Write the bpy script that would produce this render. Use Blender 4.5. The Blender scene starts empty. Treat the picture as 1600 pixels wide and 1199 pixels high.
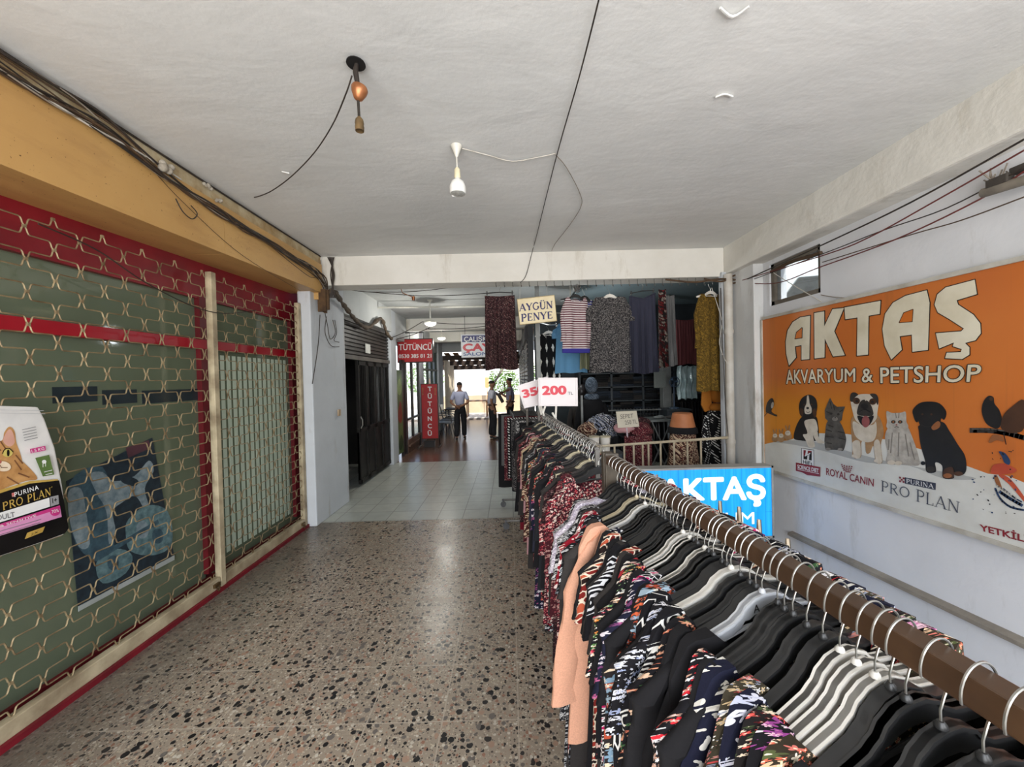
import bpy, bmesh, math, random
from mathutils import Vector, Matrix
from math import sin, cos, pi, radians as rad
random.seed(7)
SC = bpy.context.scene
COL = SC.collection

# ------------------------------------------------------------------ camera, sky, sun, exposure
F, CX, CY, CAMZ = 600.0, 800.0, 599.5, 1.80
PITCH, ROLL, YAW = rad(0.8), rad(1.4), rad(0.29)
_up0 = Vector((0, sin(PITCH), cos(PITCH)))
_yaw = Matrix.Rotation(-YAW, 3, 'Z')
FW = _yaw @ Vector((0, cos(PITCH), -sin(PITCH)))
RT = _yaw @ (Vector((1, 0, 0)) * cos(ROLL) - _up0 * sin(ROLL))
UP = _yaw @ (Vector((1, 0, 0)) * sin(ROLL) + _up0 * cos(ROLL))
CAM = Vector((0, 0, CAMZ))

cam_data = bpy.data.cameras.new('camera')
cam = bpy.data.objects.new('camera', cam_data)
COL.objects.link(cam)
cam_data.sensor_fit = 'HORIZONTAL'
cam_data.sensor_width = 36.0
cam_data.lens = F / 1600.0 * 36.0
cam_data.clip_start = 0.02
cam_data.clip_end = 300
m = Matrix.Identity(4)
for i in range(3):
    m[i][0], m[i][1], m[i][2], m[i][3] = RT[i], UP[i], -FW[i], CAM[i]
cam.matrix_world = m
SC.camera = cam

world = bpy.data.worlds.new('sky')
SC.world = world
world.use_nodes = True
wn = world.node_tree
wn.nodes.clear()
wo = wn.nodes.new('ShaderNodeOutputWorld')
wb = wn.nodes.new('ShaderNodeBackground')
ws = wn.nodes.new('ShaderNodeTexSky')
ws.sky_type = 'NISHITA'
ws.sun_disc = False
ws.sun_elevation = rad(56)
ws.sun_rotation = rad(160)
ws.air_density = 1.0
ws.dust_density = 2.0
wb.inputs['Strength'].default_value = 0.34
wn.links.new(ws.outputs[0], wb.inputs['Color'])
wn.links.new(wb.outputs[0], wo.inputs[0])

def add_light(name, kind, energy, color, loc, direction=None, size=None, size_y=None):
    d = bpy.data.lights.new(name, kind)
    d.energy = energy
    d.color = color
    if size is not None:
        if kind == 'AREA':
            d.shape = 'RECTANGLE'; d.size = size; d.size_y = size_y or size
        elif kind == 'POINT':
            d.shadow_soft_size = size
        elif kind == 'SUN':
            d.angle = size
    o = bpy.data.objects.new(name, d)
    COL.objects.link(o)
    o.location = loc
    if direction is not None:
        o.rotation_euler = Vector(direction).to_track_quat('-Z', 'Y').to_euler()
    return o

# sun high behind the photographer, outside the open end of the passage
add_light('sun', 'SUN', 4.4, (1.0, 0.97, 0.92), (0, -10, 20), (-0.22, 0.52, -0.83), rad(0.6))
# daylight that enters through the open end of the passage behind the photographer
add_light('daylight_opening', 'AREA', 270, (0.98, 0.99, 1.0), (0.2, -2.6, 1.7), (0, 1, 0.30), 5.4, 2.8)

SC.view_settings.view_transform = 'Standard'
SC.view_settings.look = 'None'
SC.view_settings.gamma = 1
SC.view_settings.use_curve_mapping = False
SC.view_settings.exposure = 0.42
SC.cycles.use_denoising = True
SC.cycles.max_bounces = 8
SC.cycles.diffuse_bounces = 5
SC.cycles.caustics_reflective = False
SC.cycles.caustics_refractive = False
SC.cycles.sample_clamp_indirect = 6.0

# ------------------------------------------------------------------ pixel rays to places in the passage
def ray(px, py):
    return FW * F + RT * (px - CX) - UP * (py - CY)
def at(px, py, X=None, Y=None, Z=None):
    d = ray(px, py)
    if X is not None: t = (X - CAM.x) / d.x
    elif Y is not None: t = (Y - CAM.y) / d.y
    else: t = (Z - CAM.z) / d.z
    return CAM + d * t
def onplane(px, py, p0, nrm):
    d = ray(px, py)
    return CAM + d * ((p0 - CAM).dot(nrm) / d.dot(nrm))

# ------------------------------------------------------------------ materials
def lin(c):
    out = []
    for v in c[:3]:
        v = v / 255.0
        out.append(v / 12.92 if v <= 0.04045 else ((v + 0.055) / 1.055) ** 2.4)
    return (out[0], out[1], out[2], 1.0)

class NT:
    def __init__(self, name, rough=0.7, metal=0.0, spec=0.4):
        self.m = bpy.data.materials.new(name)
        self.m.use_nodes = True
        self.t = self.m.node_tree
        self.t.nodes.clear()
        self.out = self.t.nodes.new('ShaderNodeOutputMaterial')
        self.b = self.t.nodes.new('ShaderNodeBsdfPrincipled')
        self.b.inputs['Roughness'].default_value = rough
        self.b.inputs['Metallic'].default_value = metal
        self.b.inputs['Specular IOR Level'].default_value = spec
        self.t.links.new(self.b.outputs[0], self.out.inputs[0])
    def n(self, typ, ins=None, **props):
        nd = self.t.nodes.new('ShaderNode' + typ)
        for k, v in props.items(): setattr(nd, k, v)
        for k, v in (ins or {}).items(): self.set(nd.inputs[k], v)
        return nd
    def set(self, sock, v):
        if isinstance(v, bpy.types.NodeSocket): self.t.links.new(v, sock)
        elif isinstance(v, bpy.types.Node): self.t.links.new(v.outputs[0], sock)
        else: sock.default_value = v
    def math(self, op, a, b=0.0, c=None):
        d = {0: a, 1: b}
        if c is not None: d[2] = c
        return self.n('Math', d, operation=op).outputs[0]
    def vmath(self, op, a, b=(0, 0, 0)):
        return self.n('VectorMath', {0: a, 1: b}, operation=op)
    def mix(self, f, a, b):
        nd = self.n('Mix', data_type='RGBA')
        self.set(nd.inputs[0], f); self.set(nd.inputs[6], a); self.set(nd.inputs[7], b)
        return nd.outputs[2]
    def ramp(self, f, stops, interp='LINEAR'):
        nd = self.n('ValToRGB', {0: f})
        cr = nd.color_ramp
        cr.interpolation = interp
        while len(cr.elements) > 1: cr.elements.remove(cr.elements[-1])
        cr.elements[0].position = stops[0][0]; cr.elements[0].color = stops[0][1]
        for p, c in stops[1:]:
            e = cr.elements.new(p); e.color = c
        return nd.outputs[0]
    def noise(self, vec, scale, detail=4, rough=0.55, dist=0.0):
        return self.n('TexNoise', {'Vector': vec, 'Scale': scale, 'Detail': detail, 'Roughness': rough, 'Distortion': dist})
    def obj(self):
        return self.n('TexCoord').outputs['Object']
    def pos(self):
        return self.n('NewGeometry').outputs['Position']
    def bump(self, h, strength=0.2, dist=0.01):
        nd = self.n('Bump', {'Height': h, 'Strength': strength, 'Distance': dist})
        self.set(self.b.inputs['Normal'], nd.outputs[0])
    def color(self, c):
        self.set(self.b.inputs['Base Color'], c)
        return self.m

W1 = (1, 1, 1, 1); K0 = (0, 0, 0, 1)
_pm = {}
def pm(name, c, c2=None, scale=6.0, rough=0.7, metal=0.0, spec=0.4, bump=0.0, amount=1.0, detail=5):
    """plain paint/plastic/metal with a soft mottling of a second tone"""
    if name in _pm: return _pm[name]
    t = NT(name, rough, metal, spec)
    v = t.obj()
    if c2 is None: c2 = tuple(max(0, x * 0.86) for x in c)
    ns = t.noise(v, scale, detail)
    f = t.ramp(ns.outputs[0], [(0.35, K0), (0.7, W1)])
    f2 = t.math('MULTIPLY', f, amount)
    t.color(t.mix(f2, lin(c), lin(c2)))
    if bump: t.bump(ns.outputs[0], bump, 0.01)
    _pm[name] = t.m
    return t.m

def emis(name, c, strength):
    t = NT(name)
    v = t.obj()
    ns = t.noise(v, 3.0)
    col = t.mix(ns.outputs[0], lin(c), lin(tuple(x * 0.97 for x in c)))
    t.set(t.b.inputs['Emission Color'], col)
    t.b.inputs['Emission Strength'].default_value = strength
    return t.color(col)

# ------------------------------------------------------------------ mesh building
class MB:
    def __init__(self):
        self.v = []; self.f = []; self.mi = []
    def add(self, vs, fs, mi=0):
        o = len(self.v)
        self.v += [Vector(p) for p in vs]
        for f in fs:
            self.f.append([i + o for i in f]); self.mi.append(mi)
        return self
    def box(self, c, s, rot=None, mi=0):
        x, y, z = s[0] / 2, s[1] / 2, s[2] / 2
        vs = [Vector(p) for p in ((-x, -y, -z), (x, -y, -z), (x, y, -z), (-x, y, -z), (-x, -y, z), (x, -y, z), (x, y, z), (-x, y, z))]
        if rot is not None:
            vs = [rot @ p for p in vs]
        c = Vector(c)
        return self.add([p + c for p in vs], [(0, 3, 2, 1), (4, 5, 6, 7), (0, 1, 5, 4), (1, 2, 6, 5), (2, 3, 7, 6), (3, 0, 4, 7)], mi)
    def bb(self, a, b, mi=0):
        a, b = Vector(a), Vector(b)
        return self.box((a + b) / 2, [abs(b[i] - a[i]) for i in range(3)], None, mi)
    def tube(self, pts, r, n=6, mi=0, cap=True, closed=False):
        pts = [Vector(p) for p in pts]
        rs = r if isinstance(r, (list, tuple)) else [r] * len(pts)
        N = len(pts)
        tang = []
        for i in range(N):
            if closed: d = pts[(i + 1) % N] - pts[i - 1]
            else: d = pts[min(i + 1, N - 1)] - pts[max(i - 1, 0)]
            if d.length < 1e-9: d = Vector((0, 0, 1))
            tang.append(d.normalized())
        ref = Vector((0, 0, 1)) if abs(tang[0].z) < 0.9 else Vector((1, 0, 0))
        u = tang[0].cross(ref).normalized()
        vs = []; fs = []
        for i in range(N):
            u = (u - tang[i] * u.dot(tang[i]))
            if u.length < 1e-6: u = tang[i].orthogonal()
            u.normalize()
            w = tang[i].cross(u)
            for k in range(n):
                a = 2 * pi * k / n
                vs.append(pts[i] + (u * cos(a) + w * sin(a)) * rs[i])
        for i in range(N if closed else N - 1):
            j = (i + 1) % N
            for k in range(n):
                fs.append((i * n + k, i * n + (k + 1) % n, j * n + (k + 1) % n, j * n + k))
        if cap and not closed:
            fs.append(tuple(range(n - 1, -1, -1)))
            fs.append(tuple((N - 1) * n + k for k in range(n)))
        return self.add(vs, fs, mi)
    def lathe(self, prof, c=(0, 0, 0), n=20, mi=0, axis=None):
        c = Vector(c)
        q = Vector((0, 0, 1)).rotation_difference(Vector(axis)).to_matrix() if axis is not None else Matrix.Identity(3)
        vs = []; fs = []
        for (r, z) in prof:
            for k in range(n):
                a = 2 * pi * k / n
                vs.append(q @ Vector((r * cos(a), r * sin(a), z)) + c)
        for i in range(len(prof) - 1):
            for k in range(n):
                fs.append((i * n + k, i * n + (k + 1) % n, (i + 1) * n + (k + 1) % n, (i + 1) * n + k))
        if prof[0][0] > 1e-6: fs.append(tuple(range(n - 1, -1, -1)))
        if prof[-1][0] > 1e-6: fs.append(tuple((len(prof) - 1) * n + k for k in range(n)))
        return self.add(vs, fs, mi)
    def prism(self, poly, off, mi=0):
        """closed polygon of 3-D points pushed along the vector off"""
        n = len(poly); off = Vector(off)
        vs = [Vector(p) for p in poly] + [Vector(p) + off for p in poly]
        fs = [tuple(range(n - 1, -1, -1)), tuple(range(n, 2 * n))]
        fs += [(i, (i + 1) % n, n + (i + 1) % n, n + i) for i in range(n)]
        return self.add(vs, fs, mi)
    def face(self, poly, mi=0):
        return self.add(poly, [tuple(range(len(poly)))], mi)
    def ball(self, c, r, nu=12, nv=8, mi=0, rot=None):
        c = Vector(c)
        r = r if isinstance(r, (list, tuple)) else (r, r, r)
        vs = []; fs = []
        for j in range(nv + 1):
            t = pi * j / nv
            for k in range(nu):
                a = 2 * pi * k / nu
                p = Vector((r[0] * sin(t) * cos(a), r[1] * sin(t) * sin(a), -r[2] * cos(t)))
                vs.append((rot @ p if rot is not None else p) + c)
        for j in range(nv):
            for k in range(nu):
                fs.append((j * nu + k, j * nu + (k + 1) % nu, (j + 1) * nu + (k + 1) % nu, (j + 1) * nu + k))
        return self.add(vs, fs, mi)

def wloc(o):
    p = Vector((0, 0, 0))
    while o is not None:
        p += o.location; o = o.parent
    return p

def mesh_of(name, mb, mats, smooth=False, off=None, bevel=0.0, weld=True):
    me = bpy.data.meshes.new(name)
    vs = mb.v if off is None else [p - off for p in mb.v]
    me.from_pydata([tuple(p) for p in vs], [], mb.f)
    mats = mats if isinstance(mats, (list, tuple)) else [mats]
    for q in mats: me.materials.append(q)
    me.polygons.foreach_set('material_index', mb.mi)
    if smooth or bevel:
        bm = bmesh.new(); bm.from_mesh(me)
        if weld: bmesh.ops.remove_doubles(bm, verts=bm.verts, dist=1e-6)
        bmesh.ops.recalc_face_normals(bm, faces=bm.faces)
        if bevel:
            eds = [e for e in bm.edges if len(e.link_faces) == 2 and e.calc_face_angle(0) > 0.6]
            bmesh.ops.bevel(bm, geom=eds, offset=bevel, segments=2, affect='EDGES', profile=0.6)
        if smooth:
            for f in bm.faces: f.smooth = True
            for e in bm.edges:
                if len(e.link_faces) == 2 and e.calc_face_angle(0) > 0.75: e.smooth = False
        bm.to_mesh(me); bm.free()
    me.update()
    return me

def obj(name, mb, mats, parent=None, smooth=False, bevel=0.0, local=False, center=True, weld=True):
    """ONE mesh object; mb is in world coordinates unless local"""
    if local:
        me = mesh_of(name, mb, mats, smooth, None, bevel, weld)
        o = bpy.data.objects.new(name, me); COL.objects.link(o)
        if parent is not None: o.parent = parent
        return o
    if parent is not None:
        me = mesh_of(name, mb, mats, smooth, wloc(parent), bevel, weld)
        o = bpy.data.objects.new(name, me); COL.objects.link(o)
        o.parent = parent
        return o
    off = Vector((0, 0, 0))
    if center and mb.v:
        xs = [p.x for p in mb.v]; ys = [p.y for p in mb.v]; zs = [p.z for p in mb.v]
        off = Vector(((min(xs) + max(xs)) / 2, (min(ys) + max(ys)) / 2, min(zs)))
    me = mesh_of(name, mb, mats, smooth, off, bevel, weld)
    o = bpy.data.objects.new(name, me); COL.objects.link(o)
    o.location = off
    return o

def tag(o, label=None, cat=None, group=None, kind=None):
    if label: o['label'] = label
    if cat: o['category'] = cat
    if group: o['group'] = group
    if kind: o['kind'] = kind
    return o
def thing(name, label, cat, loc=(0, 0, 0), group=None):
    o = bpy.data.objects.new(name, None); COL.objects.link(o)
    o.empty_display_size = 0.1
    o.location = loc
    return tag(o, label, cat, group)
def struct(name, mb, mats, label=None, **kw):
    o = obj(name, mb, mats, **kw)
    return tag(o, label, None, None, 'structure')
def copy_tree(o, parent=None, first=True):
    c = o.copy(); COL.objects.link(c)
    if parent is not None:
        c.parent = parent
    for ch in list(o.children):
        copy_tree(ch, c, False)
    return c

def smooth_path(pts, k=6, closed=False):
    pts = [Vector(p) for p in pts]
    n = len(pts)
    if n < 3: return pts
    out = []
    rng = range(n) if closed else range(n - 1)
    for i in rng:
        p0 = pts[(i - 1) % n] if closed or i > 0 else pts[0]
        p1 = pts[i]; p2 = pts[(i + 1) % n]
        p3 = pts[(i + 2) % n] if closed or i + 2 < n else pts[-1]
        for j in range(k):
            t = j / k
            out.append(0.5 * ((2 * p1) + (p2 - p0) * t + (2 * p0 - 5 * p1 + 4 * p2 - p3) * t * t + (3 * p1 - p0 - 3 * p2 + p3) * t ** 3))
    if not closed: out.append(pts[-1])
    return out

# ------------------------------------------------------------------ lettering
_tc = {}
def glyphs(s, bold=0.0, spacing=1.0):
    """outline mesh of a string in Blender's own font: verts scaled to the unit box"""
    key = (s, bold, spacing)
    if key in _tc: return _tc[key]
    cu = bpy.data.curves.new('lettering', 'FONT')
    cu.body = s; cu.size = 1.0; cu.fill_mode = 'FRONT'
    cu.space_character = spacing; cu.resolution_u = 4
    o = bpy.data.objects.new('lettering', cu); COL.objects.link(o)
    dg = bpy.context.evaluated_depsgraph_get()
    me = bpy.data.meshes.new_from_object(o.evaluated_get(dg))
    vs = [Vector((v.co.x, v.co.y, 0)) for v in me.vertices]
    fs = [tuple(p.vertices) for p in me.polygons]
    bpy.data.objects.remove(o); bpy.data.curves.remove(cu); bpy.data.meshes.remove(me)
    if bold > 0:           # heavier strokes: the outline laid down again a little to each side
        vs = [Vector((v.x, v.y, 8.0)) for v in vs]
        n0, f0 = list(vs), list(fs)
        for k in range(8):
            d = Vector((cos(k * pi / 4) * bold, sin(k * pi / 4) * bold, -8.0 + k))
            o_ = len(vs)
            vs += [v + d for v in n0]; fs += [tuple(i + o_ for i in f) for f in f0]
    x0 = min(v.x for v in vs); x1 = max(v.x for v in vs); y0 = min(v.y for v in vs); y1 = max(v.y for v in vs)
    vs = [Vector(((v.x - x0) / (x1 - x0), (v.y - y0) / (y1 - y0), v.z)) for v in vs]
    _tc[key] = (vs, fs)
    return _tc[key]
def bil(q, u, v):
    tl, tr, br, bl = q
    return (bl * (1 - u) + br * u) * (1 - v) + (tl * (1 - u) + tr * u) * v
def put_text(mb, s, quad, nrm, off=0.001, bold=0.0, mi=0, spacing=1.0):
    vs, fs = glyphs(s, bold, spacing)
    n = Vector(nrm).normalized() * off
    hair = Vector(nrm).normalized() * 1.5e-5
    mb.add([bil(quad, v.x, v.y) + n + hair * v.z for v in vs], fs, mi)
    return mb
def serif(ch):
    arc = lambda cx, cy, rx, ry, a0, a1, n=10: [(cx + rx * cos(rad(a0 + (a1 - a0) * i / n)), cy + ry * sin(rad(a0 + (a1 - a0) * i / n))) for i in range(n + 1)]
    S = lambda x, y, h=0.13: ([(x - h, y), (x + h, y)], 0.35)
    T, t = 1.0, 0.45
    g = {
        'A': (0.9, [([(0.08, 0), (0.45, 1)], t), ([(0.43, 1), (0.8, 0)], T), ([(0.2, 0.34), (0.68, 0.34)], t), S(0.08, 0.02), S(0.8, 0.02)]),
        'Y': (0.85, [([(0.08, 1), (0.42, 0.45)], T), ([(0.78, 1), (0.42, 0.45)], t), ([(0.42, 0.5), (0.42, 0)], T), S(0.1, 0.98), S(0.76, 0.98), S(0.42, 0.02)]),
        'G': (0.9, [(arc(0.45, 0.5, 0.38, 0.49, 40, 180), 0.75), (arc(0.45, 0.5, 0.38, 0.49, 180, 320), 0.75), ([(0.74, 0.18), (0.74, 0.45)], T), S(0.7, 0.45)]),
        'U': (0.85, [([(0.15, 1), (0.15, 0.3)], T), (arc(0.42, 0.3, 0.27, 0.29, 180, 360), 0.7), ([(0.69, 0.3), (0.69, 1)], t), S(0.15, 0.98), S(0.69, 0.98)]),
        'N': (0.9, [([(0.14, 0), (0.14, 1)], t), ([(0.12, 1), (0.74, 0.02)], T), ([(0.74, 0), (0.74, 1)], t), S(0.14, 0.02), S(0.08, 0.98, 0.08), S(0.74, 0.98)]),
        'P': (0.75, [([(0.17, 0), (0.17, 1)], T), ([(0.17, 0.96), (0.4, 0.96)], t), (arc(0.38, 0.72, 0.26, 0.24, 90, -90), 0.8), ([(0.4, 0.48), (0.17, 0.48)], t), S(0.17, 0.02), S(0.1, 0.98, 0.08)]),
        'R': (0.85, [([(0.17, 0), (0.17, 1)], T), ([(0.17, 0.96), (0.4, 0.96)], t), (arc(0.38, 0.74, 0.25, 0.22, 90, -90), 0.8), ([(0.4, 0.52), (0.17, 0.52)], t), ([(0.38, 0.52), (0.76, 0)], T), S(0.17, 0.02), S(0.78, 0.02, 0.06)]),
        'E': (0.75, [([(0.17, 0), (0.17, 1)], T), ([(0.1, 0.96), (0.62, 0.96)], t), ([(0.17, 0.5), (0.5, 0.5)], t), ([(0.1, 0.04), (0.64, 0.04)], t), ([(0.62, 0.98), (0.62, 0.8)], t), ([(0.64, 0.02), (0.64, 0.22)], t), ([(0.5, 0.4), (0.5, 0.6)], t)]),
        'L': (0.7, [([(0.17, 0), (0.17, 1)], T), ([(0.08, 0.04), (0.6, 0.04)], t), ([(0.61, 0.02), (0.61, 0.24)], t), S(0.17, 0.98)]),
        'O': (0.95, [(arc(0.46, 0.5, 0.38, 0.48, 0, 360, 20), 0.8)]),
        'I': (0.4, [([(0.2, 0), (0.2, 1)], T), S(0.2, 0.02), S(0.2, 0.98)]),
        ' ': (0.45, []),
    }
    if ch == 'Ü':
        w, st = g['U']
        return w, st + [([(0.24, 1.12), (0.24, 1.24)], T), ([(0.54, 1.12), (0.54, 1.24)], T)]
    return g[ch]
def put_serif(mb, s, quad, nrm, weight=0.11, off=0.001, mi=0, gap=0.04):
    """serif capitals: each stroke one flat strip; quad spans baseline to cap height"""
    tot = sum(serif(c)[0] + gap for c in s)
    n = Vector(nrm).normalized() * off
    x = 0.0; lay = 0
    for c in s:
        w, st = serif(c)
        for pts, wt in st:
            h = weight * wt / 2
            q = [Vector(p) for p in pts]
            L = []; R = []
            for i, p in enumerate(q):
                d = (q[min(i + 1, len(q) - 1)] - q[max(i - 1, 0)]).normalized()
                nn = Vector((-d.y, d.x)) * h
                L.append(p + nn); R.append(p - nn)
            vs = []
            lay += 1
            for p in L + R:
                vs.append(bil(quad, (x + p.x) / tot, p.y) + n * (1 + 0.02 * lay))
            k = len(q)
            mb.add(vs, [(i, i + 1, k + i + 1, k + i) for i in range(k - 1)], mi)
        x += w + gap
    return mb

class Art:
    """flat printed picture: coloured shapes traced on a plane, each layer a hair above the last"""
    def __init__(self, place, nrm, base=0.0006, step=0.0003):
        self.place, self.n, self.base, self.step = place, Vector(nrm).normalized(), base, step
        self.mb = MB(); self.mats = []; self.k = 0
    def mi(self, m):
        if m not in self.mats: self.mats.append(m)
        return self.mats.index(m)
    def poly(self, pts, m, sm=False):
        if sm:
            pts = [(p.x, p.y) for p in smooth_path([(a, b, 0) for a, b in pts], 4, True)]
        self.k += 1
        o = self.n * (self.base + self.step * self.k)
        P = [self.place(a, b) + o for a, b in pts]
        self.mb.face(P, self.mi(m))
        return self
    def ell(self, x, y, rx, ry, m, rot=0, n=20):
        c, s = cos(rad(rot)), sin(rad(rot))
        return self.poly([(x + rx * cos(2 * pi * i / n) * c - ry * sin(2 * pi * i / n) * s, y + rx * cos(2 * pi * i / n) * s + ry * sin(2 * pi * i / n) * c) for i in range(n)], m)
    def line(self, pts, w, m, closed=False, sm=False):
        if sm: pts = [(p.x, p.y) for p in smooth_path([(a, b, 0) for a, b in pts], 4, closed)]
        q = [Vector(p) for p in pts]
        if closed: q = q + [q[0]]
        self.k += 1
        o = self.n * (self.base + self.step * self.k)
        for i in range(len(q) - 1):
            d = q[i + 1] - q[i]
            if d.length < 1e-6: continue
            d.normalize(); nn = Vector((-d.y, d.x)) * w / 2; e = d * w * 0.4
            self.mb.face([self.place(*(q[i] + nn - e)) + o, self.place(*(q[i + 1] + nn + e)) + o, self.place(*(q[i + 1] - nn + e)) + o, self.place(*(q[i] - nn - e)) + o], self.mi(m))
        return self
    def text(self, s, tl, tr, br, bl, m, bold=0.0, spacing=1.0):
        self.k += 1
        q = [self.place(*p) for p in (tl, tr, br, bl)]
        put_text(self.mb, s, q, self.n, self.base + self.step * self.k, bold, self.mi(m), spacing)
        return self
    def serif(self, s, tl, tr, br, bl, m, weight=0.11):
        self.k += 1
        q = [self.place(*p) for p in (tl, tr, br, bl)]
        put_serif(self.mb, s, q, self.n, weight, self.base + self.step * self.k, self.mi(m))
        return self
    def build(self, name, parent):
        return obj(name, self.mb, self.mats, parent)
# ------------------------------------------------------------------ surface materials of the passage
def plaster(name, c, c2, stain=None, bump=0.35, sc=1.2):
    t = NT(name, 0.85, 0, 0.25)
    v = t.pos()
    big = t.noise(v, sc, 6, 0.6)
    fine = t.noise(v, 26, 4, 0.6)
    col = t.mix(t.ramp(big.outputs[0], [(0.35, K0), (0.72, W1)]), lin(c), lin(c2))
    if stain:
        sv = t.vmath('MULTIPLY', v, (1, 1, 0.25))
        st = t.noise(sv, 3.2, 7, 0.7)
        col = t.mix(t.ramp(st.outputs[0], [(0.58, K0), (0.78, W1)]), col, lin(stain))
    stretched = t.vmath('MULTIPLY', v, (0.8, 1.5, 1.5))
    wave = t.noise(stretched, 2.2, 4, 0.5, 0.3)
    h = t.math('ADD', t.math('MULTIPLY', wave.outputs[0], 1.0), t.math('MULTIPLY', fine.outputs[0], 0.12))
    t.bump(h, bump, 0.05)
    return t.color(col)
M_CEIL = plaster('ceiling_plaster', (222, 222, 219), (208, 209, 207), None, 0.2, 0.8)
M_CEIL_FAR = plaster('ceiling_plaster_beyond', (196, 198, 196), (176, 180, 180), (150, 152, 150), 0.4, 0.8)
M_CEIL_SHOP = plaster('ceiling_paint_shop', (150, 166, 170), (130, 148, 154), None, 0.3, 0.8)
M_BEAM = plaster('beam_plaster', (226, 223, 215), (212, 208, 198), (184, 176, 160), 0.35)
M_WALL = plaster('wall_paint', (222, 222, 224), (210, 211, 214), (186, 184, 180), 0.14)
M_WALLW = plaster('wall_white', (214, 214, 212), (198, 198, 197), (150, 140, 126), 0.2)
M_PILLAR = plaster('pillar_plaster', (202, 206, 210), (188, 192, 196), (156, 150, 140), 0.25)
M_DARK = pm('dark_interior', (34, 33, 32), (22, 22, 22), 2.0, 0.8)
M_SHOPWALL = pm('shop_wall', (56, 62, 66), (40, 44, 48), 1.5, 0.85)
M_TAN = plaster('tan_render', (196, 178, 148), (180, 160, 130))
M_OUTW0 = plaster('added_wall_white', (226, 228, 226), (212, 216, 214))
M_ROAD = plaster('paving_outside', (188, 182, 172), (168, 162, 152))

def terrazzo():
    t = NT('terrazzo', 0.34, 0, 0.45)
    v = t.pos()
    wv = t.n('VectorMath', {0: v, 1: t.vmath('SCALE', t.noise(v, 30, 2).outputs['Color'])}, operation='ADD')
    wv.inputs[1].default_value = (0, 0, 0)
    col = t.mix(t.noise(v, 1.4, 5).outputs[0], lin((160, 148, 131)), lin((134, 122, 107)))
    fine = t.noise(v, 160, 3)
    col = t.mix(t.math('MULTIPLY', fine.outputs[0], 0.5), col, lin((164, 150, 132)))
    # stone chips in three sizes, each cell either chip or cement
    for sc, thr, cols in ((100, 0.8, [(0.0, (70, 62, 56)), (0.2, (184, 174, 156)), (0.45, (150, 118, 98)), (0.62, (188, 174, 150)), (0.85, (120, 108, 96))]),
                          (56, 0.62, [(0.0, (38, 36, 36)), (0.3, (192, 184, 168)), (0.5, (142, 104, 86)), (0.68, (172, 160, 140)), (0.86, (98, 92, 86))]),
                          (32, 0.34, [(0.0, (30, 29, 30)), (0.5, (104, 98, 92)), (0.75, (160, 132, 112))])):
        n1 = t.noise(v, sc * 0.8, 2)
        dv = t.n('VectorMath', {0: v, 1: t.n('VectorMath', {0: n1.outputs['Color'], 'Scale': 0.35 / sc}, operation='SCALE').outputs[0]}, operation='ADD')
        vo = t.n('TexVoronoi', {'Vector': dv.outputs[0], 'Scale': sc})
        sep = t.n('SeparateColor', {0: vo.outputs['Color']})
        chip = t.ramp(sep.outputs[0], [(p, lin(c)) for p, c in cols], 'CONSTANT')
        inside = t.math('LESS_THAN', vo.outputs['Distance'], t.math('MULTIPLY', sep.outputs[1], 0.62))
        keep = t.math('LESS_THAN', sep.outputs[2], thr)
        col = t.mix(t.math('MULTIPLY', inside, keep), col, chip)
    # fine joints between cast slabs and trodden dirt
    br = t.n('TexBrick', {'Vector': v, 'Color1': W1, 'Color2': W1, 'Mortar': K0, 'Scale': 1.0, 'Mortar Size': 0.0035, 'Brick Width': 0.40, 'Row Height': 0.40}, offset=0.0)
    col = t.mix(t.math('MULTIPLY', t.math('SUBTRACT', 1.0, br.outputs[0]), 0.8), col, lin((178, 167, 150)))
    dirt = t.noise(v, 0.9, 6, 0.65)
    col = t.mix(t.ramp(dirt.outputs[0], [(0.5, K0), (0.8, (0.5, 0.5, 0.5, 1))]), col, lin((92, 82, 72)))
    sx = t.n('SeparateXYZ', {0: v}).outputs[0]
    grime = t.noise(t.vmath('MULTIPLY', v, (1.6, 0.5, 1)), 2.2, 6, 0.65)
    edge = t.n('MapRange', {0: t.math('ADD', sx, t.math('MULTIPLY', grime.outputs[0], -0.9)), 1: -3.0, 2: -2.25, 3: 0.72, 4: 0.0})
    col = t.mix(edge.outputs[0], col, lin((74, 68, 62)))
    rg = t.n('MapRange', {0: dirt.outputs[0], 1: 0.3, 2: 0.75, 3: 0.17, 4: 0.42})
    t.set(t.b.inputs['Roughness'], rg.outputs[0])
    return t.color(col)
M_TERR = terrazzo()

def tiles(name, c1, c2, mortar, w, h, rough, off=0.0, ox=0.0, oy=0.0):
    t = NT(name, rough, 0, 0.5)
    v = t.n('VectorMath', {0: t.pos(), 1: (ox, oy, 0)}, operation='ADD').outputs[0]
    br = t.n('TexBrick', {'Vector': v, 'Color1': lin(c1), 'Color2': lin(c2), 'Mortar': lin(mortar), 'Scale': 1.0, 'Mortar Size': 0.006, 'Mortar Smooth': 0.3, 'Brick Width': w, 'Row Height': h, 'Bias': 0.0}, offset=off)
    ns = t.noise(v, 6, 6, 0.65)
    col = t.mix(t.math('MULTIPLY', t.ramp(ns.outputs[0], [(0.4, K0), (0.75, W1)]), 0.55), br.outputs[0], lin(tuple(x * 0.82 for x in c1)))
    t.bump(br.outputs[1], -0.15, 0.004)
    return t.color(col)
M_GREYT = tiles('grey_floor_tile', (186, 188, 178), (176, 180, 172), (118, 116, 108), 0.33, 0.33, 0.30)
M_BROWNT = tiles('brown_floor_tile', (124, 92, 76), (110, 82, 68), (70, 56, 48), 0.33, 0.33, 0.24)
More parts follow.
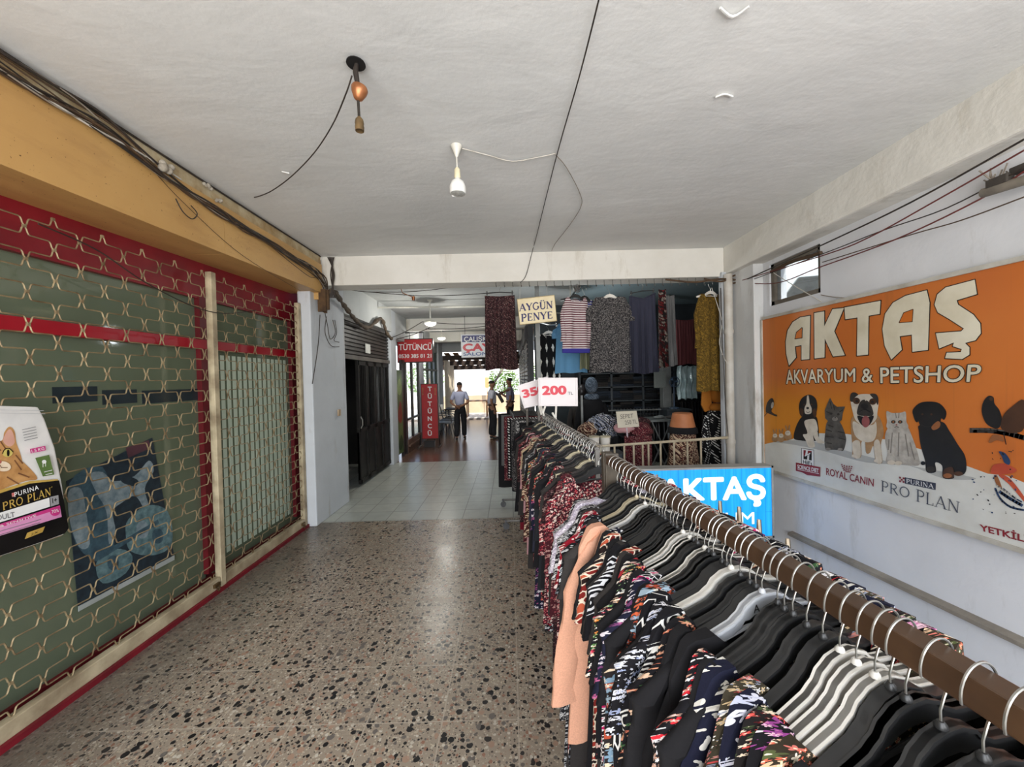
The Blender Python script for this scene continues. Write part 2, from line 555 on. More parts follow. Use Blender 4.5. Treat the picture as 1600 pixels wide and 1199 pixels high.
M_LIGHTT = tiles('pale_patio_tile', (206, 200, 190), (196, 190, 180), (150, 145, 138), 0.4, 0.4, 0.4)

# ------------------------------------------------------------------ floors
XL, XR, ZC = -2.75, 3.0, 3.42
b = MB(); b.bb((XL - 0.6, -1.8, -0.12), (1.42, 4.93, 0)); b.bb((1.42, 4.08, -0.12), (2.80, 4.60, 0)); b.bb((1.42, 4.60, -0.12), (XR, 4.93, 0))
struct('floor', b, M_TERR)
b = MB(); b.bb((XL - 3.6, 4.93, -0.12), (5.2, 8.45, 0.0))
struct('floor', b, M_GREYT)
b = MB(); b.bb((XL - 3.6, 8.45, -0.12), (2.5, 17.2, 0.0))
struct('floor', b, M_BROWNT)
b = MB(); b.bb((-12, 17.2, -0.12), (12, 24, 0.05))
struct('floor', b, M_LIGHTT)
b = MB(); b.bb((-40, -40, -0.2), (40, -1.8, -0.02)); b.bb((-40, 24, -0.2), (60, 70, 0.0))
struct('ground_outside', b, M_ROAD)
# the stairwell to the right of the clothes rails
b = MB(); b.bb((1.42, -1.8, -2.6), (XR, 4.66, -2.5))
struct('floor_stairwell', b, M_TERR)
for k in range(8):
    b = MB(); b.bb((1.47, -1.6 + k * 0.3, -2.5), (XR, -1.3 + k * 0.3, -0.18 - k * 0.28))
    struct('stair_step', b, M_TERR)
b = MB(); b.bb((1.36, -1.8, -2.6), (1.42, 4.60, -0.12)); b.bb((1.42, 4.60, -2.6), (XR, 4.66, -0.12))
struct('wall_stairwell', b, M_WALL)

# ------------------------------------------------------------------ ceilings and beams
def grid_slab(x0, x1, y0, y1, z, nx, ny, amp, seed):
    """a slab whose soffit is slightly uneven hand-thrown plaster"""
    rnd = random.Random(seed)
    ph = [(rnd.uniform(0.6, 2.6), rnd.uniform(0.8, 3.0), rnd.uniform(0, 6), rnd.uniform(0.3, 1)) for _ in range(9)]
    b = MB(); vs = []; fs = []
    for j in range(ny + 1):
        for i in range(nx + 1):
            x = x0 + (x1 - x0) * i / nx; y = y0 + (y1 - y0) * j / ny
            edge = min(1, 8 * min(i / nx, 1 - i / nx, j / ny, 1 - j / ny))
            h = sum(a * sin(fx * x + fy * y + p) for fx, fy, p, a in ph) / 4.0
            vs.append((x, y, z + amp * h * edge))
    for j in range(ny):
        for i in range(nx):
            a = j * (nx + 1) + i
            fs.append((a, a + nx + 1, a + nx + 2, a + 1))
    b.add(vs, fs)
    b.bb((x0, y0, z + 0.05), (x1, y1, z + 0.25))
    return b
struct('ceiling', grid_slab(-2.62, XR, -2.2, 5.0, ZC, 70, 90, 0.010, 3), M_CEIL, smooth=True)
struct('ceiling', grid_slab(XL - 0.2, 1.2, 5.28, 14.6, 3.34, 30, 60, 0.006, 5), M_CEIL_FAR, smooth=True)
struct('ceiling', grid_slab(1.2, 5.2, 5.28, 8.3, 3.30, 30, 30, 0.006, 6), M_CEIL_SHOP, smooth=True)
b = MB(); b.bb((-2.4, 4.98, 3.05), (XR + 0.1, 5.28, 3.6)); struct('beam', b, M_BEAM, bevel=0.012)
b = MB(); b.bb((XL - 0.2, 9.6, 3.06), (1.2, 9.9, 3.4)); struct('beam', b, M_BEAM, bevel=0.01)
b = MB(); b.bb((XL - 0.2, 12.4, 3.02), (1.2, 12.7, 3.4)); struct('beam', b, M_BEAM, bevel=0.01)
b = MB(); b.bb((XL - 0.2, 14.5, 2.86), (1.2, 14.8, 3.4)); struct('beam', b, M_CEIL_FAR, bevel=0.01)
# beam along the right wall
b = MB(); b.bb((2.80, -2.2, 3.07), (XR + 0.1, 4.98, 3.6)); struct('beam', b, M_BEAM, bevel=0.02)

# ------------------------------------------------------------------ right wall, its base and ledge
b = MB()
# wall with the small high window (Y 3.55..4.45, z 2.48..2.95) left open
wy0, wy1, wz0, wz1 = 3.68, 4.40, 2.55, 3.02
x0, x1 = XR, XR + 0.2
b.bb((x0, -2.2, -2.6), (x1, wy0, 3.1)); b.bb((x0, wy1, -2.6), (x1, 5.0, 3.1))
b.bb((x0, wy0, -2.6), (x1, wy1, wz0)); b.bb((x0, wy0, wz1), (x1, wy1, 3.1))
struct('wall_right', b, M_WALL)
# dirty ledge along the wall, rising slightly towards the photographer
p_far = at(1212, 824, X=XR - 0.03); p_near = at(1600, 1008, X=XR - 0.03)
dz = (p_near.z - p_far.z) / (p_near.y - p_far.y)
pa = Vector((XR, 4.1, p_far.z + dz * (4.1 - p_far.y))); pb = Vector((XR, -1.8, p_far.z + dz * (-1.8 - p_far.y)))
M_LEDGE = plaster('ledge_dirt', (150, 142, 130), (118, 110, 100), (92, 86, 80), 0.5, 4)
b = MB()
prof = [(0, 0.03), (-0.05, 0.012), (-0.05, -0.015), (0, -0.02)]
b.prism([pa + Vector((x, 0, z)) for x, z in prof], pb - pa)
struct('trim_1', b, M_LEDGE)

# column at the right end of the cross beam, with a boxed drain pipe
b = MB(); b.bb((2.75, 4.93, 0), (3.25, 5.02, 3.1)); struct('column', b, M_PILLAR, bevel=0.015)
b = MB(); b.tube([(2.80, 4.88, 0), (2.80, 4.88, 3.05)], 0.05, 14); 
for z in (0.9, 2.3): b.tube([(2.80, 4.88, z), (2.80, 4.88, z + 0.05)], 0.058, 14)
o = struct('drain_pipe', b, pm('pipe_paint', (200, 196, 188), (170, 160, 146), 4, 0.5), smooth=True)
b = MB(); b.bb((2.88, 4.50, 0), (3.0, 4.93, 3.08)); struct('column', b, M_WALLW, bevel=0.012)

# ------------------------------------------------------------------ left side beyond the grilles
b = MB(); b.bb((-2.62, 4.80, 0), (-2.46, 5.78, 3.42)); b.bb((-3.15, 5.30, 0), (-2.6, 5.78, 3.42)); struct('pillar', b, M_PILLAR, bevel=0.015)
b = MB(); b.bb((XL - 0.2, 8.22, 0), (-2.53, 8.62, 3.4)); struct('pillar', b, M_PILLAR, bevel=0.012)
b = MB(); b.bb((-2.65, 10.92, 0), (-2.55, 11.35, 3.4)); struct('pillar', b, pm('pillar_grey', (150, 150, 156), (132, 132, 140), 2, 0.8), bevel=0.012)
b = MB(); b.bb((XL - 0.2, 13.6, 0), (-2.5, 14.4, 3.4)); struct('pillar', b, M_PILLAR, bevel=0.012)
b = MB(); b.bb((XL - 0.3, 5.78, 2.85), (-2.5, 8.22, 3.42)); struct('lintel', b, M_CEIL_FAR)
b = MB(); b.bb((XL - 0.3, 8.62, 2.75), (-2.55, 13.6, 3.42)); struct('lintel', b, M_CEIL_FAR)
# dark shop behind the folding gate
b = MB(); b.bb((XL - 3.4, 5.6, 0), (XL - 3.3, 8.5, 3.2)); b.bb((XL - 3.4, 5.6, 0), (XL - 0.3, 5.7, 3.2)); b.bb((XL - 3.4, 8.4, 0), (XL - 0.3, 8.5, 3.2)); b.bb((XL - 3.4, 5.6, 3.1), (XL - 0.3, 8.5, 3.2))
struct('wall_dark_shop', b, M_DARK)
# wall behind the left shop front, top to bottom, also behind the photographer
b = MB(); b.bb((XL - 1.2, -2.2, 0), (XL - 1.1, 5.0, 3.4)); b.bb((XL - 1.2, -2.2, 3.3), (-2.6, 5.0, 3.6)); b.bb((XL - 1.2, -2.25, 0), (-2.62, -2.15, 3.4))
struct('wall_left', b, pm('left_shop_wall', (120, 126, 116), (100, 106, 98), 1.5, 0.9))

# ------------------------------------------------------------------ shop on the right beyond the beam
b = MB(); b.bb((0.55, 8.25, 0), (5.3, 8.35, 3.4)); struct('wall_back', b, M_SHOPWALL)
b = MB(); b.bb((5.2, 4.9, 0), (5.3, 8.3, 3.4)); b.bb((3.2, 4.95, 0), (5.3, 5.05, 3.4)); struct('wall_shop_right', b, M_SHOPWALL)
b = MB(); b.bb((3.22, 4.90, 0), (6.0, 4.945, 3.55)); struct('wall_added_white', b, M_OUTW0)  # white slab added to catch the sun and brighten the small window
b = MB(); b.bb((0.42, 8.3, 0), (0.52, 17.0, 3.4)); struct('wall_corridor_right', b, pm('shutter_grey_dark', (66, 66, 68), (48, 48, 50), 1.2, 0.7))
for k in range(4):
    y0 = 8.6 + k * 2.0
    b = MB()
    for i in range(26):
        z = 0.05 + i * 0.1
        b.prism([(0.42, y0, z), (0.395, y0, z + 0.02), (0.395, y0, z + 0.08), (0.42, y0, z + 0.1)], (0, 1.7, 0))
    b.bb((0.36, y0 - 0.05, 2.65), (0.42, y0 + 1.75, 2.95))
    struct('shutter_closed', b, pm('roller_slat', (72, 72, 76), (54, 54, 58), 3, 0.45, 0.4))

# ------------------------------------------------------------------ beyond the far end: patio and street
M_OUTW = plaster('sunlit_white_wall', (232, 232, 228), (222, 222, 218))
b = MB(); b.bb((-4.2, 19.9, 0.05), (0.8, 20.1, 0.95)); struct('wall_patio', b, M_TAN)
b = MB(); b.bb((-16, 30, 0), (16, 30.4, 4.2)); struct('wall_outside_white', b, M_OUTW)
b = MB(); b.bb((-7.2, 8.6, 0), (-7.0, 22, 5)); struct('wall_outside_white', b, M_OUTW)  # side wall added to throw brightness through the glazed shopfront
M_PERG = pm('dark_timber', (62, 48, 38), (44, 34, 28), 6, 0.75)
for k, y in enumerate((15.0, 16.2, 17.4)):
    zr = 2.74 - 0.16 * k
    b = MB(); b.bb((-3.4, y, zr - 0.18), (0.8, y + 0.12, zr)); tag(obj('roof_rafter', b, M_PERG), kind='structure')
b = MB()
for k in range(12):
    x = -3.2 + k * 0.34
    b.prism([(x, 14.8, 2.80), (x + 0.2, 14.8, 2.80), (x + 0.2, 14.8, 2.83), (x, 14.8, 2.83)], (0, 3.1, -0.42))
tag(obj('roof_boards', b, pm('board_ochre', (150, 112, 70), (96, 70, 46), 3, 0.8)), kind='structure')
b = MB()
for k in range(7):
    z = 2.08 + k * 0.13
    b.prism([(-2.6, 21.0 + k * 0.28, z), (-2.6, 21.26 + k * 0.28, z + 0.03), (-2.6, 21.26 + k * 0.28, z + 0.06), (-2.6, 21.0 + k * 0.28, z + 0.03)], (5.4, 0, 0))
tag(obj('roof_slats', b, pm('slat_white', (226, 220, 206), (206, 198, 182), 3, 0.7)), kind='structure')
for x in (-2.66, 0.55):
    b = MB(); b.bb((x, 17.3, 0.05), (x + 0.14, 17.44, 2.8)); tag(obj('roof_post', b, M_PERG), kind='structure')
# ------------------------------------------------------------------ ochre fascia over the left shops
def ochre():
    t = NT('ochre_board', 0.42, 0, 0.45)
    v = t.pos()
    a = t.noise(v, 0.9, 6, 0.6); g = t.noise(t.vmath('MULTIPLY', v, (1, 0.25, 1)), 9, 6, 0.65)
    col = t.mix(t.ramp(a.outputs[0], [(0.35, K0), (0.7, W1)]), lin((198, 158, 98)), lin((184, 142, 84)))
    col = t.mix(t.math('MULTIPLY', t.ramp(g.outputs[0], [(0.5, K0), (0.8, W1)]), 0.5), col, lin((150, 110, 66)))
    sp = t.noise(v, 55, 2)
    col = t.mix(t.ramp(sp.outputs[0], [(0.70, K0), (0.74, W1)]), col, lin((96, 66, 36)))
    t.bump(g.outputs[0], 0.06, 0.01)
    return t.color(col)
M_OCHRE = ochre()
M_PEEL = plaster('peeling_edge', (196, 182, 150), (150, 118, 70), (96, 80, 60), 0.6, 6)
pn = at(2, 257, X=-2.36); pm_ = at(352, 404, X=-2.36); pe = at(517, 463, X=-2.36)
zb0 = pn.z; zb1 = pe.z
seam = pm_.y
def fascia(y0, y1):
    b = MB()
    zz = lambda y: zb0 + (zb1 - zb0) * (y - pn.y) / (pe.y - pn.y)
    pr = lambda y: [Vector(p) for p in ((-2.36, y, zz(y)), (-2.36, y, 3.30), (-2.385, y, 3.30), (-2.385, y, zz(y) + 0.02), (-2.84, y, zz(y) + 0.02), (-2.84, y, zz(y)))]
    A, B = pr(y0), pr(y1)
    b.add(A + B, [tuple(range(5, -1, -1)), tuple(range(6, 12))] + [(i, (i + 1) % 6, 6 + (i + 1) % 6, 6 + i) for i in range(6)])
    return b
struct('trim_2', fascia(-1.9, seam - 0.002), M_OCHRE)
struct('trim_3', fascia(seam + 0.002, 4.92), M_OCHRE)
b = MB(); b.bb((-2.62, -1.9, 3.29), (-2.375, 4.93, 3.415)); struct('trim_4', b, M_PEEL)
b = MB(); b.bb((-2.385, 4.90, 2.86), (-2.62, 4.93, 3.3)); struct('trim_5', b, M_OCHRE)

# ------------------------------------------------------------------ left shop fronts: red frames, glass, stickers
M_RED = pm('red_frame', (132, 24, 36), (108, 16, 28), 3, 0.35, 0, 0.5)
M_REDD = pm('red_frame_worn', (104, 20, 28), (82, 16, 22), 5, 0.5)
def glass_front():
    t = NT('greenish_glass', 0.06, 0, 0.5)
    v = t.pos()
    ns = t.noise(v, 1.2, 4)
    col = t.mix(ns.outputs[0], lin((104, 112, 92)), lin((90, 100, 82)))
    return t.color(col)
M_GLASS = glass_front()
def front(name, label, y0, y1, blind):
    g = thing(name, label, 'shop window', (-2.80, (y0 + y1) / 2, 0))
    b = MB(); b.bb((-2.83, y0, 2.58), (-2.76, y1, 3.0)); obj('top_rail', b, M_RED, g)
    b = MB(); b.bb((-2.83, y0, 2.13), (-2.75, y1, 2.215)); obj('cross_bar', b, pm('red_bar', (160, 24, 38), (142, 18, 32), 3, 0.3), g, bevel=0.006)
    for y, w_ in ((y0, 0.04), (y1 - (0.07 if not blind else 0.36), 0.07 if not blind else 0.36)):
        b = MB(); b.bb((-2.83, y, 0.1), (-2.755, y + w_, 2.6)); obj('stile', b, M_REDD, g)
    b = MB(); b.bb((-2.83, y0, 0.0), (-2.77, y1, 0.06)); obj('bottom_rail', b, M_REDD, g)
    b = MB(); b.bb((-2.806, y0 + 0.03, 2.215), (-2.80, y1 - 0.05, 2.58)); obj('upper_pane', b, M_GLASS, g)
    b = MB(); b.bb((-2.806, y0 + 0.03, 0.06), (-2.80, y1 - 0.05, 2.13)); obj('lower_pane', b, M_GLASS, g)
    if blind:
        b = MB(); n = 16
        yy0, yy1 = y0 + 0.05, y1 - 0.40
        for i in range(n):
            ya = yy0 + (yy1 - yy0) * i / n
            b.bb((-2.797, ya, 0.17), (-2.793, ya + (yy1 - yy0) / n * 0.6, 2.09))
        obj('blind', b, pm('blind_pale_green', (190, 202, 184), (172, 186, 168), 3, 0.7), g)
    return g
front_left = front('shop_window', 'red framed shop window with plain green glass behind the nearer grille', 0.3, 3.52, False)
front_right = front('shop_window', 'red framed shop window with pale striped blind behind the farther grille', 3.52, 5.24, True)
for (xa, ya, xb, yb, nm, lb) in ((82, 606, 152, 630, 'sticker', 'longest dark strip sticker on the green shop glass at left'), (160, 611, 214, 632, 'sticker', 'faint dark strip sticker in the middle of the green shop glass'), (222, 612, 318, 630, 'sticker', 'dark strip sticker on the green glass beside the grille post')):
    p = at(xa, (ya + yb) / 2, X=-2.797); q = at(xb, (ya + yb) / 2, X=-2.797)
    b = MB(); b.bb((-2.799, p.y, p.z - 0.05), (-2.796, q.y, p.z + 0.05))
    tag(obj(nm, b, pm('sticker_dark', (48, 56, 60), (36, 44, 48), 4, 0.2)), lb, 'sticker')

# poster behind the grille (a plain generic animal picture)
P0 = Vector((-2.790, 0, 0)); NX = Vector((1, 0, 0))
place = lambda x, y: onplane(x, y, P0, NX)
pq = [(104, 752), (238, 684), (272, 868), (122, 948)]
po = thing('poster', 'torn blue and white animal poster taped inside the green shop glass', 'poster', place(190, 930))
mD = pm('poster_navy', (38, 52, 62), (26, 34, 42), 22, 0.5); mB = pm('poster_blue', (66, 92, 104), (44, 64, 76), 22, 0.5)
mW = pm('poster_pale', (134, 148, 154), (88, 108, 118), 22, 0.5); mT = pm('poster_teal', (106, 134, 138), (60, 86, 94), 22, 0.5)
b = MB(); pts = [place(*p) for p in pq]; b.prism(pts, (-0.002, 0, 0)); obj('paper', b, mD, po)
a = Art(place, NX)
a.poly([(108, 756), (160, 730), (176, 800), (172, 880), (118, 850)], mB, True)
a.poly([(140, 742), (160, 738), (178, 752), (210, 744), (232, 720), (240, 736), (226, 764), (236, 800), (230, 806), (212, 776), (190, 786), (176, 800), (180, 830), (170, 850), (166, 800), (150, 770)], mW, True)
a.poly([(106, 770), (126, 764), (134, 800), (140, 850), (124, 856), (110, 820)], mW, True)
a.poly([(196, 700), (232, 688), (236, 700), (200, 716)], pm('poster_maroon', (92, 58, 66), (70, 44, 52), 6, 0.5))
a.poly([(200, 812), (230, 790), (262, 800), (268, 850), (240, 868), (204, 862), (196, 836)], mT, True)
a.poly([(150, 880), (180, 858), (206, 868), (196, 896), (160, 912)], mT, True)
a.ell(222, 828, 10, 14, mW); a.ell(246, 838, 9, 12, mB); a.ell(176, 880, 9, 12, mB)
a.poly([(152, 868), (246, 812), (248, 818), (154, 876)], mB)
a.poly([(188, 742), (214, 750), (210, 760), (190, 754)], mD, True)
a.build('printed_picture', po)
b = MB(); b.prism([place(122, 948), place(272, 868), place(272, 875), place(122, 956)], (0.004, 0, 0)); obj('bottom_batten', b, pm('batten_white', (176, 182, 180), (150, 156, 154), 4, 0.4), po)

# ------------------------------------------------------------------ roller grilles of bent rod
M_ROD = pm('rod_brass', (170, 152, 118), (108, 86, 60), 8, 0.42, 0.5, 0.5)
M_RAILW = pm('worn_cream_rail', (190, 176, 146), (132, 116, 92), 5, 0.55)
def lattice(y0, y1, z0, z1, x):
    b = MB(); per = 0.266; half = per / 2; pitch = 0.0885; amp = pitch / 2 - 0.006
    k = 0; z = z0 + pitch / 2
    while z < z1:
        pts = []
        n = int((y1 - y0) / half) + 1
        s = 1 if k % 2 else -1
        yb = y0
        for i in range(n + 1):
            c = yb + i * half
            d = amp * (s if i % 2 else -s)
            for dy, f in ((-0.025, 0.0), (-0.019, 0.08), (-0.014, 0.35), (-0.010, 0.78), (-0.005, 1.0), (0.005, 1.0), (0.010, 0.78), (0.014, 0.35), (0.019, 0.08), (0.025, 0.0)):
                yy = c + dy
                if y0 <= yy <= y1: pts.append((x + 0.004 * (k % 2), yy, z + d * f))
        b.tube(pts, 0.0042, 5)
        # clips where neighbouring rods are pinched together
        for i in range(n + 1):
            c = yb + i * half
            if y0 <= c <= y1 and (1 if i % 2 else -1) * s > 0:
                b.box((x + 0.002, c, z + pitch / 2), (0.012, 0.014, 0.016))
        z += pitch; k += 1
    return b
def grille(label, y0, y1, posts):
    g = thing('roller_grille', label, 'security grille', (-2.6, (y0 + y1) / 2, 0))
    obj('lattice', lattice(y0, y1, 0.12, 2.77, -2.60), M_ROD, g)
    b = MB(); b.bb((-2.63, y0, 0.035), (-2.575, y1, 0.125)); obj('bottom_rail', b, M_RAILW, g, bevel=0.006)
    for yy in posts:
        b = MB(); b.bb((-2.625, yy - 0.028, 0.0), (-2.57, yy + 0.028, 2.79)); obj('guide_post', b, M_RAILW, g, bevel=0.006)
    b = MB(); yy = y1 - 0.06
    b.box((-2.57, yy, 0.08), (0.03, 0.06, 0.03)); b.tube([(-2.555, yy - 0.02, 0.07), (-2.55, yy, 0.03), (-2.555, yy + 0.02, 0.07)], 0.006, 6)
    obj('padlock', b, pm('padlock_brass', (120, 96, 62), (82, 66, 44), 6, 0.4, 0.7), g)
    return g
yp = at(334, 600, X=-2.6).y
grille('roller grille of bent brass rods over plain green glass, nearest the viewer', 0.5, yp - 0.03, (yp,))
grille('roller grille of bent brass rods over the pale striped blind', yp + 0.03, 4.74, (4.76,))
b = MB(); b.bb((-2.68, 0.3, 0.0), (-2.555, 4.8, 0.035)); struct('trim_6', b, pm('red_sill', (122, 20, 34), (92, 16, 26), 4, 0.6))

# ------------------------------------------------------------------ cat-food bag board fixed to the grille
PB = Vector((-2.54, 0, 0))
pb_ = lambda x, y: onplane(x, y, PB, NX)
bag = thing('bag_board', 'large cut-out board shaped like a white and black cat food bag on the grille', 'shop sign', pb_(20, 865))
out = [(-70, 632), (60, 636), (70, 655), (86, 700), (98, 760), (106, 826), (100, 836), (60, 850), (0, 870), (-78, 894), (-92, 884), (-96, 760), (-88, 690), (-78, 648)]
b = MB(); b.prism([pb_(*p) for p in out], (-0.045, 0, 0)); obj('board', b, pm('bag_white', (222, 220, 216), (202, 200, 198), 5, 0.35), bag, bevel=0.008)
a = Art(pb_, NX, 0.0012, 0.0004)
bk = pm('bag_black', (24, 22, 22), (16, 15, 15), 5, 0.3); gold = pm('bag_gold', (196, 164, 84), (170, 136, 64), 6, 0.4)
fur = pm('cat_fur', (196, 148, 92), (160, 112, 62), 14, 0.7, detail=8); furd = pm('cat_fur_dark', (128, 84, 50), (104, 66, 40), 14, 0.7)
furw = pm('cat_fur_pale', (230, 212, 188), (212, 190, 160), 12, 0.7)
pink = pm('bag_pink', (214, 150, 188), (200, 128, 172), 6, 0.4); pinkd = pm('bag_magenta', (196, 58, 128), (182, 48, 116), 6, 0.4)
whi = pm('print_white', (228, 228, 226), (214, 214, 212), 5, 0.4); ink = pm('print_grey', (120, 120, 122), (104, 104, 106), 6, 0.5)
grn = pm('bag_green', (92, 116, 62), (74, 98, 50), 6, 0.5)
# cat: body, head, ears, face
a.poly([(-60, 770), (-50, 730), (-10, 712), (24, 716), (42, 728), (58, 748), (40, 752), (10, 762), (-20, 776)], fur, True)
a.poly([(-62, 700), (-58, 672), (-46, 664), (-36, 690), (0, 690), (6, 676), (14, 667), (22, 674), (25, 692), (32, 712), (34, 730), (20, 742), (-4, 746), (-30, 744), (-52, 730)], fur, True)
a.poly([(4, 690), (9, 676), (15, 671), (20, 678), (22, 692), (14, 698)], pm('cat_ear_pink', (214, 168, 150), (196, 146, 128), 6, 0.6), True)
for pts in (([(-10, 694), (0, 704)]), ([(0, 690), (8, 702)]), ([(24, 712), (34, 724)]), ([(22, 720), (32, 734)]), ([(28, 740), (44, 746)]), ([(10, 746), (30, 758)]), ([(-14, 690), (-12, 704)])):
    a.line(pts, 2.2, furd)
a.ell(10, 708, 8, 6.5, pm('cat_eye', (206, 190, 110), (184, 166, 84), 8, 0.3), -6); a.ell(11, 708, 2.2, 5.5, bk); a.line([(2, 709), (5, 703), (12, 701), (18, 706)], 1.4, bk, sm=True)
a.ell(2, 729, 13, 8, furw, 8); a.ell(-4, 722, 4.5, 3, pm('cat_nose', (176, 96, 82), (156, 80, 70), 8, 0.5)); a.line([(-4, 725), (0, 731), (9, 731)], 1.2, furd)
# gold wave and black lower half
a.poly([(-94, 800), (-40, 778), (4, 764), (44, 752), (88, 749), (90, 753), (44, 757), (4, 770), (-40, 786), (-94, 808)], gold)
a.poly([(-94, 806), (-40, 784), (4, 769), (44, 756), (90, 751), (98, 785), (105, 826), (99, 834), (60, 848), (0, 868), (-78, 892), (-90, 882)], bk)
a.poly([(-88, 812), (75, 776), (76, 790), (-88, 826)], bk)
a.text('PURINA', (19, 770), (57, 758), (58, 765), (20, 777), whi, 0.01, 1.2)
a.poly([(15, 771), (19, 770), (20, 776), (16, 777)], pm('check_red', (190, 60, 60), (200, 160, 150), 60, 0.4))
a.serif('PRO PLAN', (0, 786), (75, 762), (76, 774), (1, 798), gold, 0.15)
a.text('®', (77, 761), (79, 760), (79, 762), (77, 763), gold)
a.poly([(-90, 828), (74, 778), (75, 792), (-90, 844)], whi)
a.poly([(75, 777), (88, 774), (89, 788), (76, 792)], pm('bag_silver', (150, 150, 152), (134, 134, 136), 6, 0.4)); a.text('1+', (78, 779), (85, 777), (86, 785), (79, 787), bk, 0.02)
a.text('ADULT', (-18, 808), (19, 800), (20, 808), (-17, 816), ink, 0.02)
a.poly([(-90, 846), (90, 790), (93, 808), (-90, 864)], pink); a.poly([(-90, 846), (90, 790), (91, 795), (-90, 852)], pinkd)
a.text('STERILISED & SENSITIVE', (-70, 841), (52, 804), (53, 807), (-69, 845), whi)
a.line([(-30, 838), (60, 812)], 1.0, ink); a.line([(-30, 844), (58, 817)], 1.0, ink); a.ell(82, 800, 8, 6.5, pinkd, -10); a.text('70%', (76, 798), (87, 795), (88, 800), (77, 803), whi)
a.poly([(38, 833), (66, 823), (62, 832), (34, 843)], gold); a.text('2X', (44, 834), (56, 829), (55, 833), (43, 838), bk)
a.poly([(42, 702), (66, 697), (67, 704), (43, 709)], pinkd); a.text('1.5 KG', (44, 703), (64, 699), (65, 703), (45, 708), whi, 0.01)
a.poly([(50, 716), (72, 711), (80, 742), (62, 745)], grn); a.ell(64, 722, 3.5, 3, whi); a.line([(62, 724), (62, 730)], 1, whi); a.line([(66, 723), (66, 729)], 1, whi); a.line([(64, 738), (76, 735)], 0.9, whi); a.line([(66, 742), (76, 740)], 0.9, whi)
for i in range(5): a.line([(29 + i * 0.8, 672 + i * 4.2), (50 + i * 0.6, 667.5 + i * 4.2)], 0.9, ink)
a.line([(-72, 640), (62, 642)], 0.8, pm('bag_seal', (190, 190, 190), (176, 176, 176), 8, 0.4)); a.line([(-72, 645), (64, 647)], 0.8, pm('bag_seal', (190, 190, 190)))
a.build('printed_front', bag)

# ------------------------------------------------------------------ cables on the fascia
cab = {'black': pm('cable_black', (40, 34, 30), (58, 48, 40), 9, 0.6), 'brown': pm('cable_brown', (88, 66, 46), (62, 48, 36), 9, 0.7), 'grey': pm('cable_grey', (150, 140, 126), (112, 102, 90), 9, 0.7), 'white': pm('cable_white', (206, 202, 192), (176, 170, 158), 9, 0.6), 'red': pm('cable_red', (112, 50, 46), (92, 44, 40), 9, 0.6)}
def cable(label, pts, r, colr, group=None, sm=6, name='cable'):
    b = MB(); b.tube(smooth_path(pts, sm), r, 6)
    return tag(obj(name, b, cab[colr], smooth=True), label, 'cable', group)
rnd = random.Random(11)
XF = -2.345
GRP = 'dusty cables strung along the top of the ochre board'
lbls = ['slack dusty cable in the bundle along the top of the ochre board'] * 12
for k in range(12):
    pts = []
    y = 1.35
    base = 3.385 - 0.006 * k
    while y < 4.95:
        sag = 0.09 * max(0, sin((y - 2.3) * 1.5 + k * 0.35)) * rnd.uniform(0.1, 1.0)
        drop = 0.0 if y < 2.3 else min(0.10 + 0.05 * (y - 2.7), (y - 2.3) * 0.25)
        pts.append((XF + rnd.uniform(0, 0.03), y, base + rnd.uniform(-0.015, 0.012) - sag - drop))
        y += rnd.uniform(0.22, 0.4)
    pts.append((-2.33 + rnd.uniform(-0.02, 0.02), 4.97, 3.02 + rnd.uniform(-0.1, 0.1)))
    cable(lbls[k], pts, rnd.choice((0.004, 0.005, 0.007)), ('black', 'brown', 'grey', 'brown', 'black')[k % 5], GRP)
cable('dark flat strip cable along the ceiling edge above the ochre board', [(-2.36, 1.2, 3.405), (-2.36, 3.0, 3.40), (-2.36, 4.9, 3.40)], 0.007, 'black')
cable('pale flattened cable lying over the dusty bundle at far left', [(-2.34, 1.9, 3.30), (-2.33, 2.2, 3.28), (-2.33, 2.5, 3.30), (-2.335, 2.8, 3.29)], 0.006, 'white')
cable('small loose loop of wire drooping from the bundle on the ochre board', [(-2.335, 2.75, 3.13), (-2.33, 2.80, 3.06), (-2.33, 2.88, 3.04), (-2.33, 2.93, 3.10), (-2.335, 2.88, 3.14)], 0.004, 'black')
cable('thin dark wire sagging across the grilles below the ochre board', [at(60, 350, X=-2.5), at(150, 390, X=-2.55), at(225, 440, X=-2.55), at(300, 478, X=-2.55), at(350, 490, X=-2.55), at(400, 485, X=-2.55)], 0.004, 'black')
cable('thin line drooping diagonally over the face of the ochre board', [at(225, 250, X=-2.352), at(290, 320, X=-2.352), at(380, 400, X=-2.352), at(470, 455, X=-2.352)], 0.0022, 'brown')
# splice knots and crumbling plaster held in the bundle
for (px, py, s, lb) in ((258, 262, 0.05, 'clump of grey plaster caught in the cables at the widest spot'), (325, 292, 0.03, 'white wire connector hanging in the bundle near the plaster clump'), (342, 312, 0.022, 'small pale splice dangling under the cable bundle')):
    p = at(px, py, X=-2.33)
    b = MB()
    for i in range(7):
        b.ball(p + Vector((rnd.uniform(-0.02, 0.02), rnd.uniform(-s, s), rnd.uniform(-s, s) * 0.7)), s * rnd.uniform(0.3, 0.6), 8, 5)
    tag(obj('plaster_clump' if s > 0.04 else 'wire_connector', b, pm('dust_grey', (178, 170, 156), (132, 124, 110), 20, 0.9), smooth=True), lb, 'debris' if s > 0.04 else 'connector')
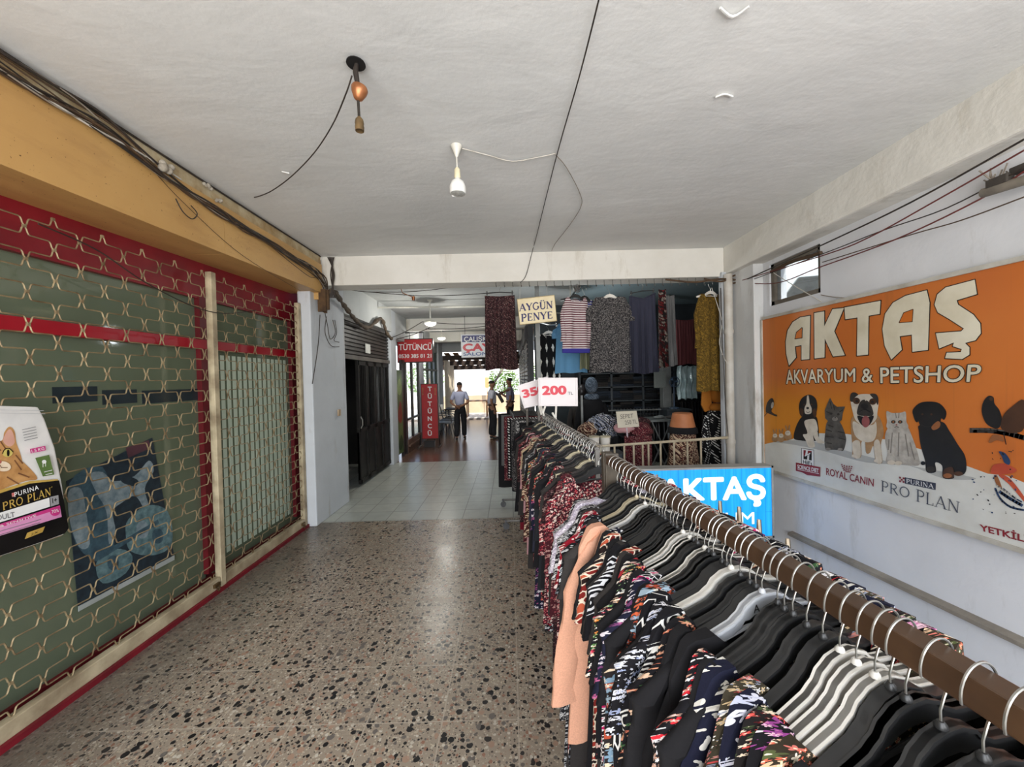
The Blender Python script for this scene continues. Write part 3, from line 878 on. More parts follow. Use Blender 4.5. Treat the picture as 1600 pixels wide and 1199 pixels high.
# thick taped bundle going round the corner and on over the dark shop
b = MB()
path = [at(506, 470, X=-2.36), at(520, 455, Y=5.0), at(538, 478, X=-2.38), at(556, 500, X=-2.42), at(575, 512, X=-2.44), at(595, 498, X=-2.44), at(604, 520, X=-2.44), at(612, 530, X=-2.44)]
b.tube(smooth_path(path, 8), [0.030 + 0.010 * sin(i * 2.1) + 0.006 * sin(i * 5.3) for i in range(len(smooth_path(path, 8)))], 10)
tag(obj('cable_bundle', b, pm('tape_brown', (96, 82, 66), (44, 38, 34), 34, 0.85, bump=0.8), smooth=True), 'thick taped cable bundle sagging over the dark folding gate', 'cable bundle')
b = MB()
for i in range(16):
    y = 4.86 + rnd.uniform(0, 0.12); x = -2.36 + rnd.uniform(-0.06, 0.06)
    b.bb((x, y, 2.70 + rnd.uniform(0, 0.06)), (x + rnd.uniform(0.02, 0.05), y + 0.03, 2.98))
tag(obj('junction_remnant', b, pm('rotten_wood', (96, 72, 48), (60, 46, 34), 9, 0.9)), 'rotten brown timber stub hanging at the corner of the ochre board', 'timber stub')
for i, (pts, lb) in enumerate((([(508, 490), (512, 510), (516, 530), (524, 520), (520, 500)], 'black looped wire tail nearest the ochre board on the white pillar'),
                               ([(510, 495), (508, 520), (517, 540), (530, 542)], 'long black wire curl with a hooked end on the white pillar'),
                               ([(500, 492), (497, 540), (488, 600)], 'thin straight wire hanging down the white pillar edge'),
                               ([(523, 500), (526, 520), (522, 532), (530, 535)], 'short wire curl at the right of the white pillar top'))):
    cable(lb, [at(x, y, X=-2.43) for x, y in pts], 0.005, 'black')
for i in range(6):
    a0 = at(512 + i * 2, 402, Y=4.93); p1 = at(522 - i, 430, Y=4.93); p2 = at(514 + 2 * i, 466, Y=4.93)
    cable('black cable of the tangle dropping at the corner of the ochre board', [a0 + Vector((0, 0, 0)), p1 + Vector((rnd.uniform(-.02, .02), 0, 0)), p2], 0.006, 'black', 'cable tangle at the corner of the ochre board')
# light patch switch plate on the pillar
p = at(530, 645, X=-2.44)
b = MB(); b.box(p, (0.02, 0.07, 0.09)); tag(obj('socket_plate', b, pm('plate_tan', (190, 168, 140), (150, 124, 96), 9, 0.6), bevel=0.004), 'small tan broken socket plate on the white pillar', 'socket')
# ------------------------------------------------------------------ big orange shop sign on the right wall
SX = 2.955
PS = Vector((SX, 0, 0)); NXm = Vector((-1, 0, 0))
ps = lambda x, y: onplane(x, y, PS, NXm)
z6 = lambda x, y: ps(1140 + x / 2.306, 380 + y / 2.306)      # the two zoom frames the art was traced in
z7 = lambda x, y: ps(1190 + x / 3.902, 600 + y / 3.902)
YF = ps(1193, 600).y
YN = 1.70
zt0, zb_0 = ps(1193, 500).z, ps(1197, 731).z
zt1, zb_1 = ps(1598, 408).z, ps(1598, 857).z
yA, yB = ps(1193, 500).y, ps(1598, 408).y
zt = lambda y: zt0 + (zt1 - zt0) * (y - yA) / (yB - yA)
zbm = lambda y: zb_0 + (zb_1 - zb_0) * (y - yA) / (yB - yA)
def sign_orange():
    t = NT('sign_orange', 0.45, 0, 0.4)
    v = t.pos()
    s = t.n('SeparateXYZ', {0: v})
    ns = t.noise(v, 1.0, 3)
    col = t.mix(t.ramp(ns.outputs[0], [(0.4, K0), (0.65, W1)]), lin((200, 114, 50)), lin((190, 102, 44)))
    band = t.n('MapRange', {0: s.outputs[2], 1: 1.45, 2: 1.75, 3: 1.0, 4: 0.0})
    mid = t.n('MapRange', {0: s.outputs[1], 1: 2.6, 2: 3.6, 3: 0.0, 4: 1.0})
    col = t.mix(t.math('MULTIPLY', t.math('MULTIPLY', band.outputs[0], mid.outputs[0]), 0.8), col, lin((214, 138, 34)))
    run = t.noise(t.vmath('MULTIPLY', v, (1, 5.0, 0.15)), 1.6, 5, 0.6)
    col = t.mix(t.math('MULTIPLY', t.ramp(run.outputs[0], [(0.6, K0), (0.72, W1)]), 0.35), col, lin((120, 84, 48)))
    return t.color(col)
sg = thing('shop_sign', 'large orange pet shop sign board with cream lettering and pets on the right wall', 'shop sign', (2.98, (YF + YN) / 2, zbm((YF + YN) / 2)))
b = MB(); b.prism([(SX, YF, zbm(YF)), (SX, YN, zbm(YN)), (SX, YN, zt(YN)), (SX, YF, zt(YF))], (0.035, 0, 0)); obj('panel', b, sign_orange(), sg)
M_SFR = pm('sign_frame', (196, 192, 182), (160, 152, 138), 6, 0.5)
b = MB()
for y0, y1, f, w in ((YF, YN, zt, 0.03), (YF, YN, zbm, -0.03)):
    b.prism([(SX - 0.012, y0, f(y0)), (SX - 0.012, y1, f(y1)), (SX - 0.012, y1, f(y1) + w), (SX - 0.012, y0, f(y0) + w)], (0.05, 0, 0))
b.prism([(SX - 0.012, YF, zbm(YF)), (SX - 0.012, YF + 0.025, zbm(YF)), (SX - 0.012, YF + 0.025, zt(YF)), (SX - 0.012, YF, zt(YF))], (0.05, 0, 0))
obj('frame', b, M_SFR, sg)
cream = pm('print_cream', (226, 218, 196), (206, 196, 170), 4, 0.5); dk = pm('print_outline', (52, 38, 30), (40, 30, 24), 6, 0.5)
hillw = pm('print_pale', (214, 214, 208), (196, 194, 186), 3, 0.5); org = pm('print_orange', (204, 112, 38), (196, 102, 34), 3, 0.5)
a = Art(z6, NXm, 0.0008, 0.00025)
LET = [
    [(215, 442), (205, 400), (203, 355), (210, 315), (228, 285), (255, 268), (291, 262), (288, 418), (260, 421), (260, 368), (236, 372), (240, 412)],
    [(306, 252), (342, 246), (342, 300), (372, 238), (413, 234), (378, 318), (416, 404), (374, 409), (344, 345), (343, 412), (307, 416)],
    [(415, 232), (545, 208), (542, 255), (502, 262), (500, 402), (460, 406), (462, 268), (418, 275)],
    [(584, 420), (560, 370), (552, 310), (562, 255), (590, 215), (635, 190), (712, 170), (722, 215), (716, 385), (660, 392), (658, 330), (614, 336), (622, 384)],
    [(740, 222), (750, 185), (780, 160), (885, 132), (893, 184), (820, 206), (825, 222), (880, 258), (905, 290), (907, 325), (888, 350), (850, 360), (866, 376), (866, 402), (840, 418), (778, 415), (784, 395), (835, 393), (838, 382), (806, 372), (810, 358), (757, 380), (745, 325), (836, 318), (846, 308), (795, 275), (752, 250)]]
for L in LET: a.line(L, 6.5, dk, True)
for L in LET: a.poly(L, cream)
for c in ([(238, 344), (243, 322), (262, 306), (261, 341)], [(614, 286), (630, 252), (662, 240), (659, 282)]):
    a.line(c, 5, dk, True); a.poly(c, org)
for wd, mt in ((0.045, dk), (0.012, cream)):
    e = 3 if mt is dk else 0
    a.text('AKVARYUM', (204 - e, 457 - e), (455 + e, 451 - e), (455 + e, 500 + e), (206 - e, 508 + e), mt, wd)
    a.text('&', (478 - e, 453 - e), (518 + e, 451 - e), (519 + e, 502 + e), (479 - e, 503 + e), mt, wd)
    a.text('PETSHOP', (545 - e, 448 - e), (912 + e, 436 - e), (905 + e, 500 + e), (546 - e, 506 + e), mt, wd)
a.build('lettering', sg)
# white ground with the row of pets
a = Art(z7, NXm, 0.0008, 0.00025)
lo = lambda x: 515 + (x - 30) * 0.322
a.poly([(22, lo(22)), (20, 368), (80, 354), (150, 348), (300, 300), (520, 306), (760, 340), (960, 396), (1110, 440), (1250, 500), (1380, 548), (1500, 560), (1606, 604), (1606, lo(1606)), (800, lo(800))], hillw)
shade = pm('print_grey_ground', (176, 176, 172), (164, 164, 160), 3, 0.5)
a.poly([(70, 352), (300, 350), (560, 420), (800, 480), (1020, 520), (1290, 570), (1270, 585), (1100, 575), (900, 500), (640, 480), (380, 410), (200, 372)], shade, True)
a.build('printed_ground', sg)
blk = pm('print_black', (34, 32, 32), (26, 24, 24), 8, 0.5); brn = pm('print_brown', (78, 52, 36), (60, 40, 28), 8, 0.5)
gry = pm('print_fur_grey', (92, 88, 82), (66, 62, 58), 16, 0.6, detail=9); gryd = pm('print_fur_dark', (56, 52, 48), (44, 40, 38), 12, 0.6)
tan = pm('print_fur_tan', (176, 140, 100), (146, 110, 76), 12, 0.6, detail=8); tanp = pm('print_fur_cream', (212, 202, 186), (190, 178, 160), 12, 0.6)
per = pm('print_fur_silver', (186, 180, 170), (150, 144, 136), 18, 0.6, detail=9); perd = pm('print_fur_silver_dark', (140, 134, 126), (116, 110, 104), 14, 0.6)
rott = pm('print_fur_black', (36, 34, 33), (26, 25, 25), 10, 0.5); pinkt = pm('print_tongue', (150, 84, 84), (128, 70, 70), 8, 0.5)
rust = pm('print_rust', (150, 96, 58), (126, 76, 44), 8, 0.5); redf = pm('print_fish_red', (190, 84, 56), (168, 66, 44), 8, 0.5)
bluw = pm('print_blue', (52, 74, 110), (40, 58, 90), 8, 0.5); maroon = pm('print_maroon', (140, 40, 48), (124, 34, 42), 8, 0.5)
def pet(name, f):
    q = Art(z7, NXm, 0.0034, 0.00025); f(q); q.build(name, sg)
def puppy(q):
    q.poly([(200, 335), (204, 285), (232, 220), (270, 190), (330, 196), (346, 240), (348, 335), (300, 350), (240, 345)], blk, True)
    q.poly([(262, 232), (300, 215), (332, 222), (345, 285), (318, 310), (322, 350), (326, 384), (290, 386), (272, 345), (254, 310), (282, 300)], tanp, True)
    q.poly([(318, 300), (342, 290), (352, 330), (388, 358), (350, 362), (324, 330)], tanp, True)
    q.poly([(240, 190), (230, 140), (246, 90), (290, 66), (328, 84), (342, 130), (334, 184), (318, 200), (300, 190), (262, 200)], blk, True)
    q.poly([(238, 150), (234, 180), (250, 200), (258, 160)], brn, True); q.poly([(330, 150), (338, 184), (324, 206), (314, 165)], brn, True)
    q.poly([(280, 76), (290, 74), (296, 120), (308, 150), (304, 180), (270, 182), (264, 150), (276, 120)], tanp, True)
    q.ell(284, 148, 9, 7, blk); q.ell(264, 128, 6, 6, brn); q.ell(308, 126, 6, 6, brn); q.line([(276, 170), (286, 176), (298, 170)], 3, blk)
def kitten(q):
    q.poly([(390, 300), (404, 230), (460, 220), (490, 250), (516, 320), (516, 360), (500, 408), (470, 404), (430, 402), (396, 404), (386, 360)], gry, True)
    q.poly([(390, 210), (388, 160), (404, 120), (420, 84), (440, 122), (462, 140), (512, 138), (498, 176), (492, 220), (462, 246), (420, 240)], gry)
    for p in ([(420, 110), (430, 150)], [(440, 130), (448, 158)], [(400, 170), (424, 180)], [(480, 170), (496, 160)], [(398, 280), (430, 290)], [(396, 320), (440, 326)], [(470, 290), (508, 300)], [(476, 330), (512, 340)], [(408, 250), (440, 262)], [(402, 360), (430, 364)]): q.line(p, 6, gryd)
    q.ell(428, 182, 9, 7, gryd); q.ell(472, 186, 8, 7, gryd); q.ell(452, 214, 18, 13, perd); q.ell(454, 206, 4, 3, blk); q.ell(410, 398, 16, 9, perd); q.ell(484, 400, 16, 9, perd)
def bulldog(q):
    q.poly([(548, 280), (552, 210), (600, 180), (690, 180), (730, 220), (748, 300), (730, 370), (738, 478), (700, 476), (684, 380), (664, 420), (640, 420), (632, 350), (610, 360), (608, 446), (560, 448), (556, 380)], tan, True)
    q.poly([(560, 230), (610, 250), (680, 250), (700, 230), (704, 300), (680, 350), (620, 352), (570, 310)], tanp, True)
    q.poly([(556, 360), (600, 350), (606, 444), (570, 448)], tanp, True); q.poly([(688, 360), (722, 350), (736, 476), (704, 476)], tanp, True)
    q.poly([(556, 160), (548, 100), (580, 70), (640, 62), (690, 72), (716, 110), (710, 170), (700, 220), (640, 260), (580, 226)], tanp, True)
    q.poly([(542, 100), (548, 60), (570, 52), (592, 66), (572, 84), (560, 110)], gryd, True); q.poly([(664, 64), (700, 62), (716, 90), (712, 130), (696, 100)], gryd, True)
    q.ell(582, 104, 22, 20, brn); q.ell(682, 108, 22, 20, brn); q.ell(584, 106, 9, 8, blk); q.ell(680, 110, 9, 8, blk)
    q.poly([(590, 150), (606, 110), (632, 96), (660, 112), (680, 150), (684, 190), (640, 196), (590, 188)], gryd, True)
    q.ell(633, 136, 24, 16, blk); q.line([(600, 170), (634, 156), (672, 174)], 5, blk, sm=True)
    q.poly([(590, 194), (640, 204), (688, 194), (672, 240), (640, 262), (606, 240)], blk, True); q.ell(640, 230, 24, 36, pinkt)
    q.ell(640, 84, 8, 20, tanp); q.ell(580, 440, 26, 12, tanp); q.ell(716, 470, 26, 12, tanp)
def persian(q):
    q.poly([(756, 350), (762, 290), (800, 250), (880, 250), (920, 320), (960, 440), (964, 494), (920, 500), (860, 492), (780, 492), (760, 470), (770, 420)], per, True)
    q.poly([(768, 230), (764, 168), (800, 178), (850, 176), (882, 172), (886, 230), (898, 262), (866, 290), (796, 288), (764, 262)], per, True)
    for p in ([(800, 300), (790, 420)], [(840, 300), (836, 440)], [(880, 310), (900, 440)], [(780, 340), (776, 400)], [(910, 360), (936, 460)], [(820, 180), (826, 206)], [(842, 180), (840, 206)]): q.line(p, 7, perd)
    q.ell(808, 232, 14, 10, gryd); q.ell(850, 232, 14, 10, gryd); q.ell(808, 232, 6, 6, rust); q.ell(850, 232, 6, 6, rust); q.ell(828, 250, 6, 4, pinkt); q.line([(816, 266), (828, 260), (842, 266)], 3, gryd)
    q.ell(796, 480, 24, 14, tanp); q.ell(840, 484, 22, 13, tanp)
def black_puppy(q):
    q.poly([(962, 290), (970, 250), (1100, 230), (1150, 290), (1200, 370), (1244, 440), (1252, 520), (1230, 556), (1186, 556), (1160, 520), (1176, 574), (1110, 574), (1104, 500), (1062, 480), (1066, 536), (1010, 538), (1000, 470), (974, 380)], rott, True)
    q.poly([(924, 180), (930, 150), (970, 116), (1030, 108), (1090, 120), (1130, 170), (1120, 216), (1098, 212), (1090, 250), (1040, 282), (980, 268), (958, 226), (944, 222)], rott, True)
    q.poly([(926, 180), (940, 150), (960, 190), (956, 232), (940, 226)], blk, True); q.poly([(1092, 150), (1124, 162), (1130, 190), (1116, 220), (1100, 200)], blk, True)
    q.poly([(1040, 262), (1076, 228), (1094, 240), (1086, 268), (1052, 282)], rust, True); q.ell(1000, 226, 20, 14, blk); q.ell(984, 186, 7, 6, brn); q.ell(1040, 186, 7, 6, brn)
    q.line([(980, 252), (1010, 262), (1044, 256)], 4, gryd, sm=True)
    q.ell(1036, 520, 28, 18, gryd); q.poly([(1120, 520), (1170, 510), (1174, 572), (1112, 572)], brn, True); q.ell(1140, 560, 26, 14, rust); q.ell(1206, 548, 28, 14, brn); q.ell(990, 484, 14, 12, rott)
def rabbits(q):
    for x, y, s in ((84, 322, 1.0), (122, 322, 1.05), (164, 306, 1.2)):
        q.ell(x, y + 14, 20 * s, 20 * s, tan); q.ell(x, y - 6, 14 * s, 13 * s, tanp); q.ell(x - 8 * s, y - 30 * s, 4 * s, 16 * s, tan, -14); q.ell(x + 7 * s, y - 32 * s, 4 * s, 16 * s, tan, 10); q.ell(x - 4, y - 8, 2, 2, blk); q.ell(x + 4, y - 8, 2, 2, blk)
def small_bird(q):
    q.poly([(28, 170), (34, 120), (56, 90), (72, 92), (78, 130), (62, 168), (96, 192), (88, 198), (48, 182)], gryd, True); q.ell(66, 100, 9, 9, blk); q.ell(68, 130, 8, 20, per, 10); q.line([(20, 196), (40, 172), (94, 190)], 4, brn)
def parrots(q):
    q.line([(1284, 284), (1400, 286), (1500, 302), (1606, 330)], 30, gryd, sm=True); q.line([(1290, 276), (1400, 276), (1560, 300)], 8, gry, sm=True)
    q.poly([(1346, 170), (1356, 110), (1386, 74), (1418, 82), (1424, 120), (1454, 160), (1470, 220), (1450, 270), (1410, 266), (1370, 236)], blk, True); q.ell(1404, 92, 12, 12, brn)
    q.poly([(1462, 260), (1480, 190), (1530, 140), (1606, 100), (1606, 270), (1540, 300), (1490, 290)], brn, True)
    q.poly([(1420, 310), (1470, 320), (1480, 352), (1440, 344), (1400, 360), (1390, 350)], rust, True); q.line([(1480, 300), (1496, 368)], 6, blk)
def goldfish(q):
    q.poly([(1404, 520), (1420, 494), (1480, 486), (1540, 510), (1560, 530), (1520, 548), (1440, 552), (1402, 545)], redf, True); q.ell(1520, 522, 5, 5, blk)
    pass
def splash(q):
    q.poly([(1420, 570), (1440, 620), (1470, 640), (1440, 560)], rust, True); q.poly([(1450, 560), (1520, 620), (1606, 720), (1606, 690), (1530, 590), (1480, 556)], redf, True)
    q.poly([(1450, 412), (1490, 424), (1520, 470), (1512, 494), (1484, 480), (1470, 446)], bluw, True)
    q.line([(1430, 640), (1460, 700), (1520, 750), (1600, 770)], 12, bluw, sm=True); q.line([(1460, 660), (1520, 700), (1590, 740)], 18, bluw, sm=True); q.line([(1480, 640), (1540, 690), (1590, 720)], 8, bluw, sm=True)
    q.line([(1440, 620), (1500, 660), (1560, 700)], 8, per, sm=True)
    pass
def drops(q):
    r = random.Random(4)
    for _ in range(34):
        q.ell(1270 + r.random() ** 0.8 * 290, 540 + r.random() * 260, r.uniform(3, 9), r.uniform(2, 6), bluw if r.random() < 0.8 else blk, r.uniform(0, 90), 8)
    for _ in range(8): q.ell(1420 + r.random() * 130, 400 + r.random() * 70, r.uniform(3, 8), r.uniform(2, 5), blk, r.uniform(0, 90), 8)
for nm, f in (('printed_puppy', puppy), ('printed_kitten', kitten), ('printed_bulldog', bulldog), ('printed_longhaired_cat', persian), ('printed_black_puppy', black_puppy), ('printed_rabbits', rabbits), ('printed_small_bird', small_bird), ('printed_parrots', parrots), ('printed_goldfish', goldfish), ('printed_splash', splash), ('printed_drops', drops)): pet(nm, f)
a = Art(z7, NXm, 0.0034, 0.00025)
a.poly([(244, 392), (322, 402), (322, 510), (244, 492)], gryd); a.poly([(247, 395), (320, 405), (320, 507), (247, 489)], whi)
a.poly([(258, 404), (308, 410), (308, 468), (258, 458)], maroon); a.poly([(258, 440), (308, 414), (308, 468), (258, 458)], blk)
a.poly([(274, 404), (286, 406), (282, 428), (268, 436)], whi); a.poly([(282, 440), (294, 432), (292, 466), (280, 462)], whi); a.poly([(266, 436), (300, 420), (300, 428), (266, 444)], whi)
a.text("Hill's", (256, 462), (312, 474), (312, 500), (256, 486), blk, 0.01)
a.poly([(212, 480), (362, 508), (360, 566), (310, 560), (284, 558), (250, 540), (212, 530)], maroon)
a.text('SCIENCE DIET', (222, 492), (352, 518), (352, 542), (222, 516), whi, 0.02); a.line([(224, 522), (352, 548)], 2.5, whi)
a.build('printed_logo', sg); a = Art(z7, NXm, 0.0034, 0.00025)
a.text('ROYAL CANIN', (396, 512), (688, 580), (686, 628), (396, 556), maroon, 0.012)
for i in range(5):
    for j in range(4):
        a.ell(498 + i * 13 + (j - 1.5) * (i - 2) * 2.0, 530 - j * 11 + i * 3 - abs(i - 2) * 2, 4.2, 4.2, maroon, 0, 10)
a.build('printed_logo', sg); a = Art(z7, NXm, 0.0034, 0.00025)
a.poly([(876, 570), (1066, 606), (1064, 648), (876, 608)], pm('print_slate', (60, 62, 76), (50, 52, 66), 6, 0.5)); a.serif('PURINA', (884, 578), (1056, 612), (1056, 640), (884, 604), whi, 0.14)
for i in range(3):
    for j in range(3):
        if (i + j) % 2 == 0: a.poly([(842 + i * 11, 566 + j * 11 + i * 2), (853 + i * 11, 568 + j * 11 + i * 2), (853 + i * 11, 579 + j * 11 + i * 2), (842 + i * 11, 577 + j * 11 + i * 2)], maroon)
slate = pm('print_slate_text', (74, 76, 86), (62, 64, 76), 6, 0.5)
a.serif('PRO', (732, 588), (916, 640), (914, 700), (732, 654), slate, 0.11)
a.serif('PLAN', (946, 640), (1224, 724), (1218, 792), (946, 716), slate, 0.11)
a.build('printed_logo', sg); a = Art(z7, NXm, 0.0034, 0.00025)
a.text('YETKİLİ', (1330, 842), (1640, 916), (1638, 974), (1338, 896), maroon, 0.03)
a.build('printed_logo', sg)

# ------------------------------------------------------------------ small high window in the right wall
w = thing('window_1', None, None, (XR + 0.1, (wy0 + wy1) / 2, wz0)); tag(w, kind='structure')
M_WFR = pm('window_frame_old', (112, 104, 92), (84, 76, 66), 6, 0.6)
b = MB()
b.bb((XR + 0.02, wy0, wz0), (XR + 0.10, wy0 + 0.05, wz1)); b.bb((XR + 0.02, wy1 - 0.05, wz0), (XR + 0.10, wy1, wz1)); b.bb((XR + 0.02, wy0, wz0), (XR + 0.10, wy1, wz0 + 0.05)); b.bb((XR + 0.02, wy0, wz1 - 0.05), (XR + 0.10, wy1, wz1))
obj('window_frame', b, M_WFR, w)
tg = NT('window_glass', 0.05, 0, 0.5)
tg.b.inputs['Transmission Weight'].default_value = 1.0
tg.color(tg.mix(tg.noise(tg.obj(), 2.0).outputs[0], lin((226, 232, 232)), lin((206, 214, 214))))
b = MB(); b.bb((XR + 0.055, wy0 + 0.05, wz0 + 0.05), (XR + 0.06, wy1 - 0.05, wz1 - 0.05)); obj('pane', b, tg.m, w)
b = MB(); A_, B_2, C_2 = at(1218, 476, Y=4.86), at(1284, 430, Y=4.86), at(1284, 476, Y=4.86); b.prism([A_, at(1250, 433, Y=4.86), B_2, C_2], (0, 0.03, 0))
tag(obj('roof_neighbour', b, pm('roof_dark_grey', (74, 74, 70), (58, 58, 56), 3, 0.8)), kind='structure')

# ------------------------------------------------------------------ blue lightbox across the stairwell
LY = 4.09
pl = lambda x, y: at(x, y, Y=LY)
ztop = at(1104, 730.5, Y=LY).z
x0, x1 = at(985, 735, Y=LY).x, at(1208, 780, Y=LY).x
lb = thing('lightbox', 'bright blue illuminated sign box with white letters standing by the right wall', 'illuminated sign', ((x0 + x1) / 2, LY + 0.06, 0))
M_LFR = pm('lightbox_frame', (176, 176, 172), (150, 150, 146), 4, 0.4, 0.3)
z0 = 0.02
b = MB(); b.bb((x0, LY, z0), (x1, LY + 0.14, ztop)); obj('box', b, M_LFR, lb, bevel=0.004)
def blue_panel():
    t = NT('lightbox_blue', 0.35)
    v = t.obj()
    s = t.n('SeparateXYZ', {0: v})
    st = t.n('TexNoise', {'Vector': t.vmath('MULTIPLY', v, (26, 1, 1.2)), 'Scale': 1.0, 'Detail': 5})
    br = t.n('TexBrick', {'Vector': t.n('CombineXYZ', {0: s.outputs[2], 1: s.outputs[0], 2: 0.0}), 'Color1': W1, 'Color2': (0.9, 0.9, 0.9, 1), 'Mortar': (0.55, 0.55, 0.55, 1), 'Scale': 1.0, 'Mortar Size': 0.002, 'Brick Width': 0.6, 'Row Height': 0.085})
    col = t.mix(t.ramp(st.outputs[0], [(0.3, K0), (0.75, W1)]), lin((8, 148, 236)), lin((44, 176, 248)))
    mul = t.n('Mix', data_type='RGBA', blend_type='MULTIPLY'); mul.inputs[0].default_value = 1.0
    t.set(mul.inputs[6], col); t.set(mul.inputs[7], br.outputs[0])
    t.set(t.b.inputs['Emission Color'], mul.outputs[2]); t.b.inputs['Emission Strength'].default_value = 0.42
    return t.color(mul.outputs[2])
b = MB(); fz = 0.018; b.bb((x0 + fz, LY - 0.004, z0 + fz), (x1 - fz, LY + 0.002, ztop - fz)); obj('panel', b, blue_panel(), lb)
b = MB(); e = 0.02
b.bb((x0, LY - 0.012, ztop - e), (x1, LY, ztop)); b.bb((x0, LY - 0.012, z0), (x1, LY, z0 + e)); b.bb((x0, LY - 0.012, z0), (x0 + e, LY, ztop)); b.bb((x1 - e, LY - 0.012, z0), (x1, LY, ztop)); obj('frame', b, M_LFR, lb)
b = MB(); ny = (0, -1, 0); lit = emis('lightbox_white', (236, 240, 244), 0.55)
LP = lambda x, y: at(x, y, Y=LY - 0.006)
put_text(b, 'AKTAŞ', [LP(1029, 747), LP(1196, 740), LP(1197, 792), LP(1030, 792)], ny, 0.001, 0.035)
# second and third lines, full width of the box
xa, xb_ = x0 + 0.14, at(1178, 810, Y=LY).x
zA, zB = at(1178, 800, Y=LY).z, at(1178, 819, Y=LY).z
q = [Vector((xa, LY - 0.006, zA)), Vector((xb_, LY - 0.006, zA)), Vector((xb_, LY - 0.006, zB)), Vector((xa, LY - 0.006, zB))]
put_text(b, 'AKVARYUM', q, ny, 0.001, 0.01)
d = at(1178, 831, Y=LY).z - zA
put_text(b, 'PETSHOP', [p + Vector((0, 0, d)) for p in q], ny, 0.001, 0.02)
obj('lettering', b, lit, lb)

# ------------------------------------------------------------------ railing at the back, pointed balustrade beside the stairwell
M_RAIL = pm('rail_cream', (196, 184, 160), (160, 146, 120), 6, 0.5)
rl = thing('railing', 'low cream metal railing between the clothes shop and the blue lightbox', 'railing', (2.0, 4.9, 0))
r0 = at(905, 700, Y=4.86); r1 = at(1137, 684, Y=4.86)
b = MB(); b.tube([r0, r1], 0.017, 8); obj('top_rail', b, M_RAIL, rl, smooth=True)
for i, px in enumerate((916, 938, 960, 975, 990, 1004, 1013, 1032, 1053, 1074, 1095)):
    t_ = (at(px, 695, Y=4.86).x - r0.x) / (r1.x - r0.x)
    p = r0.lerp(r1, t_)
    b = MB(); b.tube([(p.x, p.y, 0.0), p], 0.012, 6); obj('baluster', b, M_RAIL, rl, smooth=True)
b = MB(); b.tube([(r0.x, r0.y, 0.12), (r1.x, r1.y, 0.12)], 0.012, 6); obj('bottom_rail', b, M_RAIL, rl, smooth=True)
bs = thing('balustrade', 'balustrade of pale pointed slats behind the clothes rail beside the stairs', 'balustrade', (1.40, 2.0, 0))
M_SLAT = pm('slat_wood_pale', (196, 180, 156), (150, 132, 108), 9, 0.6); M_SLATD = pm('slat_edge_dark', (70, 62, 54), (48, 42, 38), 9, 0.6)
ys = [at(px, py, X=1.40).y for px, py in ((1125, 783), (1155, 792), (1186, 812), (1231, 842))]
zs = [at(px, py, X=1.40).z for px, py in ((1125, 783), (1155, 792), (1186, 812), (1231, 842))]
zm = sum(zs) / 4
spots = list(zip(ys, zs)) + [(ys[0] + 0.16 * k, zm - 0.12) for k in range(1, 8)] + [(ys[3] - 0.2 * k, zm - 0.2) for k in range(1, 5)]
for (yy, zz) in spots:
    b = MB()
    b.prism([(1.39, yy - 0.035, 0.0), (1.39, yy + 0.035, 0.0), (1.39, yy + 0.03, zz - 0.26), (1.39, yy + 0.004, zz), (1.39, yy - 0.004, zz), (1.39, yy - 0.03, zz - 0.26)], (0.014, 0, 0))
    b.prism([(1.404, yy - 0.035, 0.0), (1.404, yy + 0.035, 0.0), (1.404, yy + 0.03, zz - 0.26), (1.404, yy + 0.004, zz - 0.002), (1.404, yy - 0.004, zz - 0.002), (1.404, yy - 0.03, zz - 0.26)], (0.006, 0, 0), 1)
    obj('slat', b, [M_SLAT, M_SLATD], bs)
b = MB(); b.bb((1.37, ys[3] - 0.9, 0.08), (1.39, ys[0] + 1.2, 0.14)); b.bb((1.37, ys[3] - 0.9, 0.55), (1.39, ys[0] + 1.2, 0.60)); obj('cross_rail', b, M_SLATD, bs)

# ------------------------------------------------------------------ wires and bracket on the right wall
def wall_wire(label, pts, X, r, colr, grp=None): return cable(label, [at(x, y, X=X) for x, y in pts], r, colr, grp, 5)
wall_wire('topmost taut dark wire from the cross beam along the right wall', [(1168, 436), (1280, 385), (1420, 318), (1600, 218)], 2.86, 0.006, 'black')
wall_wire('twisted reddish wire pair rising along the right wall above the sign', [(1160, 438), (1290, 398), (1360, 370), (1460, 315), (1600, 235)], 2.88, 0.005, 'red')
wall_wire('thin dark wire crossing the reddish pair on the right wall', [(1165, 441), (1285, 397), (1380, 360), (1480, 325), (1600, 262)], 2.89, 0.004, 'black')
wall_wire('reddish wire sagging over the small window and up to the tube bracket', [(1145, 440), (1210, 443), (1280, 418), (1400, 374), (1530, 312), (1600, 268)], 2.90, 0.005, 'red')
wall_wire('lowest thin wire with a kink just above the orange sign', [(1285, 410), (1420, 368), (1500, 345), (1600, 308)], 2.93, 0.004, 'brown')
wall_wire('short grey wire end curling above the sign top edge beside the window', [(1283, 461), (1300, 464), (1330, 466), (1345, 460)], 2.97, 0.004, 'grey')
wall_wire('pale wire crossing the small window diagonally', [(1202, 422), (1230, 440), (1284, 472)], 2.965, 0.004, 'white')
cable('dark crumpled wires gathered along the top of the small window', [at(1205, 425, X=2.95), at(1235, 410, X=2.95), at(1262, 402, X=2.95), at(1283, 395, X=2.95)], 0.018, 'brown')
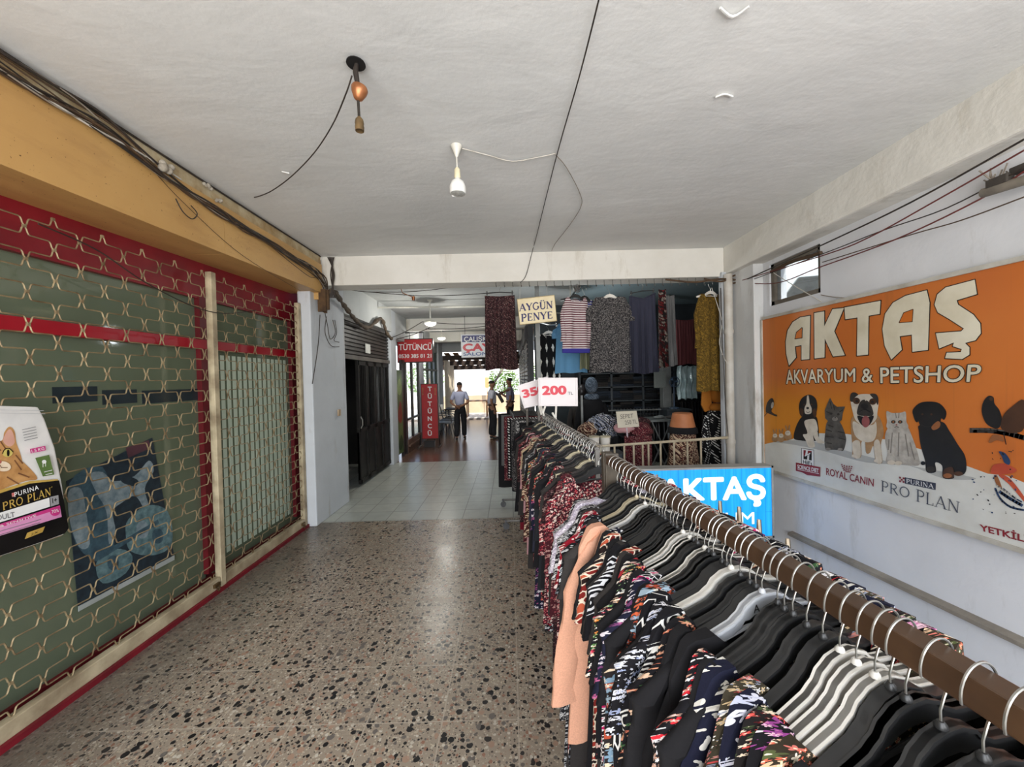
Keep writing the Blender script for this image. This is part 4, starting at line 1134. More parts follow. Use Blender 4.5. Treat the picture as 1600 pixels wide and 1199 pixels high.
# broken tube lamp bracket, top right
g0, g1 = at(1536, 302, X=2.90), at(1600, 282, X=2.90)
dv = (g1 - g0); 
tb = thing('lamp_bracket', 'dusty broken tube lamp bracket high on the right wall', 'lamp', g0)
b = MB(); b.tube([g0, g0 + dv * 2.2], 0.028, 12); obj('tube', b, pm('dusty_tube', (132, 124, 112), (96, 90, 82), 9, 0.7), tb, smooth=True)
b = MB(); p = at(1562, 283, X=2.90); b.box(p, (0.05, 0.10, 0.05)); b.box(p + Vector((0.03, -0.1, 0.03)), (0.06, 0.12, 0.04)); obj('holder', b, pm('holder_dark', (70, 64, 58), (48, 44, 40), 9, 0.8), tb, bevel=0.006)
b = MB()
for i in range(10):
    q0 = p + Vector((0, rnd.uniform(-.06, .06), 0.02)); b.tube([q0, q0 + Vector((rnd.uniform(-.03, .03), rnd.uniform(-.05, .05), rnd.uniform(0.02, 0.09)))], 0.004, 5)
obj('wire_ends', b, pm('wire_dust', (150, 140, 128), (110, 100, 90), 9, 0.9), tb)
# cable tangle on the column head, and the white lead hanging beside the ochre dress
for i, (pts, lbx) in enumerate((([(1040, 437), (1085, 441), (1130, 436), (1165, 440)], 'dark cable running along the under edge of the cross beam to the column'), ([(1100, 436), (1128, 440), (1150, 430), (1170, 436), (1140, 444)], 'knotted dark cable loop at the column head'))):
    cable(lbx, [at(x, y, Y=4.86) for x, y in pts], 0.012, 'brown')
cable('loose white lead hanging in waves beside the mustard dress', [at(x, y, Y=4.86) for x, y in ((1112, 450), (1122, 480), (1128, 505), (1124, 535), (1130, 556), (1136, 568))], 0.004, 'white')
cable('thin black lead hanging against the grey column down to the railing', [at(x, y, Y=4.86) for x, y in ((1126, 450), (1130, 560), (1134, 640), (1140, 700), (1142, 718))], 0.005, 'black')
# ------------------------------------------------------------------ ceiling fittings
M_COP = pm('copper_cap', (176, 116, 76), (120, 74, 46), 14, 0.35, 0.6)
M_BRS = pm('old_brass', (128, 104, 70), (84, 68, 48), 14, 0.5, 0.5)
M_BLKW = pm('wire_wrap', (50, 42, 36), (34, 30, 26), 20, 0.8)
c0 = at(556, 96, Z=ZC - 0.004)
dz = lambda py, px=556: at(px, py, Y=c0.y).z
ls = thing('lampholder', 'bare brown lampholder with copper cap dangling from a black ceiling hole', 'lamp fitting', c0)
b = MB(); b.lathe([(0.045, 0.006), (0.047, 0.0), (0.0, 0.0)], (c0.x, c0.y, ZC - 0.018), 18); obj('ceiling_hole', b, pm('hole_dark', (24, 20, 18), (14, 12, 11), 9, 0.9), ls)  # flat black disc: the darkness inside the hole is painted on
b = MB(); b.tube([(c0.x + 0.004, c0.y, ZC - 0.01), (c0.x - 0.003, c0.y, dz(112)), (c0.x + 0.006, c0.y, dz(134))], [0.009, 0.014, 0.012], 8); b.tube([(c0.x + 0.004, c0.y, dz(134)), (c0.x + 0.008, c0.y, dz(184))], 0.007, 8); obj('cord', b, M_BLKW, ls, smooth=True)
zc0, zc1 = dz(135), dz(158)
h = zc0 - zc1
ax = Vector((0.18, 0, 1)).normalized()
b = MB(); b.lathe([(0.006, 0), (0.022, 0.012), (0.036, h * 0.55), (0.041, h * 0.82), (0.036, h * 0.97), (0.012, h)], (c0.x + 0.004, c0.y, zc1), 20, axis=ax); obj('copper_cap', b, M_COP, ls, smooth=True)
zc2, zc3 = dz(183), dz(205)
h = zc2 - zc3
b = MB(); b.lathe([(0.016, 0.004), (0.021, 0.0), (0.0225, h * 0.3), (0.0205, h * 0.42), (0.0225, h * 0.55), (0.019, h * 0.8), (0.008, h)], (c0.x + 0.009, c0.y, zc3), 18); b.lathe([(0.0, 0.012), (0.016, 0.012)], (c0.x + 0.009, c0.y, zc3), 18); obj('socket', b, M_BRS, ls, smooth=True)
# pendant with reflector bulb
c1 = at(713, 228, Z=ZC)
dz1 = lambda py: at(713, py, Y=c1.y).z
pd = thing('pendant_lamp', 'unlit white pendant lamp with reflector bulb in the middle of the near ceiling', 'lamp', c1)
M_WPL = pm('white_plastic', (224, 222, 212), (208, 204, 192), 8, 0.4)
h = ZC - dz1(246)
b = MB(); b.lathe([(0.006, 0), (0.012, 0.01), (0.036, h * 0.85), (0.04, h)], (c1.x, c1.y, ZC - h), 20); obj('ceiling_rose', b, M_WPL, pd, smooth=True)
b = MB(); b.tube([(c1.x, c1.y, ZC - h), (c1.x + 0.002, c1.y, dz1(264))], 0.0045, 8); obj('cord', b, M_WPL, pd, smooth=True)
z1, z2 = dz1(262), dz1(279)
b = MB(); b.lathe([(0.019, 0), (0.022, (z1 - z2) * 0.1), (0.020, (z1 - z2) * 0.8), (0.009, z1 - z2)], (c1.x + 0.002, c1.y, z2), 18); obj('lampholder', b, pm('holder_cream', (226, 216, 184), (206, 196, 164), 8, 0.4), pd, smooth=True)
z3 = dz1(303)
hh = z2 - z3
b = MB(); b.lathe([(0.052, 0.0), (0.0565, hh * 0.10), (0.0565, hh * 0.45), (0.045, hh * 0.75), (0.022, hh * 0.92), (0.018, hh)], (c1.x + 0.002, c1.y, z3), 24); obj('reflector_bulb', b, pm('bulb_white', (232, 232, 228), (218, 218, 214), 8, 0.25), pd, smooth=True)
b = MB(); b.lathe([(0.0, -0.006), (0.02, -0.0055), (0.04, -0.004), (0.051, -0.0005), (0.0, 0.0005)], (c1.x + 0.002, c1.y, z3), 24); obj('bulb_face', b, pm('bulb_face', (190, 190, 184), (150, 150, 144), 60, 0.25), pd, smooth=True)
# wires on the ceiling
zc = ZC - 0.018
cw = lambda pts: [at(x, y, Z=zc) for x, y in pts]
cable('long black wire running straight along the near ceiling to the cross beam', cw([(938, -10), (905, 120), (868, 250), (838, 370), (832, 392)]) + [at(822, 430, Y=4.95), at(813, 442, Y=4.95)], 0.004, 'black')
cable('pale lead from the pendant lamp to the black ceiling wire', cw([(722, 232), (760, 242), (800, 252), (840, 246), (868, 240)]), 0.004, 'white')
cable('pale wire loop wandering from the black ceiling wire to the beam', cw([(868, 242), (885, 262), (905, 300), (908, 322), (890, 352), (868, 380), (862, 392)]), 0.003, 'grey')
cable('dark wire swooping from the bare lampholder to the ochre board', [at(550, 118, Y=c0.y), at(540, 148, Z=3.29), at(519, 196, Z=3.30), at(490, 240, Z=3.32), at(455, 276, Z=3.34), at(425, 298, Z=3.35), at(404, 307, Z=3.35), at(392, 309, X=-2.35)], 0.004, 'black', None, 8)
for (pts, lbx) in (([(1125, 12), (1145, 26), (1170, 10)], 'curved crack at the top right of the near ceiling'), ([(440, 268), (452, 271)], 'short paint flake on the near ceiling left of the dark wire'), ([(1118, 152), (1132, 147), (1145, 151)], 'curved paint flake on the ceiling right of the black wire')):
    b = MB(); b.tube(smooth_path([at(x, y, Z=ZC - 0.012) for x, y in pts], 4), 0.006, 6); tag(obj('paint_flake', b, pm('flake_white', (226, 226, 222), (210, 210, 206), 9, 0.8)), lbx, 'paint flake')
for (pts, r) in (([(1290, 100), (1262, 140), (1240, 165), (1210, 190), (1212, 200), (1160, 235)], 0.004), ([(1120, 262), (1165, 236)], 0.003)):
    b = MB(); b.tube(smooth_path([at(x, y, Z=ZC + 0.002) for x, y in pts], 3), r, 5); tag(obj('trim_7', b, pm('crack_grey', (176, 174, 168), (150, 148, 142), 9, 0.9)), kind='structure')
# lit lamps beyond the cross beam
M_LIT = emis('lamp_lit', (255, 252, 240), 9)
def lit_lamp(px, py_top, py_lamp, Y, label):
    p = at(px, py_lamp, Y=Y); t_ = Vector((p.x, p.y, 3.345))
    g = thing('pendant_lamp', label, 'lamp', (p.x, p.y, t_.z))
    b = MB(); b.lathe([(0.012, 0), (0.06, 0.05)], (p.x, p.y, t_.z - 0.05), 14); obj('ceiling_rose', b, M_WPL, g, smooth=True)
    b = MB(); b.tube([(p.x, p.y, p.z + 0.05), (p.x, p.y, t_.z)], 0.014, 8); obj('rod', b, M_WPL, g, smooth=True)
    b = MB(); b.lathe([(0.10, 0.0), (0.12, 0.03), (0.09, 0.06), (0.02, 0.09)], (p.x, p.y, p.z), 20); obj('shade', b, M_WPL, g, smooth=True)
    b = MB(); b.lathe([(0.0, -0.045), (0.06, -0.038), (0.10, -0.012), (0.105, 0.008)], (p.x, p.y, p.z), 20); obj('bulb', b, M_LIT, g, smooth=True)
    d = bpy.data.lights.new('lamp_light', 'POINT'); d.energy = 30; d.color = (1, 0.97, 0.9); d.shadow_soft_size = 0.08
    lo_ = bpy.data.objects.new('lamp_light', d); COL.objects.link(lo_); lo_.parent = g; lo_.location = Vector((p.x, p.y, p.z - 0.12)) - wloc(g)
lit_lamp(672.5, 477, 506, 7.4, 'lit white pendant lamp nearer the cross beam in the corridor')
lit_lamp(690, 506, 529, 10.6, 'lit white pendant lamp farther down the corridor')
b = MB(); b.tube([at(573, 481, Y=7.4), at(760, 479, Y=7.4)], 0.018, 8); tag(obj('conduit', b, M_WPL, smooth=True), 'white conduit across the corridor ceiling at the nearer lit lamp', 'conduit')
for pts, lbx in (([(530, 450), (570, 456), (640, 456), (700, 450), (770, 440)], 'upper sagging dark wire just behind the cross beam'), ([(560, 455), (650, 462), (720, 461), (775, 457)], 'lower sagging dark wire just behind the cross beam')):
    cable(lbx, [at(x, y, Y=5.4) for x, y in pts], 0.005, 'black')
p = at(646, 465, Y=5.4)
b = MB(); b.tube([at(626, 450, Y=5.4), at(629, 458, Y=5.4), p], 0.006, 6); b.lathe([(0.02, 0), (0.024, 0.05), (0.01, 0.06)], p + Vector((0, 0, -0.04)), 10); tag(obj('lampholder', b, M_COP, smooth=True), 'small copper coloured bare lampholder hanging behind the cross beam', 'lamp fitting')
for k, (xa, ya, xb, yb) in enumerate(((607, 530, 660, 503), (620, 530, 672, 512), (660, 503, 760, 506), (665, 514, 760, 510))):
    cable('loose dark wire crossing the corridor ceiling by the second beam', [at(xa, ya, Y=8.3), at((xa + xb) / 2, (ya + yb) / 2 + 2, Y=8.3), at(xb, yb, Y=8.3)], 0.008, 'black', 'loose wires by the second corridor beam')
# row of small nails and hooks on the back edge of the cross beam, with a sagging cord
for i in range(26):
    px = 775 + i * 13.0
    p = at(px, 447 - i * 0.1, Y=5.02)
    b = MB(); b.tube([p + Vector((0, 0, 0.09)), p + Vector((0, -0.003, 0.0)), p + Vector((0.005, -0.02, -0.02)), p + Vector((0.005, -0.03, 0.0))], 0.0035, 5)
    tag(obj('hook', b, pm('hook_steel', (120, 116, 110), (90, 86, 80), 9, 0.4, 0.7)), 'small wire hook in the row under the cross beam', 'hook', 'hooks under the cross beam')
# ------------------------------------------------------------------ dark folding gate, roller box, notice
M_GATE = pm('gate_dark', (44, 42, 40), (28, 27, 26), 5, 0.45, 0.4)
fg = thing('folding_gate', 'half open dark metal folding gate of the unlit shop', 'gate', (-2.6, 7.0, 0))
ya, yb, zt_ = 6.55, 8.2, 2.17
n = 4; wd = (yb - ya) / n
for k in range(n):
    y0 = ya + k * wd
    b = MB()
    b.bb((-2.63, y0 + 0.01, 0.05), (-2.60, y0 + wd - 0.01, 0.95)); b.bb((-2.63, y0 + 0.01, 0.05), (-2.58, y0 + 0.06, zt_)); b.bb((-2.63, y0 + wd - 0.06, 0.05), (-2.58, y0 + wd - 0.01, zt_))
    b.bb((-2.63, y0, 0.93), (-2.58, y0 + wd, 1.0)); b.bb((-2.63, y0, 0.05), (-2.58, y0 + wd, 0.12)); b.bb((-2.63, y0, zt_ - 0.08), (-2.58, y0 + wd, zt_))
    for j in range(4):
        yy = y0 + 0.09 + j * (wd - 0.18) / 3
        b.tube([(-2.605, yy, 1.0), (-2.605, yy, zt_ - 0.05)], 0.008, 5)
    lf_ = obj('leaf', b, M_GATE, fg)
    if k == 0: first_leaf = lf_
b = MB(); b.bb((-2.62, 5.85, 2.17), (-2.55, 8.2, 2.24)); obj('top_track', b, pm('track_grey', (96, 92, 86), (72, 68, 64), 5, 0.5), fg)
b = MB(); b.tube([(-2.58, 6.6, 1.0), (-2.55, 6.6, 1.05), (-2.55, 6.6, 1.15), (-2.58, 6.6, 1.2)], 0.01, 6); obj('handle', b, pm('handle_steel', (140, 138, 132)), first_leaf)
rb = thing('roller_box', 'dark ribbed roller shutter box above the folding gate', 'shutter', (-2.6, 7.0, 2.24))
b = MB()
for i in range(9):
    z = 2.25 + i * 0.066
    b.prism([(-2.60, 5.82, z), (-2.575, 5.82, z + 0.012), (-2.575, 5.82, z + 0.05), (-2.60, 5.82, z + 0.06)], (0, 2.38, 0))
b.bb((-2.66, 5.82, 2.24), (-2.60, 8.2, 2.85)); obj('slats', b, pm('roller_dark', (58, 54, 50), (42, 40, 38), 4, 0.5), rb)
p0, p1 = at(571, 537, X=-2.56), at(579, 553, X=-2.56)
b = MB(); b.bb((-2.567, p0.y, p1.z), (-2.560, p1.y, p0.z)); tag(obj('notice', b, pm('paper_notice', (196, 196, 190), (174, 174, 168), 5, 0.7)), 'small pale paper notice on the dark roller box', 'notice')
# things inside the dark shop
for (y, z, s, c, lbx) in ((6.0, 1.2, (0.3, 0.3, 0.12), (120, 120, 120), 'pale folded bundle on the dark shop shelf'), (6.1, 0.0, (0.4, 0.5, 1.18), (46, 40, 36), 'dim low cabinet inside the unlit shop'), (6.15, 0.0, (0.5, 0.4, 0.35), (60, 56, 52), 'dim floor box inside the unlit shop doorway')):
    x = -3.3 if z != 0 or s[2] > 1 else -2.95
    b = MB(); b.box((x, y, z + s[2] / 2), s); b.box((x, y, z + s[2] + 0.012), (s[0] * 1.06, s[1] * 1.06, 0.024)); tag(obj('shop_box' if s[2] < 1 else 'cabinet', b, pm('c%s' % str(c), c), bevel=0.01), lbx, 'box' if s[2] < 1 else 'cabinet')

# ------------------------------------------------------------------ tobacco shop: green poster panel, dark door, glass front
gp = thing('door_poster', 'tall green picture panel beside the white pillar of the red signed shop', 'poster', (-2.55, 8.8, 0.1))
q0, q1 = 8.66, 9.1
b = MB(); b.bb((-2.60, q0, 0.12), (-2.56, q1, 2.05)); obj('panel', b, pm('panel_green', (104, 128, 70), (62, 84, 46), 3, 0.4, detail=8), gp)
a = Art(lambda u, v: Vector((-2.56, q0 + (q1 - q0) * u, 0.12 + 1.93 * v)), NX)
a.poly([(0.1, 0.45), (0.5, 0.62), (0.8, 0.58), (0.9, 0.42), (0.5, 0.36)], pm('art_red', (150, 66, 48), (120, 50, 40), 6, 0.5), True); a.poly([(0.05, 0.75), (0.5, 0.9), (0.95, 0.8), (0.6, 0.7)], pm('art_pale_green', (160, 176, 120), (130, 150, 96), 6, 0.5), True); a.poly([(0.1, 0.1), (0.6, 0.22), (0.95, 0.12), (0.5, 0.04)], pm('art_dark_green', (58, 78, 44), (44, 60, 34), 6, 0.5), True)
a.build('printed_picture', gp)
M_DKF = pm('frame_dark_brown', (54, 46, 42), (40, 34, 32), 5, 0.4)
dd = thing('door_1', None, None, (-2.6, 9.3, 0)); tag(dd, kind='structure')
b = MB(); b.bb((-2.62, 9.12, 0), (-2.56, 9.20, 2.3)); b.bb((-2.62, 9.42, 0), (-2.56, 9.50, 2.3)); b.bb((-2.62, 9.12, 2.22), (-2.56, 9.5, 2.3)); obj('frame', b, M_DKF, dd)
b = MB(); b.bb((-2.605, 9.2, 0.05), (-2.575, 9.42, 2.22)); obj('leaf', b, M_GATE, dd)
gs = thing('glass_shopfront', 'bright glazed shopfront with dark frame beside the red standing sign', 'shop window', (-2.6, 10.2, 0))
tgl = NT('lit_glass', 0.03, 0, 0.5)
tgl.b.inputs['Transmission Weight'].default_value = 1.0
tgl.color(tgl.mix(tgl.noise(tgl.obj(), 2).outputs[0], lin((246, 248, 247)), lin((236, 240, 239))))
tgl.b.inputs['IOR'].default_value = 1.08
b = MB(); b.bb((-2.606, 9.5, 0.35), (-2.60, 10.9, 2.3)); obj('pane', b, tgl.m, gs)
for y in (9.5, 10.12, 10.82):
    b = MB(); b.bb((-2.63, y, 0.3), (-2.57, y + 0.08, 2.35)); obj('mullion', b, M_DKF, gs)
b = MB(); b.bb((-2.63, 9.5, 2.28), (-2.57, 10.9, 2.36)); b.bb((-2.63, 9.5, 0.80), (-2.57, 10.9, 0.85)); obj('transom', b, M_DKF, gs)
b = MB(); b.bb((-2.66, 9.5, 0.0), (-2.55, 10.9, 0.33)); b.bb((-2.66, 9.5, 0.16), (-2.50, 10.9, 0.2)); obj('sill', b, pm('sill_brown_wood', (128, 100, 84), (98, 76, 62), 6, 0.6), gs)
# daylit room behind the shopfront (open to the sky on the street side)
b = MB(); b.bb((-6.0, 8.7, 0), (-5.9, 14, 1.2)); struct('wall_garden', b, M_OUTW)
M_LEAF = pm('leaf_green', (122, 158, 74), (84, 122, 48), 8, 0.7)
def bush(c, r, n, label, seed):
    r_ = random.Random(seed); b = MB()
    for i in range(n):
        d = Vector((r_.gauss(0, 1), r_.gauss(0, 1), r_.gauss(0, 1))).normalized() * r * r_.uniform(0.55, 1)
        d.z *= 0.8
        p = Vector(c) + d; q = Matrix.Rotation(r_.uniform(0, 6), 3, Vector((r_.gauss(0, 1), r_.gauss(0, 1), r_.gauss(0, 1))).normalized())
        s = r_.uniform(0.10, 0.2) * r ** 0.5
        b.face([p + q @ Vector(v) * s for v in ((-0.5, 0, 0), (0, 0.25, 0.08), (0.6, 0, 0), (0, -0.25, 0.08))])
    g = thing('shrub', label, 'shrub', (c[0], c[1], c[2] - r))
    obj('foliage', b, M_LEAF, g)
    b = MB(); b.tube([(c[0], c[1], 0.0), (c[0] + 0.05, c[1], c[2])], 0.05, 6); obj('stem', b, M_PERG, g)
bush((-5.0, 11.6, 1.0), 0.8, 500, 'green shrub seen through the glazed shopfront', 2)
bush((-4.9, 13.2, 1.3), 0.7, 400, 'green shrub behind the far end of the glazed shopfront', 3)
b = MB(); b.tube([(-2.50, 9.6, 2.42), (-2.50, 10.9, 2.40)], 0.03, 8); tag(obj('tube_lamp', b, emis('tube_lit', (250, 250, 244), 2.5)), 'lit white tube lamp under the red hanging sign', 'lamp')
# far window with greenish glass
fw = thing('window_2', None, None, (-2.6, 12.4, 1)); tag(fw, kind='structure')
b = MB(); b.bb((-2.606, 11.4, 0.9), (-2.60, 13.5, 2.7)); obj('pane', b, tgl.m, fw)
for y in (11.4, 12.1, 12.8, 13.5):
    b = MB(); b.bb((-2.63, y - 0.03, 0.0), (-2.56, y + 0.03, 2.75)); obj('mullion', b, pm('mullion_green', (74, 84, 74), (56, 64, 56), 4, 0.5), fw)
b = MB(); b.bb((-2.63, 11.35, 0.0), (-2.56, 13.6, 0.9)); b.bb((-2.63, 11.35, 2.1), (-2.56, 13.6, 2.16)); obj('panel', b, pm('panel_far', (120, 116, 108), (96, 92, 86), 3, 0.6), fw)

# ------------------------------------------------------------------ red signs
M_SRED = pm('sign_red', (176, 34, 38), (156, 28, 32), 3, 0.4); M_SBLK = pm('sign_black_frame', (36, 30, 30), (26, 22, 22), 4, 0.4)
def face_sign(name, label, tl, br, Y, depth, panel_m, frame_m, fr, cat='sign'):
    A, B = at(tl[0], tl[1], Y=Y), at(br[0], br[1], Y=Y)
    g = thing(name, label, cat, ((A.x + B.x) / 2, Y + depth / 2, B.z))
    b = MB(); b.bb((A.x, Y, B.z), (B.x, Y + depth, A.z)); obj('box', b, frame_m, g, bevel=0.005)
    b = MB(); b.bb((A.x + fr, Y - 0.006, B.z + fr), (B.x - fr, Y + 0.002, A.z - fr)); obj('panel', b, panel_m, g)
    return g, (lambda x, y: at(x, y, Y=Y - 0.007))
g, P = face_sign('hanging_sign', 'red hanging sign with white lettering and phone number', (620, 530), (677, 566), 9.4, 0.16, M_SRED, M_SBLK, 0.02)
b = MB(); put_text(b, 'TÜTÜNCÜ', [P(623, 536), P(675, 535.5), P(675, 547), P(623, 547.5)], ny, 0.001, 0.012)
put_text(b, '0530 385 81 21', [P(623, 554), P(674, 553), P(674, 559), P(623, 560)], ny, 0.001, 0.02); obj('lettering', b, whi, g)
A = at(640, 530, Y=9.48); b = MB(); b.tube([A, A + Vector((0, 0, 0.16)), A + Vector((-0.5, 0, 0.16))], 0.012, 6); B_ = at(662, 530, Y=9.48); b.tube([B_, B_ + Vector((0, 0, 0.16)), B_ + Vector((-0.8, 0, 0.16))], 0.012, 6); obj('bracket', b, M_SBLK, g)
g, P = face_sign('standing_sign', 'tall red standing sign with white letters stacked vertically', (657, 600), (686, 686), 10.3, 0.10, M_SRED, M_SBLK, 0.018)
b = MB()
for i, ch in enumerate('TÜTÜNCÜ'):
    y0 = 604 + i * 11.6; e = 3 if ch == 'Ü' else 0
    put_text(b, ch, [P(668, y0 + 0.4 - e * 0.6), P(674.5, y0 + 0.3 - e * 0.6), P(675, y0 + 7.6), P(668.6, y0 + 7.7)], ny, 0.001, 0.03)
obj('lettering', b, whi, g)
b = MB()
for x in (660.5, 680):
    for pp in ([P(x - 1.2, 606), P(x + 1.2, 606), P(x + 0.6, 614), P(x - 0.6, 614)],): b.face([q + Vector((0, -0.001, 0)) for q in pp])
    b.add([P(x, 616) + Vector((0.02 * cos(t_ * pi / 6), -0.001, 0.03 * sin(t_ * pi / 6))) for t_ in range(12)], [tuple(range(12))])
obj('printed_ornament', b, pm('ornament_gold', (160, 96, 60), (140, 80, 50), 6, 0.5), g)
for x, e in ((657, -1), (686, 1)):
    F0 = at(x + e * 1, 694, Y=10.3); F0.z = 0.02
    b = MB(); b.tube([at(x, 680, Y=10.35), Vector((F0.x, 10.35, 0.05))], 0.018, 6); b.tube([Vector((F0.x, 10.1, 0.02)), Vector((F0.x, 10.6, 0.02))], 0.018, 6); obj('foot', b, M_SBLK, g)
b = MB(); c_ = at(671, 690, Y=10.32); b.bb((c_.x - 0.14, 10.30, 0.0), (c_.x + 0.14, 10.42, 0.16)); obj('base_block', b, M_SBLK, g)
# tea house sign
M_SWHT = pm('sign_white', (216, 218, 222), (202, 204, 208), 3, 0.4)
g, P = face_sign('hanging_sign', 'white hanging sign with blue band and red lettering behind the dark skirt', (720, 523), (806, 557), 9.3, 0.10, M_SWHT, M_SWHT, 0.012)
nav = pm('print_navy', (40, 44, 104), (34, 38, 90), 4, 0.4); red2 = pm('print_red', (196, 48, 60), (180, 40, 52), 4, 0.4); nvb = pm('print_blue_mid', (44, 78, 140), (38, 70, 126), 4, 0.4)
a = Art(P, ny, 0.001, 0.0004)
a.poly([(722, 524.5), (804, 523.5), (804, 534), (722, 535)], nav)
a.text('ÇALIŞKAN', (725, 526), (775, 525), (775, 535), (725, 536), whi, 0.015)
a.text('ÇAY', (723, 537), (768, 536.5), (768, 551), (723, 552), red2, 0.05)
a.text('SALONU', (724, 551), (770, 550), (770, 555.5), (724, 556), nvb, 0.02)
a.build('lettering', g)
b = MB()
for x in (726, 800): b.tube([P(x, 523) + Vector((0, 0.05, 0)), Vector((P(x, 523).x, 9.35, 3.35))], 0.006, 5)
obj('hanger_rod', b, M_SBLK, g)

# ------------------------------------------------------------------ waiting bench, far furniture, lanterns, poster
M_CHR = pm('chrome_dark', (120, 122, 124), (80, 82, 84), 8, 0.3, 0.7)
for k, (Y, lbx) in enumerate(((11.9, 'nearer metal waiting seat along the left corridor wall'), (12.6, 'second metal waiting seat along the left corridor wall'), (13.3, 'farthest metal waiting seat along the left corridor wall'))):
    g = thing('waiting_seat', lbx, 'seat', (-2.1, Y, 0), 'metal waiting seats in the corridor')
    x = -2.35
    b = MB(); b.prism([(x, Y, 0.45), (x + 0.5, Y, 0.43), (x + 0.52, Y, 0.46), (x, Y, 0.48)], (0, 0.5, 0)); obj('seat', b, M_CHR, g)
    b = MB(); b.prism([(x - 0.02, Y, 0.46), (x - 0.12, Y, 0.92), (x - 0.09, Y, 0.93), (x + 0.02, Y, 0.48)], (0, 0.5, 0)); obj('backrest', b, M_CHR, g)
    for yy in (Y + 0.04, Y + 0.46):
        b = MB(); b.tube([(x, yy, 0.44), (x - 0.05, yy, 0.0)], 0.015, 6); obj('leg', b, M_CHR, g, smooth=True)
        b = MB(); b.tube([(x + 0.44, yy, 0.44), (x + 0.52, yy, 0.0)], 0.015, 6); obj('leg', b, M_CHR, g, smooth=True)
    b = MB(); b.tube(smooth_path([(x - 0.06, Y + 0.02, 0.68), (x + 0.3, Y + 0.02, 0.70), (x + 0.48, Y + 0.02, 0.66), (x + 0.5, Y + 0.02, 0.45)], 4), 0.015, 6); obj('armrest', b, M_CHR, g, smooth=True)
def table(label, c, w, d, h, c1, cat='table'):
    g = thing('table', label, cat, c); m_ = pm('tab%s' % str(c1), c1)
    b = MB(); b.box((c[0], c[1], c[2] + h), (w, d, 0.04)); obj('tabletop', b, m_, g, bevel=0.006)
    for sx in (-1, 1):
        for sy in (-1, 1):
            b = MB(); b.bb((c[0] + sx * (w / 2 - 0.05) - 0.025, c[1] + sy * (d / 2 - 0.05) - 0.025, c[2]), (c[0] + sx * (w / 2 - 0.05) + 0.025, c[1] + sy * (d / 2 - 0.05) + 0.025, c[2] + h)); obj('leg', b, m_, g)
    return g
table('tan wooden table on the bright patio beyond the first man', (-1.55, 17.9, 0.05), 1.0, 0.7, 0.74, (148, 112, 80))
table('dark low table by the left wall next to the man seen from behind', (-2.1, 14.2, 0), 0.6, 0.8, 0.72, (58, 48, 44))
b = MB(); q = at(829, 480, Y=16.9); b.tube([at(762, 616, Y=16.9), at(804, 545, Y=16.9)], 0.045, 8)
tag(obj('brace_pole', b, pm('pole_pale', (186, 176, 164), (160, 150, 138), 4, 0.7), smooth=True), 'slanting pale pole across the bright far opening', 'pole')
b = MB(); A, B_ = at(757.5, 590, Y=19.4), at(764, 606, Y=19.4); b.bb((A.x, 19.4, B_.z), (B_.x, 19.42, A.z)); b.bb(((A.x + B_.x) / 2 - 0.02, 19.42, 0.05), ((A.x + B_.x) / 2 + 0.02, 19.45, A.z)); tag(obj('notice_board', b, pm('notice_orange', (226, 176, 120), (210, 150, 96), 8, 0.6)), 'small orange notice board on a post in the bright far opening', 'notice')
g = thing('lantern_pair', 'pair of dark hanging lanterns under the far roof', 'lamp', at(740, 568, Y=17.0))
b = MB(); c_ = at(740, 566, Y=17.0); b.tube([c_, c_ + Vector((0, 0, 0.16))], 0.015, 6); b.tube([c_ + Vector((-0.22, 0, 0)), c_ + Vector((0.22, 0, 0))], 0.02, 6); obj('arm', b, M_PERG, g)
for s in (-1, 1):
    b = MB(); b.lathe([(0.02, 0.09), (0.05, 0.04), (0.07, -0.02), (0.09, -0.09), (0.01, -0.10)], c_ + Vector((s * 0.22, 0, -0.12)), 8); obj('lantern', b, M_PERG, g)
# bright translucent curtain at the far left
b = MB(); vs = []; fs = []
A, B_ = at(699, 572, Y=15.6), at(716, 640, Y=17.0)
for i in range(25):
    t_ = i / 24; x = -2.55 + 0.06 * sin(t_ * 40); y = 15.0 + 2.2 * t_
    vs += [(x + 0.05 * sin(t_ * 7), y, 0.02), (x, y, 2.62 + 0.05 * sin(t_ * 9))]
for i in range(24): fs.append((2 * i, 2 * i + 2, 2 * i + 3, 2 * i + 1))
b.add(vs, fs); o = obj('curtain', b, pm('curtain_pale', (226, 214, 190), (204, 188, 160), 3, 0.8), smooth=True)
tag(o, 'pale wrinkled curtain hung along the left side of the far terrace', 'curtain')
bush((-0.35, 21.5, 1.6), 1.0, 900, 'bright green shrub between the two standing men in the far light', 5)
bush((1.8, 23.5, 1.8), 1.3, 700, 'green shrub far right behind the patio', 6)
bush((-5.2, 23.0, 1.8), 1.3, 800, 'green shrub far left beyond the patio wall', 8)
b = MB(); b.bb((-0.2, 18.6, 0.05), (0.1, 18.9, 0.9)); b.bb((-0.24, 18.56, 0.9), (0.14, 18.94, 0.94)); tag(obj('box', b, pm('white_red_box', (206, 190, 186), (190, 120, 116), 5, 0.6), bevel=0.01), 'pale red and white box between the two men at the far end', 'box')

